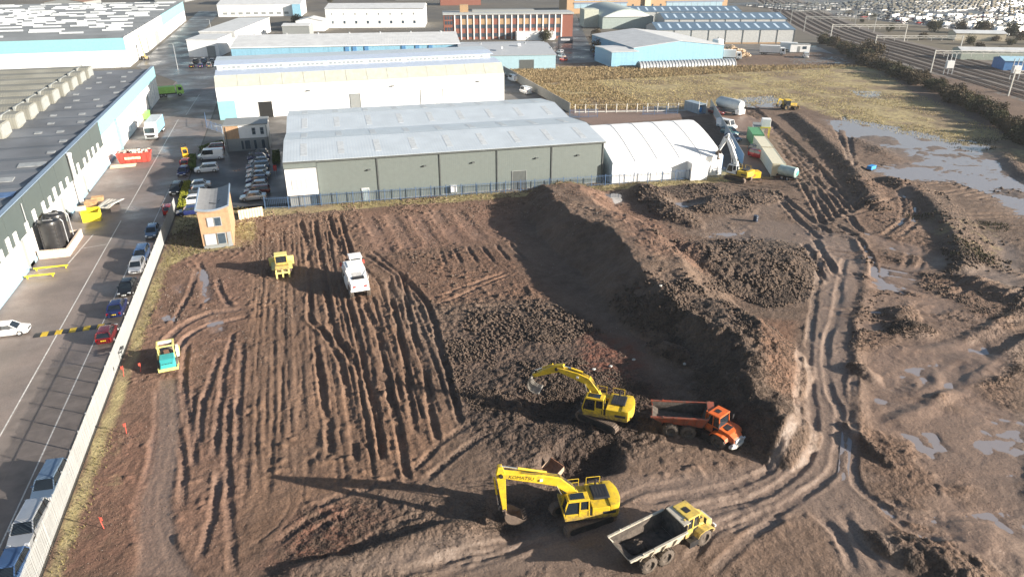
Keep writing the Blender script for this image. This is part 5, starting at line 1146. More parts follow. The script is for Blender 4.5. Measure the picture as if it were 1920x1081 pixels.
MB().box(.15,.65,-.68,.68,2.46,2.54).build("canopy_sheet", WHITEP, cp)
MB().box(-.3,.2,-.25,.25,.95,1.4).box(-.38,-.25,-.25,.25,1.35,1.95).build("seat", mat('brown_seat', (.12,.06,.04), .7), rl)
MB().tube((.55,0,.95),(.4,0,1.6),.04,6).lathe([(.17,1.6),(.2,1.62),(.17,1.65)],12,(.38,0,0),'z').build("steering_column", BLACK, rl)
MB().box(-.4,.6,-1.12,-.9,.95,1.9).build("side_tank", WHITEP, rl)

# bulldozer seen from behind
dz_ = thing("bulldozer", "pale yellow bulldozer with rear ripper working on the dozed strip", "bulldozer", (-4.6, 93.6, gz(-4.6,93.6)-.1), R(92))
for y in (-.95,.95): crawler(dz_, 3.1, 1.0, .55, y, YELP if False else MUDM)
MB().box(-1.3,1.4,-.62,.62,.5,1.15).build("hull", YELP, dz_, bev=.03)
MB().loft([[(.2,-.6,1.1),(.2,.6,1.1),(.2,.55,1.95),(.2,-.55,1.95)], [(1.7,-.55,1.0),(1.7,.55,1.0),(1.65,.5,1.75),(1.65,-.5,1.75)]]).build("engine_hood", YELP, dz_, bev=.04)
cb = MB().prism([(-.95,1.3),(.25,1.3),(.2,2.75),(-.95,2.75)], -.72,.72,'y').build("cab", GLASS, dz_, bev=.04); MB().box(-1.05,.3,-.82,.82,2.75,2.88).build("cab_roof", CRMY, cb, bev=.04)
fr = MB()
for x in (-.97,-.35,.24):
    for y in (-.74,.74): fr.bar((x,y,1.25),(x,y,2.78),.1,.1)
fr.box(-1.02,.3,-.78,-.7,1.25,1.75).box(-1.02,.3,.7,.78,1.25,1.75).box(-1.02,-.92,-.74,.74,1.25,1.8).build("cab_frame", YELP, cb)
MB().box(-1.75,-1.05,-.9,.9,1.0,1.6).build("fuel_tank", YELP, dz_, bev=.06)
for y in (-1.05,1.05): MB().box(-1.4,1.2,y-.3,y+.3,1.02,1.12).build("mudguard", CRMY, dz_)
bl = MB().prism(plate_path([(2.35,1.35),(2.25,1.0),(2.22,.6),(2.3,.15),(2.45,.02)],[.08]*5), -1.65, 1.65, 'y').build("blade", CRMY, dz_)
MB().bar((.3,-1.35,.45),(2.25,-1.3,.5),.16).bar((.3,1.35,.45),(2.25,1.3,.5),.16).bar((1.5,-.4,1.3),(2.2,-.5,1.1),.1).bar((1.5,.4,1.3),(2.2,.5,1.1),.1).build("push_arm", YELP, dz_)
MB().box(-2.3,-2.1,-.95,.95,.75,.95).build("ripper_beam", CRMY, dz_)
for y in (-.8,0,.8): MB().bar((-2.2,y,1.3),(-2.3,y,.15),.14,.2,(0,1,0)).build("ripper_shank", CRMY, dz_)
for y in (-.5,.5): MB().bar((-1.6,y,1.2),(-2.2,y,.9),.12).build("ripper_arm", YELP, dz_)
MB().tube((.9,-.35,1.9),(.9,-.35,2.6),.06,8).build("exhaust", DARKM, dz_)

# white soil stabiliser / spreader with tall tractor tyres
sw = thing("soil_stabiliser", "white four wheeled soil mixing machine beside the bulldozer", "soil mixer", (4.55, 86.2, gz(4.55,86.2)-.1), R(94))
WM_ = mat('white_machine_paint', (.80,.80,.79), .4, var=.05, dirt=.08)
for x in (-2.9, 2.6):
    for y in (-1.05,1.05): wheel(sw, x, y, .82, .5, mat('pale_rim', (.6,.6,.58), .5), TYRE, 20, 16)
MB().box(-3.4,3.4,-.6,.6,.7,1.3).build("chassis", DARKM, sw)
bd = MB().loft([[(-3.75,-1.15,1.35),(-3.75,1.15,1.35),(-3.65,1.05,1.95),(-3.65,-1.05,1.95)], [(-3.2,-1.25,1.3),(-3.2,1.25,1.3),(-3.2,1.15,2.35),(-3.2,-1.15,2.35)], [(-1.0,-1.3,1.3),(-1.0,1.3,1.3),(-1.0,1.2,2.6),(-1.0,-1.2,2.6)]]).build("engine_body", WM_, sw, bev=.06)
MB().prism([(-3.1,2.38),(-2.45,2.48),(-2.45,2.53),(-3.1,2.43)], -.75,.75,'y').build("radiator_grille", DARKM, bd)
for i in range(5): MB().prism([(-2.3+i*.22,2.44+i*.025),(-2.18+i*.22,2.455+i*.025),(-2.18+i*.22,2.50+i*.025),(-2.3+i*.22,2.49+i*.025)], -.6,.6,'y').build("vent_bar", mat('grey_vent', (.3,.3,.3), .5), bd)
MB().box(-.95,1.7,-1.2,1.2,1.3,3.05).build("hopper", WM_, sw, bev=.08); MB().box(-.6,1.3,-.85,.85,3.05,3.14).build("hopper_lid", WM_, sw, bev=.03)
MB().prism([(-1.0,.2),(1.4,.2),(1.5,1.0),(.9,1.35),(-.5,1.35),(-1.1,1.0)], -1.3,1.3,'y').build("mixing_hood", WM_, sw, bev=.04)
cb = MB().prism([(1.9,1.4),(3.3,1.4),(3.45,2.0),(3.25,3.15),(1.95,3.15)], -1.25,.15,'y').build("cab", GLASS, sw, bev=.05); MB().box(1.8,3.45,-1.4,.3,3.15,3.32).build("cab_roof", WM_, cb, bev=.05)
fr = MB()
for y in (-1.26,.16):
    for p, q in (((1.92,1.4),(1.95,3.16)), ((3.32,1.4),(3.46,2.0)), ((3.46,2.0),(3.27,3.16)), ((1.92,1.45),(3.35,1.45))): fr.bar((p[0],y,p[1]),(q[0],y,q[1]),.08,.1)
fr.build("cab_frame", WM_, cb); MB().box(1.9,3.4,.25,1.25,1.3,1.9).build("front_deck", WM_, sw, bev=.04)
for y, x in ((1.45,1.9),(-1.5,1.9)): MB().tube((x,y*.85,2.3),(x+.1,y,2.5),.03,6).box(x,x+.15,y-.14,y+.14,2.3,2.8).build("mirror", mat('red_mirror', (.5,.08,.06), .4), sw)
MB().box(-3.72,-3.6,-.9,-.5,1.5,1.75).box(-3.72,-3.6,.5,.9,1.5,1.75).build("rear_lamps", TAIL, sw); MB().box(-3.85,-3.7,-1.2,1.2,1.05,1.3).build("bumper", WM_, sw)
for y in (-1.22,1.22): MB().tube((-1.0,y,2.6),(-3.2,y,2.7),.03,6).tube((-1.0,y,2.3),(-1.0,y,2.9),.03,6).tube((-3.2,y,2.3),(-3.2,y,2.7),.03,6).build("handrail", WM_, sw)

# yellow backhoe loader far away on the track
bh = thing("backhoe_loader", "small yellow backhoe digger on the muddy track before the grass field", "digger", (*(127.87, 165.13), gz(*(127.87, 165.13))), R(-10))
for x, r in ((-1.0,.78), (1.6,.52)):
    for y in (-.95,.95): wheel(bh, x, y, r, .45, YEL, TYREB, 14)
MB().box(.1,2.2,-.5,.5,.8,1.7).build("bonnet", YEL, bh, bev=.04); cb = MB().prism([(-1.1,1.0),(.2,1.0),(.1,2.6),(-1.1,2.6)],-.85,.85,'y').build("cab", GLASS, bh); MB().box(-1.25,.3,-.95,.95,2.6,2.75).build("cab_roof", YEL, cb)
MB().box(-1.3,.2,-.9,.9,.7,1.1).build("chassis", YEL, bh); MB().bar((.2,-.7,1.4),(2.6,-.7,.8),.14,.2).bar((.2,.7,1.4),(2.6,.7,.8),.14,.2).build("loader_arm", YEL, bh)
MB().prism([(2.6,.3),(3.4,.25),(2.7,.35),(2.6,1.1),(2.5,1.1),(2.5,.3)],-1.1,1.1,'y').build("shovel", YEL, bh); MB().prism(plate_path([(-1.4,1.0),(-1.9,2.6),(-2.9,3.0)],[.3,.4,.25]),-.12,.12,'y').build("boom", YEL, bh); MB().prism(plate_path([(-2.9,3.0),(-3.2,1.6)],[.3,.2]),-.1,.1,'y').build("stick", YEL, bh)
MB().prism([(-3.1,1.6),(-3.4,1.5),(-3.5,.9),(-3.1,.8),(-2.8,1.1)],-.3,.3,'y').build("bucket", DARKM, bh)

# ---------------------------------------------------------------- cars
def paint(name, rgb, rough=.25, metal=.15): return mat('car_paint_'+name, rgb, rough, metal, var=.04, coat=.5, dirt=.05, dirtc=(.2,.17,.14))
CARBASE = paint('base', (.5,.5,.5))
def make_car(kind):
    P_ = dict(hatch=(4.0,.87,1.48), saloon=(4.55,.89,1.45), estate=(4.6,.90,1.52), suv=(4.5,.92,1.70), van=(5.2,.98,2.15))[kind]; L_, w_, H = P_; h = L_/2
    belt = dict(hatch=.93, saloon=.92, estate=.93, suv=1.05, van=1.15)[kind]; hood = belt-.03
    t = thing("parked_car", "car", "car")
    def ring(x, w, zb, zt, ins=.93): return [(x,-w*.92,zb), (x,-w,zb+.12), (x,-w,zb+(zt-zb)*.62), (x,-w*ins,zt), (x,w*ins,zt), (x,w,zb+(zt-zb)*.62), (x,w,zb+.12), (x,w*.92,zb)]
    nose = .25 if kind == 'van' else .0
    rear = .55 if kind == 'saloon' else .0
    st = [ring(-h,w_*.80,.38,belt-.12), ring(-h+.10,w_*.93,.26,belt-.02), ring(-h+.55,w_,.2,belt+.02), ring(0,w_,.19,belt), ring(h-1.35+nose,w_,.2,hood), ring(h-.75+nose*.6,w_*.97,.2,hood-.09), ring(h-.25,w_*.9,.24,hood-.2), ring(h-.05,w_*.80,.3,hood-.30), ring(h,w_*.7,.36,hood-.42)]
    b_ = MB().loft(st).build("body", CARBASE, t, smooth=True)
    # glasshouse
    xr0, xr1 = {'hatch':(-h+.12,-h+.42), 'saloon':(-h+.75,-h+1.25), 'estate':(-h+.10,-h+.35), 'suv':(-h+.1,-h+.35), 'van':(-h+.04,-h+.1)}[kind]
    xf0, xf1 = (h-1.05+nose*1.0, h-1.75+nose) if kind != 'van' else (h-.85, h-1.35)
    wb, wr = w_*.91, w_*.72 if kind != 'van' else w_*.82
    lo = [(xr0,-wb,belt-.02), (xf0,-wb*.94,hood-.02), (xf0,wb*.94,hood-.02), (xr0,wb,belt-.02)]; hi = [(xr1,-wr,H-.06), (xf1,-wr,H-.06), (xf1,wr,H-.06), (xr1,wr,H-.06)]
    MB().loft([lo, hi]).build("window", GLASS, t)
    rf_ = MB().loft([[(xr1-.06,-wr-.02,H-.08),(xf1+.05,-wr-.02,H-.08),(xf1+.05,wr+.02,H-.08),(xr1-.06,wr+.02,H-.08)], [(xr1,-wr+.04,H-.01),(xf1-.05,-wr+.04,H-.01),(xf1-.05,wr-.04,H-.01),(xr1,wr-.04,H-.01)], [(xr1+.25,-wr+.2,H+.02),(xf1-.3,-wr+.2,H+.02),(xf1-.3,wr-.2,H+.02),(xr1+.25,wr-.2,H+.02)]]).build("roof", CARBASE, t, smooth=True)
    for s in (-1,1):
        MB().bar((xf0,s*wb*.95,hood-.03),(xf1,s*(wr+.01),H-.06),.09,.06).build("pillar", CARBASE, b_); MB().bar((xr0,s*wb,belt-.03),(xr1,s*(wr+.01),H-.06),.16,.08).build("pillar", CARBASE, b_)
        xm = (xf0+xr0)/2-.1; MB().bar((xm,s*(wb+.0),belt-.03),(xm,s*(wr+.01),H-.06),.1,.04).build("pillar", BLACK, b_)
        if kind == 'van':
            a = [(xr0-.01,s*(wb+.01),belt-.03),(xm-.2,s*(wb+.01),belt-.03),(xm-.2,s*(wr+.02),H-.07),(xr1-.01,s*(wr+.02),H-.07)]; MB().loft([a,[(x,y+s*.02,z) for x,y,z in a]]).build("side_panel", CARBASE, t)
        MB().box(xf0-.55,xf0-.35,s*(w_+.02)-.09,s*(w_+.02)+.09,belt,belt+.14).build("mirror", CARBASE, t, bev=.03)
        MB().box(h-.42,h-.10,s*w_*.68-.16,s*w_*.68+.16,hood-.36,hood-.20).build("headlight", LAMP, t, bev=.03)
        MB().box(-h+.0,-h+.14,s*w_*.74-.12,s*w_*.74+.12,belt-.32,belt-.06).build("tail_light", TAIL, t)
    MB().box(h-.06,h+.02,-.26,.26,.38,.5).build("number_plate", PLATE_W, t); MB().box(-h-.02,-h+.05,-.26,.26,.58,.7).build("number_plate", PLATE_Y, t)
    MB().box(h-.12,h+.01,-.45,.45,.52,.62).build("grille", BLACK, t); MB().box(-h-.01,-h+.1,-w_*.75,w_*.75,.3,.48).build("bumper", CARBASE, t); MB().box(h-.2,h-.02,-w_*.72,w_*.72,.26,.38).build("bumper", BLACK, t)
    if kind == 'van': MB().box(-h-.01,-h+.06,-wb*.8,wb*.8,belt-.1,H-.3).build("rear_door", CARBASE, t)
    r = .33 if kind != 'suv' else .37
    for x in (-h+.80, h-.85):
        for y in (-w_+.10, w_-.10): wheel(t, x, y, r, .21)
    return freeze(t)
CARS = {k: make_car(k) for k in ('hatch','saloon','estate','suv','van')}
PAINT = dict(silver=paint('silver',(.52,.54,.56),.25,.5), white=paint('white',(.80,.80,.80)), black=paint('black',(.015,.016,.018)), navy=paint('navy',(.02,.03,.12)), blue=paint('blue',(.06,.12,.25)), steel=paint('steel',(.18,.26,.36),.25,.4),
             red=paint('red',(.42,.02,.02)), dred=paint('dark_red',(.18,.015,.02)), grey=paint('grey',(.12,.125,.13)), teal=paint('teal',(.05,.16,.18)), green=paint('green',(.05,.14,.06)), lsilver=paint('pale_silver',(.62,.63,.64),.25,.4))
def put(kind, col, xy, deg, label, group=None, z=0, cat="car"):
    o = place(CARS[kind], (xy[0], xy[1], z), R(deg), label, cat, group, {CARBASE: PAINT[col]}); o.name = "parked_car" if cat == "car" else "parked_van"; return o
gr = "cars parked along the pale fence"
put('estate','steel',(-23.15,54.3),-94,"silver blue car parked by the fence, first of three nearest cars",gr)
put('estate','silver',(-23.35,49.4),-94,"bright silver estate car parked by the fence between two blue cars",gr)
put('hatch','blue',(-23.3,44.6),-94,"dark blue car cut by the bottom left corner of the picture",gr)
put('hatch','dred',(*(-23.78, 80.5),),90,"dark red hatchback parked beside the yellow and black speed hump",gr)
put('saloon','navy',(*(-23.9, 87.25),),90,"dark blue car with yellow plate parked ahead of the red hatchback",gr)
put('saloon','black',(*(-23.73, 93.1),),-92,"black car parked by the fence ahead of the dark blue saloon",gr)
put('hatch','lsilver',(*(-23.71, 99.92),),-90,"pale silver hatchback parked by the fence, second nearest the cabin corner",gr)
put('estate','blue',(*(-23.77, 104.39),),-90,"very dark blue car parked close ahead of the pale silver hatchback",gr)
put('hatch','steel',(*(-23.62, 113.45),),-90,"steel blue hatchback parked by the far shaded end of the fence",gr)
put('hatch','red',(*(-22.7, 124.1),),100,"bright red car at the end of the fence by the yellow hedge",gr)
put('suv','black',(*(-22.6, 135.1),),-95,"black car parked across from the car park hedge",gr)
put('hatch','navy',(*(-22.67, 146.94),),-97,"dark navy car parked nose to tail with a maroon car",gr)
put('hatch','dred',(*(-22.9, 154.06),),84,"maroon car parked behind the yellow forklift",gr)
put('hatch','white',(-34.6,84.6),0,"small white car crossing the yard at the left edge")
gr = "cars in the car park"
for (x, y), k, c, lab in (((-18.3, 164.04),'suv','dred',"dark maroon car at the head of the left car park row"), ((-18.46, 157.35),'van','white',"white van in the left car park row beside the hedge"), ((-18.54, 147.6),'suv','white',"white four wheel drive parked alone in the left row below the white van"),
        ((-19.18, 137.03),'saloon','lsilver',"pale car half hidden above the timber cabin roof"), ((-19.19, 133.12),'hatch','silver',"silver car wedged between pale cars behind the timber cabin"), ((-19.24, 127.92),'estate','white',"white car parked behind the timber cabin nearest the yellow hedge"), ((-19.26, 121.97),'hatch','navy',"dark blue car parked in the shadow behind the cabin")):
    put(k, c, (x,y), 186 if c != 'white' else 180+random.uniform(-4,4), lab, gr, cat="van" if k == 'van' else "car")
for i, (k, c, lab) in enumerate((('hatch','grey',"dark car nearest the office in the right car park row"), ('saloon','navy',"dark navy car second from the office in the right row"), ('hatch','silver',"silver car third from the office in the right row"), ('estate','steel',"steel blue car fourth from the office in the right row"),
        ('hatch','lsilver',"pale silver car in the middle of the right row"), ('saloon','silver',"silver saloon just above the purple car in the right row"), ('hatch','navy',"dark purple blue car in the lower half of the right row"), ('hatch','lsilver',"pale blue silver hatchback above the dark red car"), ('estate','dred',"dark red car second from the bottom of the right row"), ('saloon','lsilver',"silver car at the bottom of the right car park row"))):
    put(k, c, (-9.0+random.uniform(-.3,.3), 157.2-i*3.35), 180+random.uniform(-4,4), lab, gr)
gr = "cars by the site cabins"
put('van','white',(*(100.15, 151.09),),-70,"white van beside the grey hoarding behind the tent",gr,cat="van"); put('suv','teal',(*(97.27, 145.09),),-70,"dark teal car between the white van and a blue car",gr); put('hatch','blue',(*(94.86, 139.92),),-70,"dark blue car nearest the crane at the hoarding",gr)
put('suv','red',(*(91.64, 125.18),),-70,"red pickup sized car beside the green container",gr); put('hatch','grey',(*(94.09, 129.38),),-70,"dark grey car tucked behind the red car",gr); put('suv','dred',(*(106.46, 165.86),),-60,"dark red car by the tanker at the back gate",gr)
gr = "vehicles in the far yards"
for px, py, k, c, lab in ((*(101.57, 269.15),'hatch','red',"red car beside the pale blue unit in the side street"), (*(104.04, 277.63),'saloon','silver',"silver car behind the red car in the side street"), (*(107.79, 289.67),'hatch','white',"white car by the dark banner in the side street"),
        (*(118.52, 276.48),'suv','navy',"dark car at the corner of the pale blue shed"), (*(161.72, 387.53),'hatch','lsilver',"small silver car far up the side street"), (*(126.24, 298.39),'hatch','black',"black car beside the side street hedge"),
        (*(69.55, 230.55),'van','white',"white van parked behind the concrete wall"), (*(71.43, 241.2),'hatch','silver',"silver car behind the concrete wall"), (*(66.83, 208.65),'van','white',"white van at the corner of the grey warehouse roof"), (*(197.47, 249.6),'van','white',"lone white van in the lorry yard by the railway")):
    put(k, c, (px,py), 100 if px < 110 else 60, lab, gr, cat="van" if k == 'van' else "car")
gx_, gy_ = (-26.8, 301.81)
for i in range(14):
    put(('hatch','saloon','suv')[i%3], ('black','navy','grey','steel','silver')[i%5], (gx_-8+(i%7)*3.0, gy_-10+(i//7)*13), 88, "%s car from the left in the %s row of the shaded yard" % (("first","second","third","fourth","fifth","sixth","seventh")[i%7], ("near","far")[i//7]), "dark cars in the shaded yard")
for c in CARS.values(): drop(c)

# ---------------------------------------------------------------- lorries, skips, tanks and yard things
def lorry(label, loc, rz, L_=9.5, boxm=None, sidem=None, cabm=WHITEP, H=3.7, name="box_lorry"):
    t = thing(name, label, "lorry", loc, rz, "lorries"); h = L_/2
    MB().box(-h,h-.4,-.5,.5,.6,.95).build("chassis", DARKM, t)
    b_ = MB().box(-h,h-2.2,-1.25,1.25,1.0,H).build("cargo_box", boxm or WHITEP, t)
    for s in (-1,1): MB().box(-h+.05,h-2.25,s*1.27-.02,s*1.27+.02,1.05,H-.08).build("side_curtain", sidem or WHITEP, b_)
    MB().box(-h-.03,-h+.01,-1.2,1.2,1.05,H-.05).build("rear_door", MGREY, b_)
    c = MB().prism([(h-1.95,.6),(h,.6),(h+.05,1.6),(h-.25,2.95),(h-1.95,3.0)],-1.2,1.2,'y').build("cab", cabm, t, bev=.06)
    MB().prism([(h+.01,1.65),(h-.24,2.75),(h-.18,2.78),(h+.08,1.66)],-1.05,1.05,'y').build("windscreen", GLASS, c); MB().box(h-.02,h+.1,-1.0,1.0,.75,1.25).build("grille", DARKM, c); MB().box(h-.05,h+.15,-1.22,1.22,.4,.7).build("bumper", MGREY, c)
    for s in (-1,1): MB().box(h-1.4,h-.5,s*1.2-.02,s*1.2+.02,1.65,2.5).build("side_window", GLASS, c); MB().box(h-.02,h+.12,s*.95-.16,s*.95+.16,.75,.95).build("headlight", LAMP, c)
    for x in (-h+1.3,-h+2.4,h-1.2):
        for y in (-1.05,1.05): wheel(t, x, y, .5, .35)
    return t
lorry("grey roofed box lorry with pale blue side parked at the factory wall", (-32.6,183.5,0), R(-92), 11, mat('lorry_roof_grey', (.50,.53,.56), .5), mat('lorry_blue_side', (.20,.48,.72), .45))
lorry("white box lorry in the yard beside the blue roofed sheds", (*(189.27, 260.16),0), R(-35), 10); lorry("white lorry second in the yard beside the blue roofed sheds", (*(202.76, 266.38),0), R(-35), 9)
lorry("white lorry beside the scrap heap", (*(165.96, 252.85),0), R(-30), 7)
def skip(label, loc, rz, L_, w_, h_, m, fill, name="skip"):
    t = thing(name, label, "skip", loc, rz); a = L_/2
    MB().loft([[(-a*.86,-w_/2*.9,.1),(a*.86,-w_/2*.9,.1),(a*.86,w_/2*.9,.1),(-a*.86,w_/2*.9,.1)], [(-a,-w_/2,h_),(a,-w_/2,h_),(a,w_/2,h_),(-a,w_/2,h_)]], caps=True).build("shell", m, t)
    MB().box(-a-.05,a+.05,-w_/2-.08,-w_/2+.04,h_-.1,h_+.06).box(-a-.05,a+.05,w_/2-.04,w_/2+.08,h_-.1,h_+.06).box(-a-.05,-a+.06,-w_/2,w_/2,h_-.1,h_+.06).box(a-.06,a+.05,-w_/2,w_/2,h_-.1,h_+.06).build("rim", m, t)
    for i in range(6):
        x = -a*.8+i*a*1.6/5; MB().bar((x,-w_/2*.92-.03,.2),(x,-w_/2-.03,h_-.1),.1,.06,(0,1,0)).build("rib", m, t)
    if fill:
        f = MB(); r_ = random.Random(11)
        for i in range(60): f.cbox((r_.uniform(-a*.85,a*.85), r_.uniform(-w_*.4,w_*.4), h_+r_.uniform(-.05,.35)), (r_.uniform(.2,.9), r_.uniform(.1,.5), r_.uniform(.05,.3)), r_.uniform(0,3), r_.uniform(-.5,.5), r_.uniform(-.5,.5))
        o = stuff(f.build("skip_rubbish", mat('mixed_rubbish', (.55,.50,.43), .8, var=.6, scale=2.5), loc=loc, rz=rz)); tag(o, "pale broken rubbish piled in the red skip", "rubbish")
    return t
sk = skip("long red skip heaped with pale rubbish by the factory wall", (-33.2,159.6,0), R(0), 6.4, 2.5, 2.0, mat('skip_red', (.50,.07,.05), .5, dirt=.15), True)
MB().box(-1.7,1.3,-1.33,-1.29,.85,1.35).build("faded_sign", mat('faded_lettering', (.72,.55,.35), .6, var=.5, scale=3), sk)
skip("green skip standing behind the blue sided lorry", (*(-37.89, 203.76),0), R(90), 4.5, 2.2, 1.6, mat('skip_green', (.22,.42,.12), .5), False)
gt = lorry("lime green lorry parked at the far corner of the factory", (*(-35.45, 234.91),0), R(10), 7.5, mat('lime_green', (.35,.62,.12), .5), mat('lime_green', (.35,.62,.12), .5), mat('lime_green', (.35,.62,.12), .5), 2.8)
# black tanks in a brick bund
bu = thing("brick_bund", "low pale brick bund wall around the black tanks", "wall", (-37.7,107.9,0))
BRP = mat('pale_brick', (.62,.50,.40), .8, var=.2, scale=4)
MB().box(0,3.9,0,.25,0,1.15).build("wall_panel", BRP, bu); MB().box(3.65,3.9,.25,8.2,0,1.15).build("wall_panel", BRP, bu); MB().box(0,3.65,7.95,8.2,0,1.15).build("wall_panel", BRP, bu)
for i in range(14):
    MB().box(.02+i*.277,.25+i*.277,-.02,.27,1.15,1.25).build("coping_brick", BRP, bu)
for i in range(28): MB().box(3.63,3.92,.3+i*.282,.55+i*.282,1.15,1.25).build("coping_brick", BRP, bu)
BLT = mat('black_plastic', (.022,.022,.024), .38, var=.2)
for i, (x, y, lab) in enumerate(((-36.0,110.2,"black ribbed plastic tank nearest the camera in the brick bund"), (-36.0,113.2,"second black plastic tank behind the near one in the brick bund"))):
    t = thing("storage_tank", lab, "tank", (x,y,.1), 0, "black tanks in the bund")
    prof = [(0,0),(1.45,0),(1.45,.15)]
    for k in range(7): prof += [(1.45,.2+k*.6), (1.42,.5+k*.6), (1.42,.62+k*.6)]
    prof += [(1.45,4.4),(1.3,4.75),(.5,4.95),(0,4.97)]
    MB().lathe(prof, 28, (0,0,0), 'z').build("tank_shell", BLT, t, smooth=True); MB().lathe([(0,5.2),(.35,5.2),(.4,4.9)],12,(.2,.1,0),'z').build("lid", BLT, t)
    MB().tube((1.3,.8,4.6),(1.55,.9,4.2),.07,8).tube((1.55,.9,4.2),(1.55,.9,.3),.07,8).tube((-.5,-.4,4.95),(.8,-.6,5.0),.06,8).build("pipe", mat('grey_pipe', (.35,.36,.38), .4), t)
    for k in range(2): MB().tube((-1.0+k*2,-1.06,.1),(-1.0+k*2,-1.06,4.6),.04,6).build("strap", DARKM, t)
# yellow open container
yc = thing("yellow_bin", "yellow steel bin with dark opening beside the factory wall", "bin", (-34.0,123.6,0), R(5))
YB = mat('bin_yellow', (.78,.62,.03), .45, dirt=.1)
MB().box(-1.3,1.3,-.9,-.8,.1,1.5).box(-1.3,1.3,.8,.9,.1,1.9).box(-1.3,-1.2,-.8,.8,.1,1.7).box(1.2,1.3,-.8,.8,.1,1.7).box(-1.3,1.3,-.9,.9,0,.1).build("shell", YB, yc); MB().box(-1.2,1.2,-.8,.8,1.0,1.1).build("inner_shelf", DARKM, yc)
MB().bar((-1.25,0,1.75),(-1.25,.1,2.5),1.5,.06,(0,1,0)).build("open_lid", TIMB, yc); MB().box(-.8,-.2,-.93,-.9,.4,1.2).box(.2,.8,-.93,-.9,.4,1.2).build("fork_pocket", YB, yc)
# steel sheets, planks and pallets
sh = thing("steel_sheet_stack", "stack of grey steel sheets on a frame by the factory", "metal stack", (-32.6,129.2,0), R(80))
for i in range(4): MB().cbox((.0,i*.5-.7,.75+i*.05),(4.6,.48,.1)).build("sheet", mat('weathered_board', (.46,.44,.40), .7, var=.2), sh)
MB().bar((2.2,-1.6,.9),(-2.3,-1.2,1.3),.5,.1).build("long_board", mat('pale_board', (.62,.58,.52), .7), sh)
for x in (-1.9,1.9): MB().box(x-.08,x+.08,-1.0,1.0,0,.7).build("trestle", DARKM, sh)
for j, (x, y, n, lab) in enumerate(((-35.6,131.0,5,"stack of worn timber pallets by the factory wall"), (-35.4,134.6,3,"lower stack of orange timber pallets behind the first stack"), (-36.0,128.0,2,"small pale pallet pair lying in front of the pallet stacks"))):
    t = thing("pallet_stack", lab, "pallets", (x,y,0), R(6*j), "pallet stacks")
    for k in range(n):
        p = MB()
        for i in range(5): p.box(-.6,.6,-.5+i*.22,-.36+i*.22,k*.15+.11,k*.15+.135)
        for i in range(3): p.box(-.6+i*.55,-.5+i*.55,-.5,.52,k*.15,k*.15+.11)
        MB().box(-.9,.9,-.75,.75,k*.22,k*.22+.16).build("pallet", mat('pallet_wood', (.45,.28,.14), .8, var=.3), t)
pl = thing("plank_pile", "long pale planks lying in front of the red skip", "planks", (*(-34.95, 156.46),0), R(3))
for i in range(7): MB().cbox((rr.uniform(-.3,.3), i*.3-1, .12+.12*(i%2)),(4.6,.26,.12), rr.uniform(-.05,.05)).build("plank", TIMB, pl)
# yellow barrier arms
for x, y, l_, lab in ((-37.2,103.6,4.2,"yellow barrier bar on the yard floor, farther of two"), (-37.6,101.0,3.6,"yellow barrier bar on the yard floor, nearer of two")):
    t = thing("barrier_bar", lab, "barrier", (x,y,0), 0, "yellow barrier bars"); MB().box(0,l_,-.09,.09,.3,.45).build("bar", YB, t)
    for k in (.3, l_-.3): MB().box(k-.07,k+.07,-.07,.07,0,.3).build("post", YB, t)
# speed hump
sp = thing("speed_hump", "yellow and black speed hump across the road beside the parked cars", "speed hump", (-32.0,83.4,0), R(2))
for k in range(11): MB().prism([(-.6,.004),(-.3,.03),(.3,.03),(.6,.004)], k*.72+.01, k*.72+.71, 'x').build("hump_block", LINEY if k%2 else BLACK, sp)
# posts and pegs on the dug ground
PEG = mat('red_plastic', (.65,.10,.07), .5)
for px, py, h_, lab in ((*(-20.59, 71.07),1.2,"red barrier post by the fence left of the roller shadow"), (*(-19.05, 71.57),1.0,"thin red peg standing in the roller's shadow"), (*(-18.59, 60.5),1.1,"orange red peg on the bare strip below the roller"), (*(-18.1, 48.1),1.1,"orange red peg on the bare strip near the silver estate car")):
    x, y = px, py; t = thing("site_peg", lab, "peg", (x,y,gz(x,y)), 0, "red site pegs"); MB().tube((0,0,0),(rr.uniform(-.15,.15),.1,h_),.03,8).build("post", PEG, t); MB().box(-.08,.08,-.02,.02,h_*.7,h_).build("marker_board", PEG, t)
# forklift
fk = thing("forklift", "orange yellow forklift truck at the end of the car park hedge", "forklift", (*(-23.53, 159.31),0), R(100)); FKY = mat('forklift_orange', (.80,.42,.02), .45)
MB().box(-1.1,.8,-.55,.55,.3,1.1).build("body", FKY, fk, bev=.06); MB().box(-1.3,-.8,-.6,.6,.4,1.3).build("counterweight", FKY, fk, bev=.08)
f = MB(); 
for x in (-.7,.6):
    for y in (-.5,.5): f.bar((x,y,1.0),(x,y,2.15),.08)
f.build("overhead_guard_post", FKY, fk); MB().box(-.8,.7,-.58,-.5,2.1,2.2).box(-.8,.7,.5,.58,2.1,2.2).box(-.8,-.7,-.5,.5,2.1,2.2).box(.6,.7,-.5,.5,2.1,2.2).box(-.1,0,-.5,.5,2.1,2.2).build("overhead_guard", FKY, fk)
MB().box(.85,1.0,-.45,-.33,.1,2.9).box(.85,1.0,.33,.45,.1,2.9).box(.85,1.0,-.45,.45,2.7,2.85).build("mast", DARKM, fk); MB().box(1.0,2.1,-.35,-.22,.1,.16).box(1.0,2.1,.22,.35,.1,.16).build("forks", DARKM, fk); MB().box(-.4,.0,-.25,.25,1.1,1.6).build("seat", BLACK, fk)
for x in (-.75,.55):
    for y in (-.5,.5): wheel(fk, x, y, .33, .22)
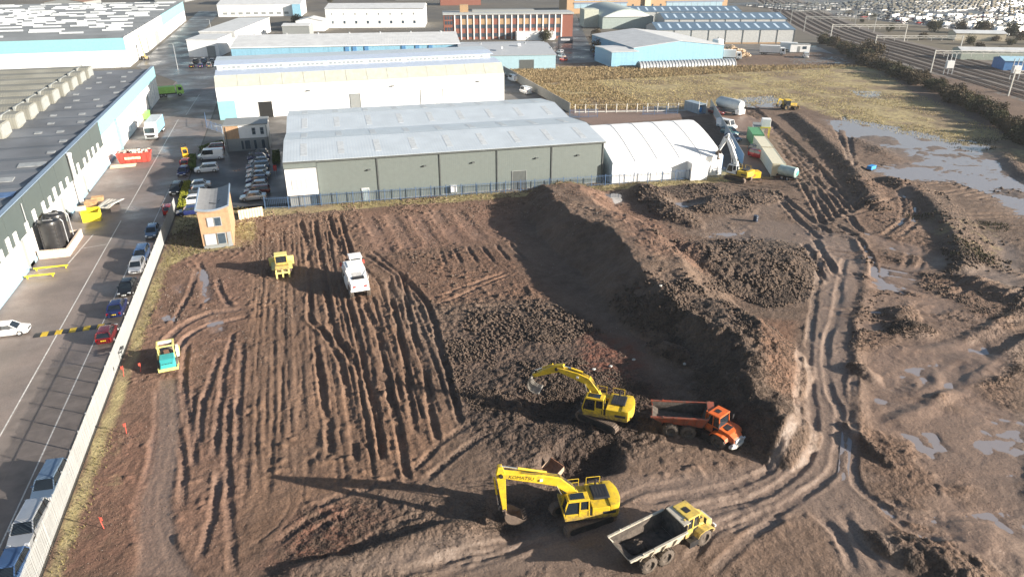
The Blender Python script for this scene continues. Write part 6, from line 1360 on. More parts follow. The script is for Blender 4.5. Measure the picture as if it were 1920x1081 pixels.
# lamp columns
def lamp(label, xy, h_=8, group="street lamps"):
    t = thing("street_lamp", label, "street lamp", (*xy,0), 0, group); MB().tube((0,0,0),(0,0,h_),.11,8,.06).build("pole", STEEL, t); MB().tube((0,0,h_),(-.9,0,h_+.15),.04,6).build("arm", STEEL, t); MB().box(-1.4,-.8,-.12,.12,h_+.08,h_+.22).build("lamp_head", MGREY, t)
lamp("white lamp column standing in the junction at the far end of the road", (-39.08, 286.55), 9)
lamp("grey lamp column in front of the office beside the road", (-15.57, 160.01), 6); lamp("lamp column beside the far white flat roofed building", (-35.3, 392.99), 8)
# yellow telehandler with raised boom by the far factory wall
th_ = thing("telehandler", "yellow telehandler with raised boom against the far white factory wall", "telehandler", (*(-54.68, 319.06),0), R(120)); MB().box(-1.8,1.8,-.6,.6,.5,1.3).build("body", YELP, th_); MB().bar((-1.5,.4,1.4),(.6,.4,9.5),.35,.4).build("boom", YEL, th_); MB().prism([(-.6,1.2),(.8,1.2),(.6,2.4),(-.6,2.4)],-.9,-.1,'y').build("cab", GLASS, th_)
for x in (-1.3,1.3):
    for y in (-.8,.8): wheel(th_, x, y, .6, .4)
# ---------------------------------------------------------------- site cabins and containers on the right
def container(label, p0, p1, h_, w_, m, side=1, name="container", group="site containers"):
    (ax, ay), (bx, by) = p0, p1; L_ = math.hypot(bx-ax, by-ay); a = math.atan2(by-ay, bx-ax)
    t = thing(name, label, "container", (ax,ay,gz(ax,ay)*.2), a, group)
    MB().box(0.04,L_-.04,.04,w_-.04,.15,h_-.06).build("shell", m, t)
    for x in (0, L_-.12):
        for y in (0, w_-.12): MB().box(x,x+.12,y,y+.12,0,h_).build("corner_post", m, t)
    rb = MB(); n = int(L_/.28)
    for i in range(n): rb.box(.15+i*(L_-.3)/n,.15+(i+.5)*(L_-.3)/n,-.0,.04,.25,h_-.2)
    stuff(rb.build("corrugation", m, t)); MB().box(0,L_,0,.1,h_-.14,h_-.02).box(0,L_,w_-.1,w_,h_-.14,h_-.02).box(0,.1,0,w_,h_-.14,h_-.02).build("top_rail", m, t)
    MB().box(-.03,.03,.15,w_/2-.02,.2,h_-.2).build("door", m, t); MB().box(-.03,.03,w_/2+.02,w_-.15,.2,h_-.2).build("door", m, t)
    return t
CRM = mat('cream_container_paint', (.66,.62,.47), .55, var=.08, streak=.2); GRN = mat('green_container_paint', (.10,.30,.14), .55, var=.1, streak=.2); GRNR = mat('olive_container_paint', (.34,.36,.22), .6, var=.1)
container("long cream container stack end facing the haul ruts", (88.27, 111.79), (93.44, 122.91), 2.6, 2.5, CRM); container("second cream container end to end with the first", (93.83, 123.65), (97.67, 132.08), 2.6, 2.5, CRM)
container("green container with olive roof behind the cream containers", (97.99, 132.95), (101.13, 139.61), 2.7, 2.5, GRN)
t = thing("water_tank", "white cube water tank on a yellow stand behind the green container", "tank", (*(103.76, 140.96),0), R(60)); MB().box(-1,1,-1,1,2.4,4.2).build("tank_shell", WHITEP, t, bev=.08); MB().box(-1.1,1.1,-1.1,1.1,2.2,2.4).build("platform", YB, t)
for x in (-1,1):
    for y in (-1,1): MB().box(x-.08,x+.08,y-.08,y+.08,0,2.2).build("leg", YB, t)
t = thing("site_cabin", "white low site cabin beside the green container", "cabin", (*(103.55, 143.2),0), R(60)); MB().box(-2,2,-1.2,1.2,.1,2.3).build("wall", WHITEP, t); MB().box(-2.1,2.1,-1.3,1.3,2.3,2.42).build("roof", MGREY, t); MB().box(-.5,.4,-1.25,-1.19,.2,2.0).build("door", MGREY, t)
t = thing("tank_trailer", "pale green barrel tank trailer in front of the cream container", "tank trailer", (*(87.9, 110.45),.0), R(-62)); MB().lathe([(0,-1.9),(.6,-1.85),(.95,-1.6),(1.0,0),(.95,1.6),(.6,1.85),(0,1.9)],20,(0,0,1.6),'x').build("tank_shell", mat('pale_green_tank', (.38,.48,.46), .45, var=.15), t, smooth=True)
MB().box(-2,2,-.5,.5,.45,.7).bar((2,0,.55),(3,0,.5),.15).build("chassis", DARKM, t); MB().lathe([(.45,1.86),(.5,1.9),(.3,1.93),(0,1.93)],14,(0,0,1.6),'x').build("end_plate", mat('teal_end_plate', (.08,.35,.30), .5), t)
for x in (-.6,.5):
    for y in (-.85,.85): wheel(t, x, y, .42, .28)
t = thing("fuel_tank", "yellow orange fuel bowser box beside the white armed excavator", "fuel tank", (*(81.36, 112.41),0), R(-8)); MB().box(-1.5,1.5,-.8,.8,.4,1.6).build("tank_shell", mat('bowser_yellow', (.80,.45,.02), .45, dirt=.1), t, bev=.06); MB().box(-1.6,1.6,-.9,.9,.2,.4).build("skid", DARKM, t); MB().box(-.4,.4,-.84,-.8,.7,1.2).build("hazard_plate", mat('hazard_orange', (.7,.2,.05), .5), t)
# silo trailer and blue end container near the gate
t = thing("silo_tanker", "pale grey cement silo lying on its trailer by the back gate", "silo", (*(110.18, 166.14),0), R(-72)); MB().lathe([(0,-4.2),(.9,-4.0),(1.45,-3.2),(1.45,3.0),(1.2,3.9),(0,4.2)],22,(0,0,2.5),'x').build("silo_shell", mat('pale_silo', (.52,.56,.57), .5, var=.1), t, smooth=True); MB().box(-4,3.8,-.9,.9,.5,1.2).build("trailer", MGREY, t); MB().box(3.0,4.3,-1.2,1.2,.4,1.6).build("pump_box", WHITEP, t)
for x in (-3,-2,2.4):
    for y in (-1,1): wheel(t, x, y, .5, .3)
t = thing("open_container", "grey blue open ended container in the corner of the hoarding", "container", (*(102.67, 166.99),0), R(100)); BC = mat('grey_blue_steel', (.25,.32,.38), .5)
MB().box(0,6,-1.2,-1.1,.1,2.6).box(0,6,1.1,1.2,.1,2.6).box(0,6,-1.1,1.1,2.5,2.6).box(0,6,-1.1,1.1,.1,.2).box(5.9,6,-1.1,1.1,.2,2.5).build("shell", BC, t); MB().box(1.2,2,-.9,.9,.3,1.5).build("blue_crate", mat('blue_crate', (.08,.3,.6), .5), t)
MB().bar((0,-1.25,0),(0,-1.25,3.6),.1).bar((0,1.25,0),(0,1.25,3.6),.1).build("frame_post", STEEL, t)
t = thing("pump_set", "small bright blue pump set standing at the edge of the flooded ground", "pump", (*(107.99, 111.18), gz(*(107.99, 111.18))), R(20)); MB().box(-.9,.9,-.5,.5,.3,1.0).build("engine_box", mat('bright_blue_paint', (.03,.25,.60), .45), t, bev=.05); MB().tube((.9,0,.5),(1.8,.2,.2),.15,10).build("suction_pipe", mat('bright_blue_paint', (.03,.25,.60), .45), t); MB().box(-1.0,1.0,-.6,.6,.12,.3).build("skid", DARKM, t)
t = thing("oil_drum", "dark steel drum standing on the muddy ground right of the spoil bund", "drum", (*(68.69, 92.14), gz(*(68.69, 92.14))), 0); MB().lathe([(0,1.0),(.38,1.0),(.4,.95),(.38,.7),(.4,.66),(.38,.62),(.38,.36),(.4,.33),(.38,.3),(.4,.05),(.38,0)],16,(0,0,0),'z').build("drum_shell", mat('dark_blue_drum', (.03,.045,.08), .4), t, smooth=True); MB().lathe([(0,1.04),(.06,1.04),(.06,.99)],8,(.2,0,0),'z').build("bung", STEEL, t)
t = thing("red_sign", "small red sign on a post beside the grey warehouse car park", "sign", (-5.4,139,0)); MB().tube((0,0,0),(0,0,2.4),.04,6).build("post", STEEL, t); MB().box(-.3,.3,-.03,.03,1.5,2.6).build("sign_board", REDP, t)
# pale plastic pieces and stones lying on the clods
for px, py, lab in ((*(28.35, 58.21),"white scrap of plastic on the red clods above the far excavator"), (*(26.42, 58.25),"white stone on the clods left of the plastic scrap"), (*(38.59, 67.48),"white boulder on the shaded side of the bund"), (*(35.69, 55.79),"pale boulder at the foot of the bund"), (*(31.28, 58.79),"pale stone at the edge of the bund's shadow")):
    x, y = px, py; mb = MB(); r_ = random.Random(int(px*10)); ring = [[(.22*math.cos(a*.9)*math.sin(b_*.63)*(1+.3*r_.uniform(-1,1)), .18*math.sin(a*.9)*math.sin(b_*.63), .12*math.cos(b_*.63)+.08) for a in range(7)] for b_ in range(1,5)]
    tag(mb.loft(ring).build("boulder", mat('white_stone', (.45,.43,.40), .7, var=.1), loc=(x,y,gz(x,y))), lab, "stone")

# ---------------------------------------------------------------- buildings behind
def strip_windows(t, x0, x1, z0, z1, n, m=GLASSB, gap=.3, y=-.07, name="window"):
    w_ = (x1-x0)/n
    for i in range(n): MB().box(x0+i*w_+gap/2, x0+(i+1)*w_-gap/2, y, .03, z0, z1).build(name, m, t)
PB = shed("blue_white_warehouse", "wide warehouse with pale blue front and white roof behind the white shed", "warehouse", (-20.5,290.5), 84, 36, 6.6, 9.0, SKYBL, WROOF, 'x', R(-8), 1, 0, 0, None, gut=WHITEP, vents=7)
for x in (41,43.8,48.2,62,67.2,72.2): MB().box(x,x+1.5,-.3,.02,1.2,6.2).build("louvre", mat('deep_blue_louvre', (.08,.22,.42), .5), PB)
for k in range(12): MB().box(k*7+.05,k*7+6.95,-.05,.02,.2,6.3).build("wall_panel", SKYBL, PB)
GU = shed("pale_unit", "pale grey roofed industrial unit with light blue front left of the side street", "warehouse", (58,256), 34, 40, 5.0, 6.6, mat('ice_blue_cladding', (.34,.50,.57), .5, var=.06, streak=.2), mat('light_grey_roof', (.40,.42,.44), .5, var=.06), 'x', R(-10), 1, vents=2)
patch(GU, "roller_door", DGREY, 21, 26, 0, 3.4, -.06, MGREY); MB().box(34,34.2,10,30,0,6.2).build("white_gable_panel", WHITEP, GU); MB().box(15,15.5,6,8,6.5,7.2).build("roof_cowl", WHITEP, GU); MB().box(22,23,14,15,6.5,7.4).build("roof_cowl", WHITEP, GU)
bn = thing("banner_board", "dark banner board on the wall of the pale unit by the side street", "banner", (*(111.62, 302.77),0), R(-10)); MB().box(0,6.5,0,.15,2.2,5).build("board", mat('dark_banner', (.03,.035,.05), .6), bn); MB().box(1.2,5.2,-.04,.0,3.4,4.2).build("faded_lettering", mat('pale_banner_print', (.45,.45,.47), .6, var=.6, scale=4), bn)
for x in (.3,6.2): MB().box(x-.1,x+.1,.0,.14,0,2.2).build("post", DARKM, bn)
BB = thing("brick_building", "three storey red brick building with white piers beyond the warehouses", "office", (71.3,349.5,0), R(-10.7)); BW = 61.7
MB().box(0,BW,0,15,0,11.0).build("wall", BRICK, BB); MB().box(-.3,BW+.3,-.5,15.3,11.0,11.7).build("roof", mat('flat_grey_roof', (.36,.38,.38), .7), BB); MB().box(8,12,6,10,11.7,15).build("lift_house", BUFF, BB); MB().box(14,44,8,13,11.7,12.6).build("roof_plant", MGREY, BB)
for k in range(18):
    x = 5.2+k*3.0
    MB().box(x-.28,x+.28,-.32,.02,0,10.9).build("white_pier", WHITEP, BB)
    for z0, z1 in ((9.3,10.6), (5.0,6.6), (1.2,2.8)):
        if k < 17:
            for q in range(2): MB().box(x+.45+q*1.1,x+1.45+q*1.1,-.08,.02,z0,z1).build("window", GLASSB, BB)
    if k < 17: MB().box(x+.3,x+2.7,-.06,.02,6.7,9.2).build("brick_panel", BUFF if k%3 else BRICK, BB)
for x in (.6,1.9,3.2): 
    for z in (1.2,4,6.8,9): MB().box(x,x+.9,-.08,.02,z,z+1.5).build("window", GLASSB, BB)
MB().box(34,52,-6,-.02,0,3.6).build("porch", WHITEP, BB)
WN = thing("white_block", "white rendered long block with small square windows beyond the blue front warehouse", "factory", (21.1,420.8,0), R(-13)); MB().box(0,53,0,30,0,9.8).build("wall", WHITE, WN); MB().prism([(-.5,9.8),(15,11.6),(30.5,9.8)],-.4,53.4,'x').build("roof", WROOF, WN)
for k in range(8): MB().box(3+k*6.3,4.1+k*6.3,-.08,.02,2.2,3.6).build("window", GLASSB, WN); MB().box(3+k*6.3,3.6+k*6.3,-.08,.02,6.6,7.6).build("window", MGREY, WN)
SL = shed("side_lean_to", "small white lean-to with blue grey roof left of the white block", "shed", (5,408), 14, 14, 5, 6.5, WHITEP, WROOF, 'y', R(-13)); SL2 = shed("pale_store", "pale grey store in front of the small white lean-to", "shed", (-2,384), 13, 10, 5, 5.8, MGREY, WROOF, 'x', R(-13))
W2 = shed("far_white_shed", "long low white shed at the far end of the factory road", "warehouse", (-40,510), 51, 30, 7, 9, WHITE, WROOF, 'x', R(-8)); MB().box(46,51,-3,0,0,7).build("blue_end_bay", SKYBL, W2); strip_windows(W2, 2, 44, 1.2, 2.6, 9, MGREY, 2)
FB = thing("flat_white_building", "white flat roofed workshop with dark slit windows right of the factory road", "workshop", (-36.3,349.6,0), R(-12)); MB().box(0,15,0,66,0,6.6).build("wall", WHITE, FB); MB().box(-.3,15.3,-.3,66.3,6.6,6.95).build("roof", WROOF, FB); MB().box(.2,14.8,-.06,.02,4.3,6.3).build("front_panel", mat('off_white_panel', (.42,.43,.43), .5), FB)
for k in range(12): MB().box(14.98,15.08,3+k*5.2,4.3+k*5.2,1.2,5.4).build("window", mat('grey_pane', (.25,.28,.3), .2), FB)
FC = thing("flat_white_annexe", "smaller white box annexe in front of the flat roofed workshop", "workshop", (-38.8,322,0), R(-12)); MB().box(0,12,0,20,0,6.4).build("wall", WHITE, FC); MB().box(-.2,12.2,-.2,20.2,6.4,6.7).build("roof", WROOF, FC); patch(FC, "roller_door", MGREY, 7.5, 10.5, 0, 4, -.06, MGREY)
BS = shed("pale_blue_shed", "pale blue gabled shed with white roof beyond the grass field", "warehouse", (122.7,251.5), 37, 46, 6.0, 8.0, SKYBL, WROOF, 'y', R(-3)); MB().box(.1,36.9,-.08,.02,0,5.9).build("wall_panel", SKYBL, BS)
for k in range(7): MB().box(-.06,.02,k*6.5+.1,k*6.5+6.4,.2,5.8).build("wall_panel", mat('shaded_blue_cladding', (.12,.27,.42), .5, var=.05), BS)  # side turned from the sun: its shade is put into a darker blue
BA = shed("blue_annexe", "low pale blue annexe on the left of the gabled blue shed", "shed", (112.4,248), 10.2, 18, 5.3, 5.7, SKYBL, WROOF, 'x', R(-3)); MB().box(-.06,.02,.1,17.9,.1,5.2).build("wall_panel", mat('shaded_blue_cladding', (.12,.27,.42), .5, var=.05), BA)
NH = thing("nissen_hut", "ribbed grey half round hut in front of the gabled blue shed", "hut", (121,243.6,0), R(-4.5)); n = 10
arc_ = [(2.3*math.cos(math.pi*i/n), 2.3*math.sin(math.pi*i/n)) for i in range(n+1)]
MB().prism(arc_, 0, 38, 'x').build("shell", STEEL, NH, smooth=True)
for k in range(31):
    mb = MB()
    for a, b_ in zip(arc_[:-1], arc_[1:]): mb.bar((k*1.25+.3,a[0]*1.02,a[1]*1.02),(k*1.25+.3,b_[0]*1.02,b_[1]*1.02),.35,.12,(1,0,0))
    mb.build("rib", mat('pale_hoop', (.62,.64,.64), .45), NH)
MB().prism([(x*.9,z*.9) for x, z in arc_], -.05, .02, 'x').build("end_wall", DGREY, NH)
AR = thing("barrel_roof_building", "grey green barrel roofed hall beyond the gabled blue shed", "hall", (163,374,0), R(-10)); n = 12; ar2 = [(28*i/n, 6+4*math.sin(math.pi*i/n)) for i in range(n+1)]
MB().box(0,28,0,55,0,6).build("wall", mat('grey_green_wall', (.32,.38,.36), .6), AR); MB().prism(ar2, -.4, 55, 'y').build("roof", mat('grey_green_roof', (.36,.42,.41), .6, var=.1), AR, smooth=True); MB().prism([(x*.94+.8,6+(z-6)*.85) for x, z in ar2], -.5, -.38, 'y').build("gable_panel", WHITEP, AR); MB().box(-8,0,10,22,0,9).build("stair_tower", mat('sage_wall', (.48,.50,.42), .7), AR)
for q, (ox, oy, W_, lab) in enumerate(((160.3,306,63,"long blue roofed shed with white wall beside the lorry yard"), (188,352,64,"second blue roofed shed behind the first with white doors"), (190,400,66,"third blue roofed shed partly hidden at the back"))):
    t = shed("blue_roof_shed", lab, "warehouse", (ox,oy), W_, 24, 6.0, 8.2, mat('off_white_panel', (.42,.43,.43), .5), BLUEROOF, 'x', R(-15), 1, 8, 14, mat('pale_blue_rooflight', (.5,.62,.72), .4), group="blue roofed sheds", panels=(mat('off_white_panel', (.42,.43,.43), .5), .6, 5.6), pipes=DGREY)
    MB().box(0,W_,-.12,.02,0,.55).build("brick_plinth", BUFF, t)
YO = thing("buff_office", "buff brick office with long glazed wings at the top of the picture", "office", (178,468,0), R(-4)); MB().box(0,115,0,18,0,20).build("wall", BUFF, YO)
for x0, x1 in ((5,42), (70,112)):
    for z in (3.5,8,12.5,17):
        for k in range(int((x1-x0)/4.6)): MB().box(x0+k*4.6,x0+k*4.6+4.4,-.12,.02,z-.3,z+2.4).build("window", mat('sky_glass', (.30,.42,.50), .06, spec=.9), YO)
        MB().box(x0-.3,x1+.2,-.3,.02,z+2.5,z+3.3).build("blue_band", mat('slate_band', (.15,.19,.28), .5), YO)
for x in (46,52,60,66): 
    for z in (4,8.5,13): MB().box(x-.6,x+.6,-.1,.02,z,z+1.2).build("window", GLASSB, YO)
MB().box(54,58,-1.5,0,0,19).build("stair_bay", mat('pale_buff', (.70,.55,.38), .7), YO)
# rows of roofs filling the far town
rf = random.Random(21)
NTH = ['first','second','third','fourth','fifth','sixth','seventh','eighth','ninth','tenth','eleventh','twelfth','thirteenth','fourteenth','fifteenth','sixteenth','seventeenth','eighteenth','nineteenth','twentieth','twenty first','twenty second','twenty third','twenty fourth']; nf = 0
for i in range(34):
    x = -260+i*27+rf.uniform(-6,6); y = rf.choice([560,620,690,760])+rf.uniform(-15,15)
    if -62 > x: y += 40
    if x > 330: continue
    W_, D_, h_ = rf.uniform(18,34), rf.uniform(15,30), rf.uniform(5,9)
    wm = rf.choice([WHITE, MGREY, BRICK, BUFF, SKYBL]); rm = rf.choice([WROOF, BLUEROOF, ROOFG, mat('brown_tile_roof', (.22,.13,.09), .8)])
    nf += 1; t = shed("distant_building", "distant small building along the top edge, %s from the left" % NTH[nf-1], "building", (x,y), W_, D_, h_, h_+2, wm, rm, rf.choice('xy'), R(rf.uniform(-16,-4)), group="distant town buildings")
# scrap heap and stacked drums in the lorry yard
sc = MB(); r_ = random.Random(5)
for i in range(260):
    a, q = r_.uniform(0,6.28), r_.random()**.6; sc.cbox((q*9*math.cos(a), q*5*math.sin(a), (1-q)*4.5*r_.random()+.3), (r_.uniform(.4,2), r_.uniform(.3,1.2), r_.uniform(.2,1)), r_.uniform(0,3), r_.uniform(-.6,.6), r_.uniform(-.6,.6))
o = stuff(sc.build("scrap_heap", mat('timber_scrap', (.50,.38,.26), .8, var=.6, scale=.8), loc=(*(170.13, 261.0),0))); tag(o, "heap of pale timber scrap right of the gabled blue shed", "scrap heap")
for px, lab in ((0,"white storage tank behind the scrap heap"), (1,"white portable cabin beside the railway lane")):
    if px == 0:
        t = thing("white_tank", lab, "tank", (*(179.77, 286.07),0)); MB().lathe([(0,4),(2.2,3.6),(2.4,3.2),(2.4,0)],18,(0,0,0),'z').build("tank_shell", WHITEP, t, smooth=True); MB().lathe([(0,4.5),(.4,4.5),(.4,3.8)],8,(0,0,0),'z').build("hatch", MGREY, t)
    else:
        t = thing("portable_cabin", lab, "cabin", (*(204.93, 263.97),0), R(-20)); MB().box(-4,4,-1.5,1.5,.2,3.2).build("wall", WHITEP, t); MB().box(-4.1,4.1,-1.6,1.6,3.2,3.35).build("roof", MGREY, t); MB().box(-1,0,-1.56,-1.5,.3,2.5).build("door", MGREY, t); MB().box(1,2.6,-1.56,-1.5,1.4,2.5).build("window", GLASSB, t)

# ---------------------------------------------------------------- railway
RC = smooth_line([(430,640), (338,474), (262,331), (236,258), (205,160), (182,80), (160,0)], 8)
def offset(pts, d):
    out = []
    for i, p in enumerate(pts):
        a, b_ = pts[max(i-1,0)], pts[min(i+1,len(pts)-1)]; v = Vector((b_[0]-a[0], b_[1]-a[1])).normalized(); out.append((p[0]-v.y*d, p[1]+v.x*d))   # d>0: away from the site
    return out
BAL = asphalt('railway_ballast', (.11,.095,.085), (.16,.135,.115), .1, .5, .9, .95)
a, b_ = offset(RC, -4), offset(RC, 34)
bl = MB()
for i in range(len(a)-1): bl.quad((*a[i],0),(*a[i+1],0),(*b_[i+1],0),(*b_[i],0))
structure(bl.build("railway_ballast", BAL, loc=(0,0,.012)))
RAILM = mat('rusty_rail', (.20,.13,.10), .5, .5); SLEEP = mat('sleeper_concrete', (.085,.075,.068), .9, var=.2)
for k, d in enumerate((0, 4.2, 9.5, 13.7, 19, 23.2, 28)):
    t = thing("railway_track", ("railway track nearest the bushes","second railway track from the bushes","third railway track from the bushes","middle railway track of the fan","fifth railway track from the bushes","sixth railway track from the bushes","railway track farthest from the bushes")[k], "railway track", (0,0,.03), 0, "railway tracks")
    for g_ in (-.75,.75):
        p = offset(RC, d+g_); mb = MB()
        for q, q2 in zip(p[:-1], p[1:]): mb.bar((*q,.16),(*q2,.16),.10,.14)
        mb.build("rail", RAILM, t)
    sl = MB(); p = offset(RC, d)
    for q, q2 in zip(p[:-1], p[1:]):
        v = Vector((q2[0]-q[0], q2[1]-q[1])); n = int(v.length/1.3); an = math.atan2(v.y, v.x)
        for i in range(n): sl.cbox((q[0]+v.x*i/n, q[1]+v.y*i/n, .05), (.35, 2.6, .08), an)
    stuff(sl.build("sleepers", SLEEP, t))
GANT = mat('gantry_grey', (.55,.54,.50), .6)
def along(s):
    acc = 0
    for q, q2 in zip(RC[:-1], RC[1:]):
        l = math.hypot(q2[0]-q[0], q2[1]-q[1])
        if acc+l >= s: u = (s-acc)/l; return (q[0]+(q2[0]-q[0])*u, q[1]+(q2[1]-q[1])*u), math.atan2(q2[1]-q[1], q2[0]-q[0])
        acc += l
    return RC[-1], -1.9
for i, s in enumerate((120, 175, 225, 268, 312, 352, 395, 440, 486, 530)):
    (x, y), an = along(s); t = thing("overhead_gantry", "steel portal gantry over the tracks, %s from the near end" % ("tenth","ninth","eighth","seventh","sixth","fifth","fourth","third","second","first")[i], "gantry", (x,y,0), an+math.pi/2, "railway gantries")
    for xx in (-3.2, 31.5):
        o = MB().bar((xx,0,0),(xx,0,7.6),.32,.32).build("mast", GANT, t)
    MB().bar((-3.4,0,7.3),(31.7,0,7.3),.25,.18).build("top_chord", GANT, t); MB().bar((-3.4,0,6.5),(31.7,0,6.5),.2,.14).build("bottom_chord", GANT, t)
    br = MB()
    for k in range(14): br.bar((-3.2+k*2.48,0,6.5 if k%2 else 7.3),(-3.2+(k+1)*2.48,0,7.3 if k%2 else 6.5),.1,.08)
    br.build("lattice", GANT, t)
    for k, d in enumerate((0,4.2,9.5,13.7,19,23.2,28)): MB().bar((d,0,6.5),(d,0,5.3),.1).build("dropper", GANT, t)
# white switchgear on steel legs beside the line
for px, (x, y), lab in ((0, (217.53, 199.71), "white transformer on steel legs beside the nearest track"), (1, (229.7, 184.66), "white switchgear frame beyond the tracks at right")):
    t = thing("transformer", lab, "transformer", (x,y,0), R(-20), "railway transformers"); MB().box(-1.2,1.2,-.7,.7,2.2,4.6).build("tank", WHITEP, t, bev=.06)
    for q in (-1.4,0,1.4):
        MB().box(q-.12,q+.12,-.12,.12,0,2.2).build("leg", STEEL, t); MB().tube((q,0,4.6),(q,0,6.8),.14,8).build("insulator", STEEL, t)
# rail yard huts and depot sheds beyond
for i, ((x, y), W_, c, lab) in enumerate((((244.29, 201.52), 30, BLUEG, "blue rail depot shed beyond the tracks at right"), ((251.81, 227.08), 26, mat('pale_green_shed', (.40,.45,.38), .6), "pale green rail shed beyond the middle of the tracks"), ((302.03, 278.03), 22, mat('sand_shed', (.55,.48,.36), .6), "small sand coloured hut near the car compound"))):
    shed("rail_shed", lab, "shed", (x,y), W_, 9, 3.2, 4.2, c, WROOF if i else mat('pale_blue_shed_roof', (.35,.55,.66), .5), 'x', R(-25))

# ---------------------------------------------------------------- storage compound with hundreds of white vehicles
def storage_car(van):
    mb = MB(); L_, W_, H = (5.4,1.95,2.3) if van else (4.5,1.8,1.5); h = L_/2; zb = 1.1 if van else .9
    mb.loft([[(-h,-W_*.46,.3),(-h,W_*.46,.3),(-h,W_*.46,zb),(-h,-W_*.46,zb)], [(-h+.3,-W_/2,.25),(-h+.3,W_/2,.25),(-h+.3,W_/2,zb),(-h+.3,-W_/2,zb)], [(h-.9,-W_/2,.25),(h-.9,W_/2,.25),(h-.9,W_/2,zb),(h-.9,-W_/2,zb)], [(h,-W_*.42,.35),(h,W_*.42,.35),(h,W_*.40,.7),(h,-W_*.40,.7)]])
    nb = len(mb.f)
    a, b_ = (-h+.1, h-1.0) if van else (-h+.4, h-1.2); a1, b1 = (-h+.15, h-1.5) if van else (-h+.9, h-1.8)
    mb.loft([[(a,-W_*.45,zb),(b_,-W_*.45,zb),(b_,W_*.45,zb),(a,W_*.45,zb)], [(a1,-W_*.38,H-.06),(b1,-W_*.38,H-.06),(b1,W_*.38,H-.06),(a1,W_*.38,H-.06)]], caps=False); ng = len(mb.f)
    mb.quad((a1,-W_*.39,H-.05),(b1,-W_*.39,H-.05),(b1,W_*.39,H-.05),(a1,W_*.39,H-.05))
    for x in (-h+.9,h-.9):
        for y in (-W_/2,W_/2): mb.tube((x,y-.1,.33),(x,y+.1,.33),.33,8)
    me = bpy.data.meshes.new("stored_vehicle"); me.from_pydata([tuple(v) for v in mb.v], [], mb.f)
    for m_ in (PAINT['lsilver'], PAINT['lsilver'] if van else GLASS, TYREB): me.materials.append(m_)
    for i, p in enumerate(me.polygons): p.material_index = 0 if i < nb or i == ng else (1 if i < ng else 2)
    return me
SV = [storage_car(False), storage_car(True)]
spots = []; r_ = random.Random(9)
for row in range(62):
    for c in range(52):
        u = c*5.2+r_.uniform(-.3,.3)+7*(c//2); v = row*3.3
        x = 356+u-.12*v; y = 292+v+.03*u
        if r_.random() < .10 or (row//9+c//7) % 5 == 4 or row % 19 == 18: continue
        spots.append((x, y))
spots = [(x, y) for x, y in spots if x < 60+1.25*y]
spots.sort(key=lambda p: p[0]*.287+p[1]*.958)
COLS = ['white']*9+['silver','silver']+['silver','lsilver','grey','steel','black','red']
for i, (x, y) in enumerate(spots[:300]):
    van = r_.random() < .3; c = r_.choice(COLS); o = link("stored_vehicle", SV[van], None, (x,y,0), R(r_.choice([0,180])+r_.uniform(-3,3)))
    if c != 'white':
        o.material_slots[0].link = 'OBJECT'; o.material_slots[0].material = PAINT[c]
    tag(o, "small vehicle in the far storage compound beyond the railway", "car", "vehicles in the storage compound")
rest = MB()
for x, y in spots[300:]:
    a = 0; m_ = Matrix.Translation((x,y,0)) @ Matrix.Rotation(a,4,'Z'); mb = MB(m_); H = 1.45 if r_.random() < .7 else 2.2
    mb.loft([[(-2.2,-.9,.3),(2.2,-.85,.3),(2.2,.85,.3),(-2.2,.9,.3)], [(-2.2,-.9,.9),(2.1,-.85,.8),(2.1,.85,.8),(-2.2,.9,.9)], [(-1.6,-.7,H),(.6,-.7,H),(.6,.7,H),(-1.6,.7,H)]]); n = len(rest.v); rest.v += mb.v; rest.f += [tuple(i+n for i in f) for f in mb.f]
me_ = rest.mesh("stored_vehicles", [PAINT['lsilver'], GLASS, PAINT['silver'], PAINT['grey']])
nfc = 10; rk = random.Random(8); ck = [rk.choice([0,0,0,0,2,3]) for _ in range(len(me_.polygons)//nfc+1)]
for i, p in enumerate(me_.polygons): p.material_index = 1 if (i % nfc) in (4,5,6,7) else ck[i//nfc]
o = stuff(link("stored_vehicles", me_)); tag(o, "mass of white vehicles farther back in the storage compound", "cars")
sheet("rough_ground", asphalt('rough_verge_ground', (.085,.068,.045), (.13,.11,.07), .1, .08, .9, .95), [offset(RC,33)[k] for k in range(10,len(RC),2)]+[(346,60),(346,285),(352,420)], -.02)
sheet("storage_compound", ASPHD, [(346,285), (480,285), (800,420), (760,640), (330,520)], -.012)

# ---------------------------------------------------------------- plants
def leaf_mat(name, c1, c2):
    m = bpy.data.materials.new(name); m.use_nodes = True; t = m.node_tree; N = t.nodes; L = t.links; p = N["Principled BSDF"]; p.inputs["Roughness"].default_value = .8; p.inputs["Specular IOR Level"].default_value = .2
    g_ = N.new("ShaderNodeNewGeometry"); n = N.new("ShaderNodeTexNoise"); n.inputs["Scale"].default_value = .45; n.inputs["Detail"].default_value = 8; n.inputs["Roughness"].default_value = .75; L.new(g_.outputs["Position"], n.inputs["Vector"])
    mr = N.new("ShaderNodeMapRange"); mr.inputs[1].default_value = .32; mr.inputs[2].default_value = .68; L.new(n.outputs["Fac"], mr.inputs[0]); mx = N.new("ShaderNodeMix"); mx.data_type = 'RGBA'; mx.inputs["A"].default_value = (*c1,1); mx.inputs["B"].default_value = (*c2,1); L.new(mr.outputs[0], mx.inputs["Factor"]); L.new(mx.outputs["Result"], p.inputs["Base Color"]); return m
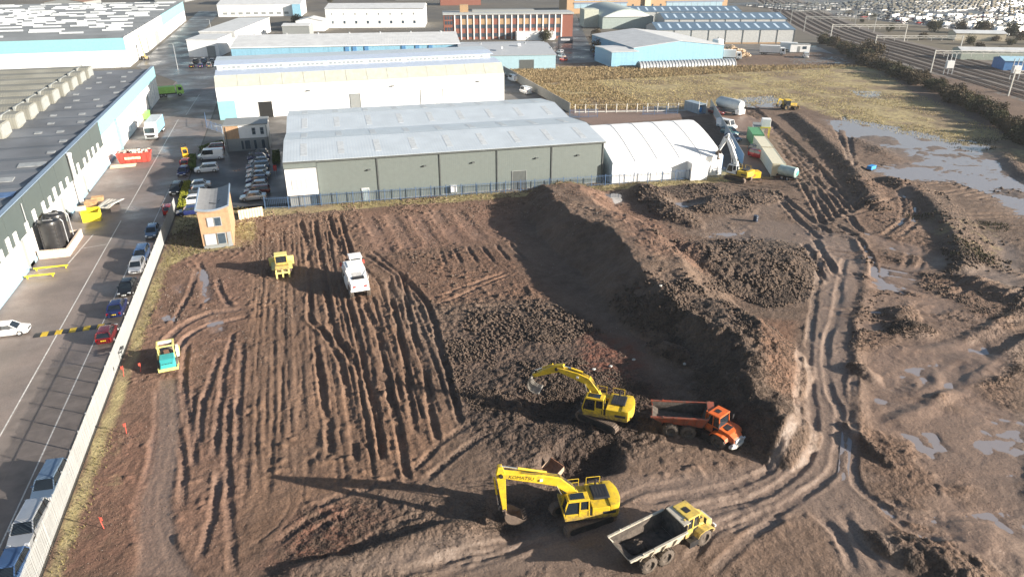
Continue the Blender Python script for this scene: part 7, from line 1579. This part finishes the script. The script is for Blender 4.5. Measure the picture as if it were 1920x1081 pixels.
SCRUB = leaf_mat('brown_scrub', (.055,.042,.026), (.11,.085,.05)); OLIVE = leaf_mat('olive_scrub', (.035,.04,.018), (.075,.07,.034)); STRAW = leaf_mat('straw_grass', (.50,.41,.21), (.34,.28,.14)); REED = leaf_mat('brown_reed', (.26,.19,.11), (.37,.29,.16)); HEDGE = leaf_mat('green_hedge', (.05,.09,.02), (.10,.15,.03)); YHEDGE = leaf_mat('yellow_hedge', (.26,.26,.03), (.16,.18,.02)); TWIG = mat('twig_bark', (.10,.075,.055), .9)
VERGE = leaf_mat('verge_grass', (.15,.13,.055), (.25,.21,.10))
def foliage(mb, n, rx, ry, rz_, z0, s, rnd, lobes=6):
    cs = [(rnd.uniform(-.55,.55)*rx, rnd.uniform(-.55,.55)*ry, z0+rz_*rnd.uniform(.35,.8), rnd.uniform(.35,.6)) for _ in range(lobes)]
    for i in range(n):
        cx_, cy_, cz_, cr = cs[i % lobes]; d = Vector((rnd.gauss(0,1), rnd.gauss(0,1), rnd.gauss(0,1))).normalized()*rnd.random()**.4*cr
        p = Vector((cx_+d.x*rx, cy_+d.y*ry, max(.05, cz_+d.z*rz_))); a = Vector((rnd.gauss(0,1), rnd.gauss(0,1), rnd.gauss(0,1))).normalized()*s*rnd.uniform(.6,1.4); b_ = a.cross(Vector((rnd.gauss(0,1), rnd.gauss(0,1), rnd.gauss(0,1)))).normalized()*s*rnd.uniform(.4,.9)
        mb.add([tuple(p-a), tuple(p+b_), tuple(p+a), tuple(p-b_)], [(0,1,2,3)])
SHR = []
for k in range(5):
    rnd = random.Random(100+k); f = MB(); foliage(f, 1100, 2.3, 2.3, 3.0, .0, .20, rnd, 9); st = MB()
    for i in range(9):
        a = rnd.uniform(0,6.28); st.tube((.2*math.cos(a),.2*math.sin(a),0),(1.2*math.cos(a),1.2*math.sin(a),rnd.uniform(1.6,2.8)),.07,5,.02)
    SHR.append((f.mesh("crown", SCRUB if k%2 == 0 else OLIVE), st.mesh("stems", TWIG)))
def shrub(xy, s, k, label, group, name="shrub", sz=1.0):
    t = thing(name, label, "shrub", (*xy, 0), random.uniform(0,6), group); t.scale = (s,s,s*sz); link("crown", SHR[k][0], t); link("stems", SHR[k][1], t); return t
LINE_ = smooth_line([(237.32, 288.81), (222.6, 255.21), (207.65, 225.8), (200.52, 204.82), (190.71, 180.87), (179.4, 158.0), (170.18, 139.36), (159.27, 121.11), (149.12, 104.09)], 10)
r_ = random.Random(31); n_ = 0
for i, p in enumerate(LINE_):
    for q in range(2):
        x, y = p[0]+r_.uniform(-3,3), p[1]+r_.uniform(-3,3); shrub((x,y), r_.uniform(.75,1.35), r_.randrange(5), "bare brown or olive shrub in the thicket along the railway", "thicket along the railway", sz=r_.uniform(.7,1.1)); n_ += 1
for x, y, s in ((*(220.37, 242.73),2.0), (*(221.86, 239.14),1.8), (*(214.1, 238.4),1.6)): shrub((x,y), s, 0, "big bare brown bush standing out above the railway thicket", "big bare bushes")
for i in range(26):
    x, y = (286.93, 291.6); u = i*7.5; shrub((x+u*.62+r_.uniform(-4,4)+40, y-u*.78+r_.uniform(-4,4)+20), r_.uniform(1.2,2.0), r_.randrange(5), "scrub bush between the tracks and the car compound", "scrub beyond the railway")
for (x, y), lab in (((135.73, 319.3),"bush beside the side street, second up from the blue annexe"), ((130.4, 304.72),"bush beside the side street by the corner of the blue annexe"), ((124.4, 288.14),"bush against the wall of the blue annexe"), ((144.29, 339.09),"bush beside the side street below the barrel roofed hall"), ((215.85, 342.77),"bush behind the first blue roofed shed"), ((5.9, 450.02),"brown bush left of the small white lean-to"), ((2.14, 420.7),"brown bush in front of the pale grey store"), ((36.18, 620.7),"bush beyond the white block at the top edge"), ((119.12, 335.14),"bush at the right end of the brick building porch"), ((115.99, 333.86),"bush in front of the brick building porch")): shrub((x,y), r_.uniform(1.1,1.7), r_.randrange(5), lab, "bushes among the units")
def hedge(label, a, b_, w_, h_, m, n):
    (ax, ay), (bx, by) = a, b_; L_ = math.hypot(bx-ax, by-ay); t = thing("hedge", label, "hedge", (ax,ay,0), math.atan2(by-ay, bx-ax)); rnd = random.Random(int(L_*10)); mb = MB()
    for i in range(n):
        p = Vector((rnd.uniform(0,L_), rnd.uniform(-w_/2,w_/2), h_*rnd.random()**.6)); q = Vector((rnd.gauss(0,1), rnd.gauss(0,1), rnd.gauss(0,1))).normalized()*.13; r2 = q.cross(Vector((rnd.gauss(0,1), rnd.gauss(0,1), rnd.gauss(0,1)))).normalized()*.1
        mb.add([tuple(p-q), tuple(p+r2), tuple(p+q), tuple(p-r2)], [(0,1,2,3)])
    mb.build("foliage", m, t); st = MB()
    for i in range(int(L_)): st.tube((i+.5,0,0),(i+.6,.1,h_*.8),.03,5)
    st.build("stems", TWIG, t)
hedge("dark green hedge in front of the office by the car park", (-21.04, 164.39), (-16.62, 168.82), 1.6, 1.1, HEDGE, 1800); hedge("green hedge between the road cars and white cars", (-22.18, 159.34), (-21.36, 148.44), 1.4, 1.0, HEDGE, 2000); hedge("bright yellow green hedge behind the timber cabin", (-21.1, 138.96), (-20.57, 123.46), 1.2, 1.1, YHEDGE, 3600)
hedge("small planted strip between the parked cars and grey warehouse", (-5.4,149), (-5.4,158), 1.5, .9, HEDGE, 1500)
for i in range(70):
    u = r_.random(); d = r_.uniform(38, 110); (x, y), an = along(150+u*370); v = (math.sin(an), -math.cos(an)); x -= v[0]*d; y -= v[1]*d
    if x > 350 or (abs(x-(244.29, 201.52)[0]) < 34 and abs(y-(244.29, 201.52)[1]) < 22): continue
    shrub((x,y), r_.uniform(.5,1.5), r_.randrange(5), "scrub bush between the tracks and the car compound", "scrub beyond the railway", sz=r_.uniform(.6,1.1))
# dry grass: tufts as real blades
def tufts(label, name, pts, h0, h1, w_, m, seed, blades=3):
    rnd = random.Random(seed); V, Fc = [], []
    for (x, y, z) in pts:
        for b_ in range(blades):
            a = rnd.uniform(0,6.28); h_ = rnd.uniform(h0,h1); dx, dy = math.cos(a)*w_, math.sin(a)*w_; lx, ly = rnd.uniform(-.5,.5)*h_, rnd.uniform(-.5,.5)*h_; n = len(V)
            V += [(x-dx,y-dy,z-.05), (x+dx,y+dy,z-.05), (x+lx+dx*.3,y+ly+dy*.3,z+h_), (x+lx-dx*.3,y+ly-dy*.3,z+h_*.9)]; Fc.append((n,n+1,n+2,n+3))
    me = bpy.data.meshes.new(name); me.from_pydata(V, [], Fc); me.materials.append(m); o = stuff(link(name, me)); tag(o, label, "grass"); return o
def scatter(n, cond, seed):
    r2 = np.random.default_rng(seed); m_ = cond.ravel(); ids = np.flatnonzero(m_); c = r2.choice(ids, min(n, len(ids)), replace=False)
    return [(float(GX.ravel()[i])+r2.uniform(-.7,.7), float(GY.ravel()[i])+r2.uniform(-.7,.7), float(Z.ravel()[i])) for i in c]
PATCH = fbm(GX, GY, 9, 4, 200)
PATCH = np.where(GX < -20.4, -1, PATCH)
back = (GR > .35) & (GX > 60) & (GY > 125)
tufts("dry straw grass covering the field behind the muddy lane", "dry_grass", scatter(30000, back & (PATCH > -.15), 1), .08, .26, .09, STRAW, 1, 2)
tufts("tall brown reeds along the back of the grass field", "brown_reeds", scatter(9000, back & (GY > 262-38-.0*GX) & (GX < 200), 2), .25, .75, .11, REED, 2)
tufts("rough brown weeds beside the concrete wall", "brown_weeds", scatter(6000, back & (GX < 95) & (PATCH > -.3), 3), .12, .5, .10, REED, 3)
tufts("narrow verge of straw grass at the foot of the fences", "verge_grass", scatter(9000, (GR > .5) & (GY < 124) & (GX < 86) & (PATCH > -.12), 4), .06, .22, .035, VERGE, 4)
tufts("weedy patches on the churned ground at right", "patchy_weeds", scatter(5000, (GR > .15) & (GX > 86) & (GY < 125) & (PATCH > .05), 5), .1, .3, .06, OLIVE, 5)

# ---------------------------------------------------------------- thin winter haze: one closed box of even air round everything
hz = bpy.data.materials.new('thin_haze'); hz.use_nodes = True; N = hz.node_tree.nodes; N.clear()
ho = N.new("ShaderNodeOutputMaterial"); hv = N.new("ShaderNodeVolumePrincipled"); hv.inputs["Color"].default_value = (.86,.92,1,1); hv.inputs["Density"].default_value = .00012; hv.inputs["Anisotropy"].default_value = .2
hz.node_tree.links.new(hv.outputs[0], ho.inputs["Volume"])
hb = stuff(MB().box(-3100,4100,-700,5100,-4,48).build("haze", hz)); tag(hb, "thin pale haze over the distant industrial buildings", "haze")
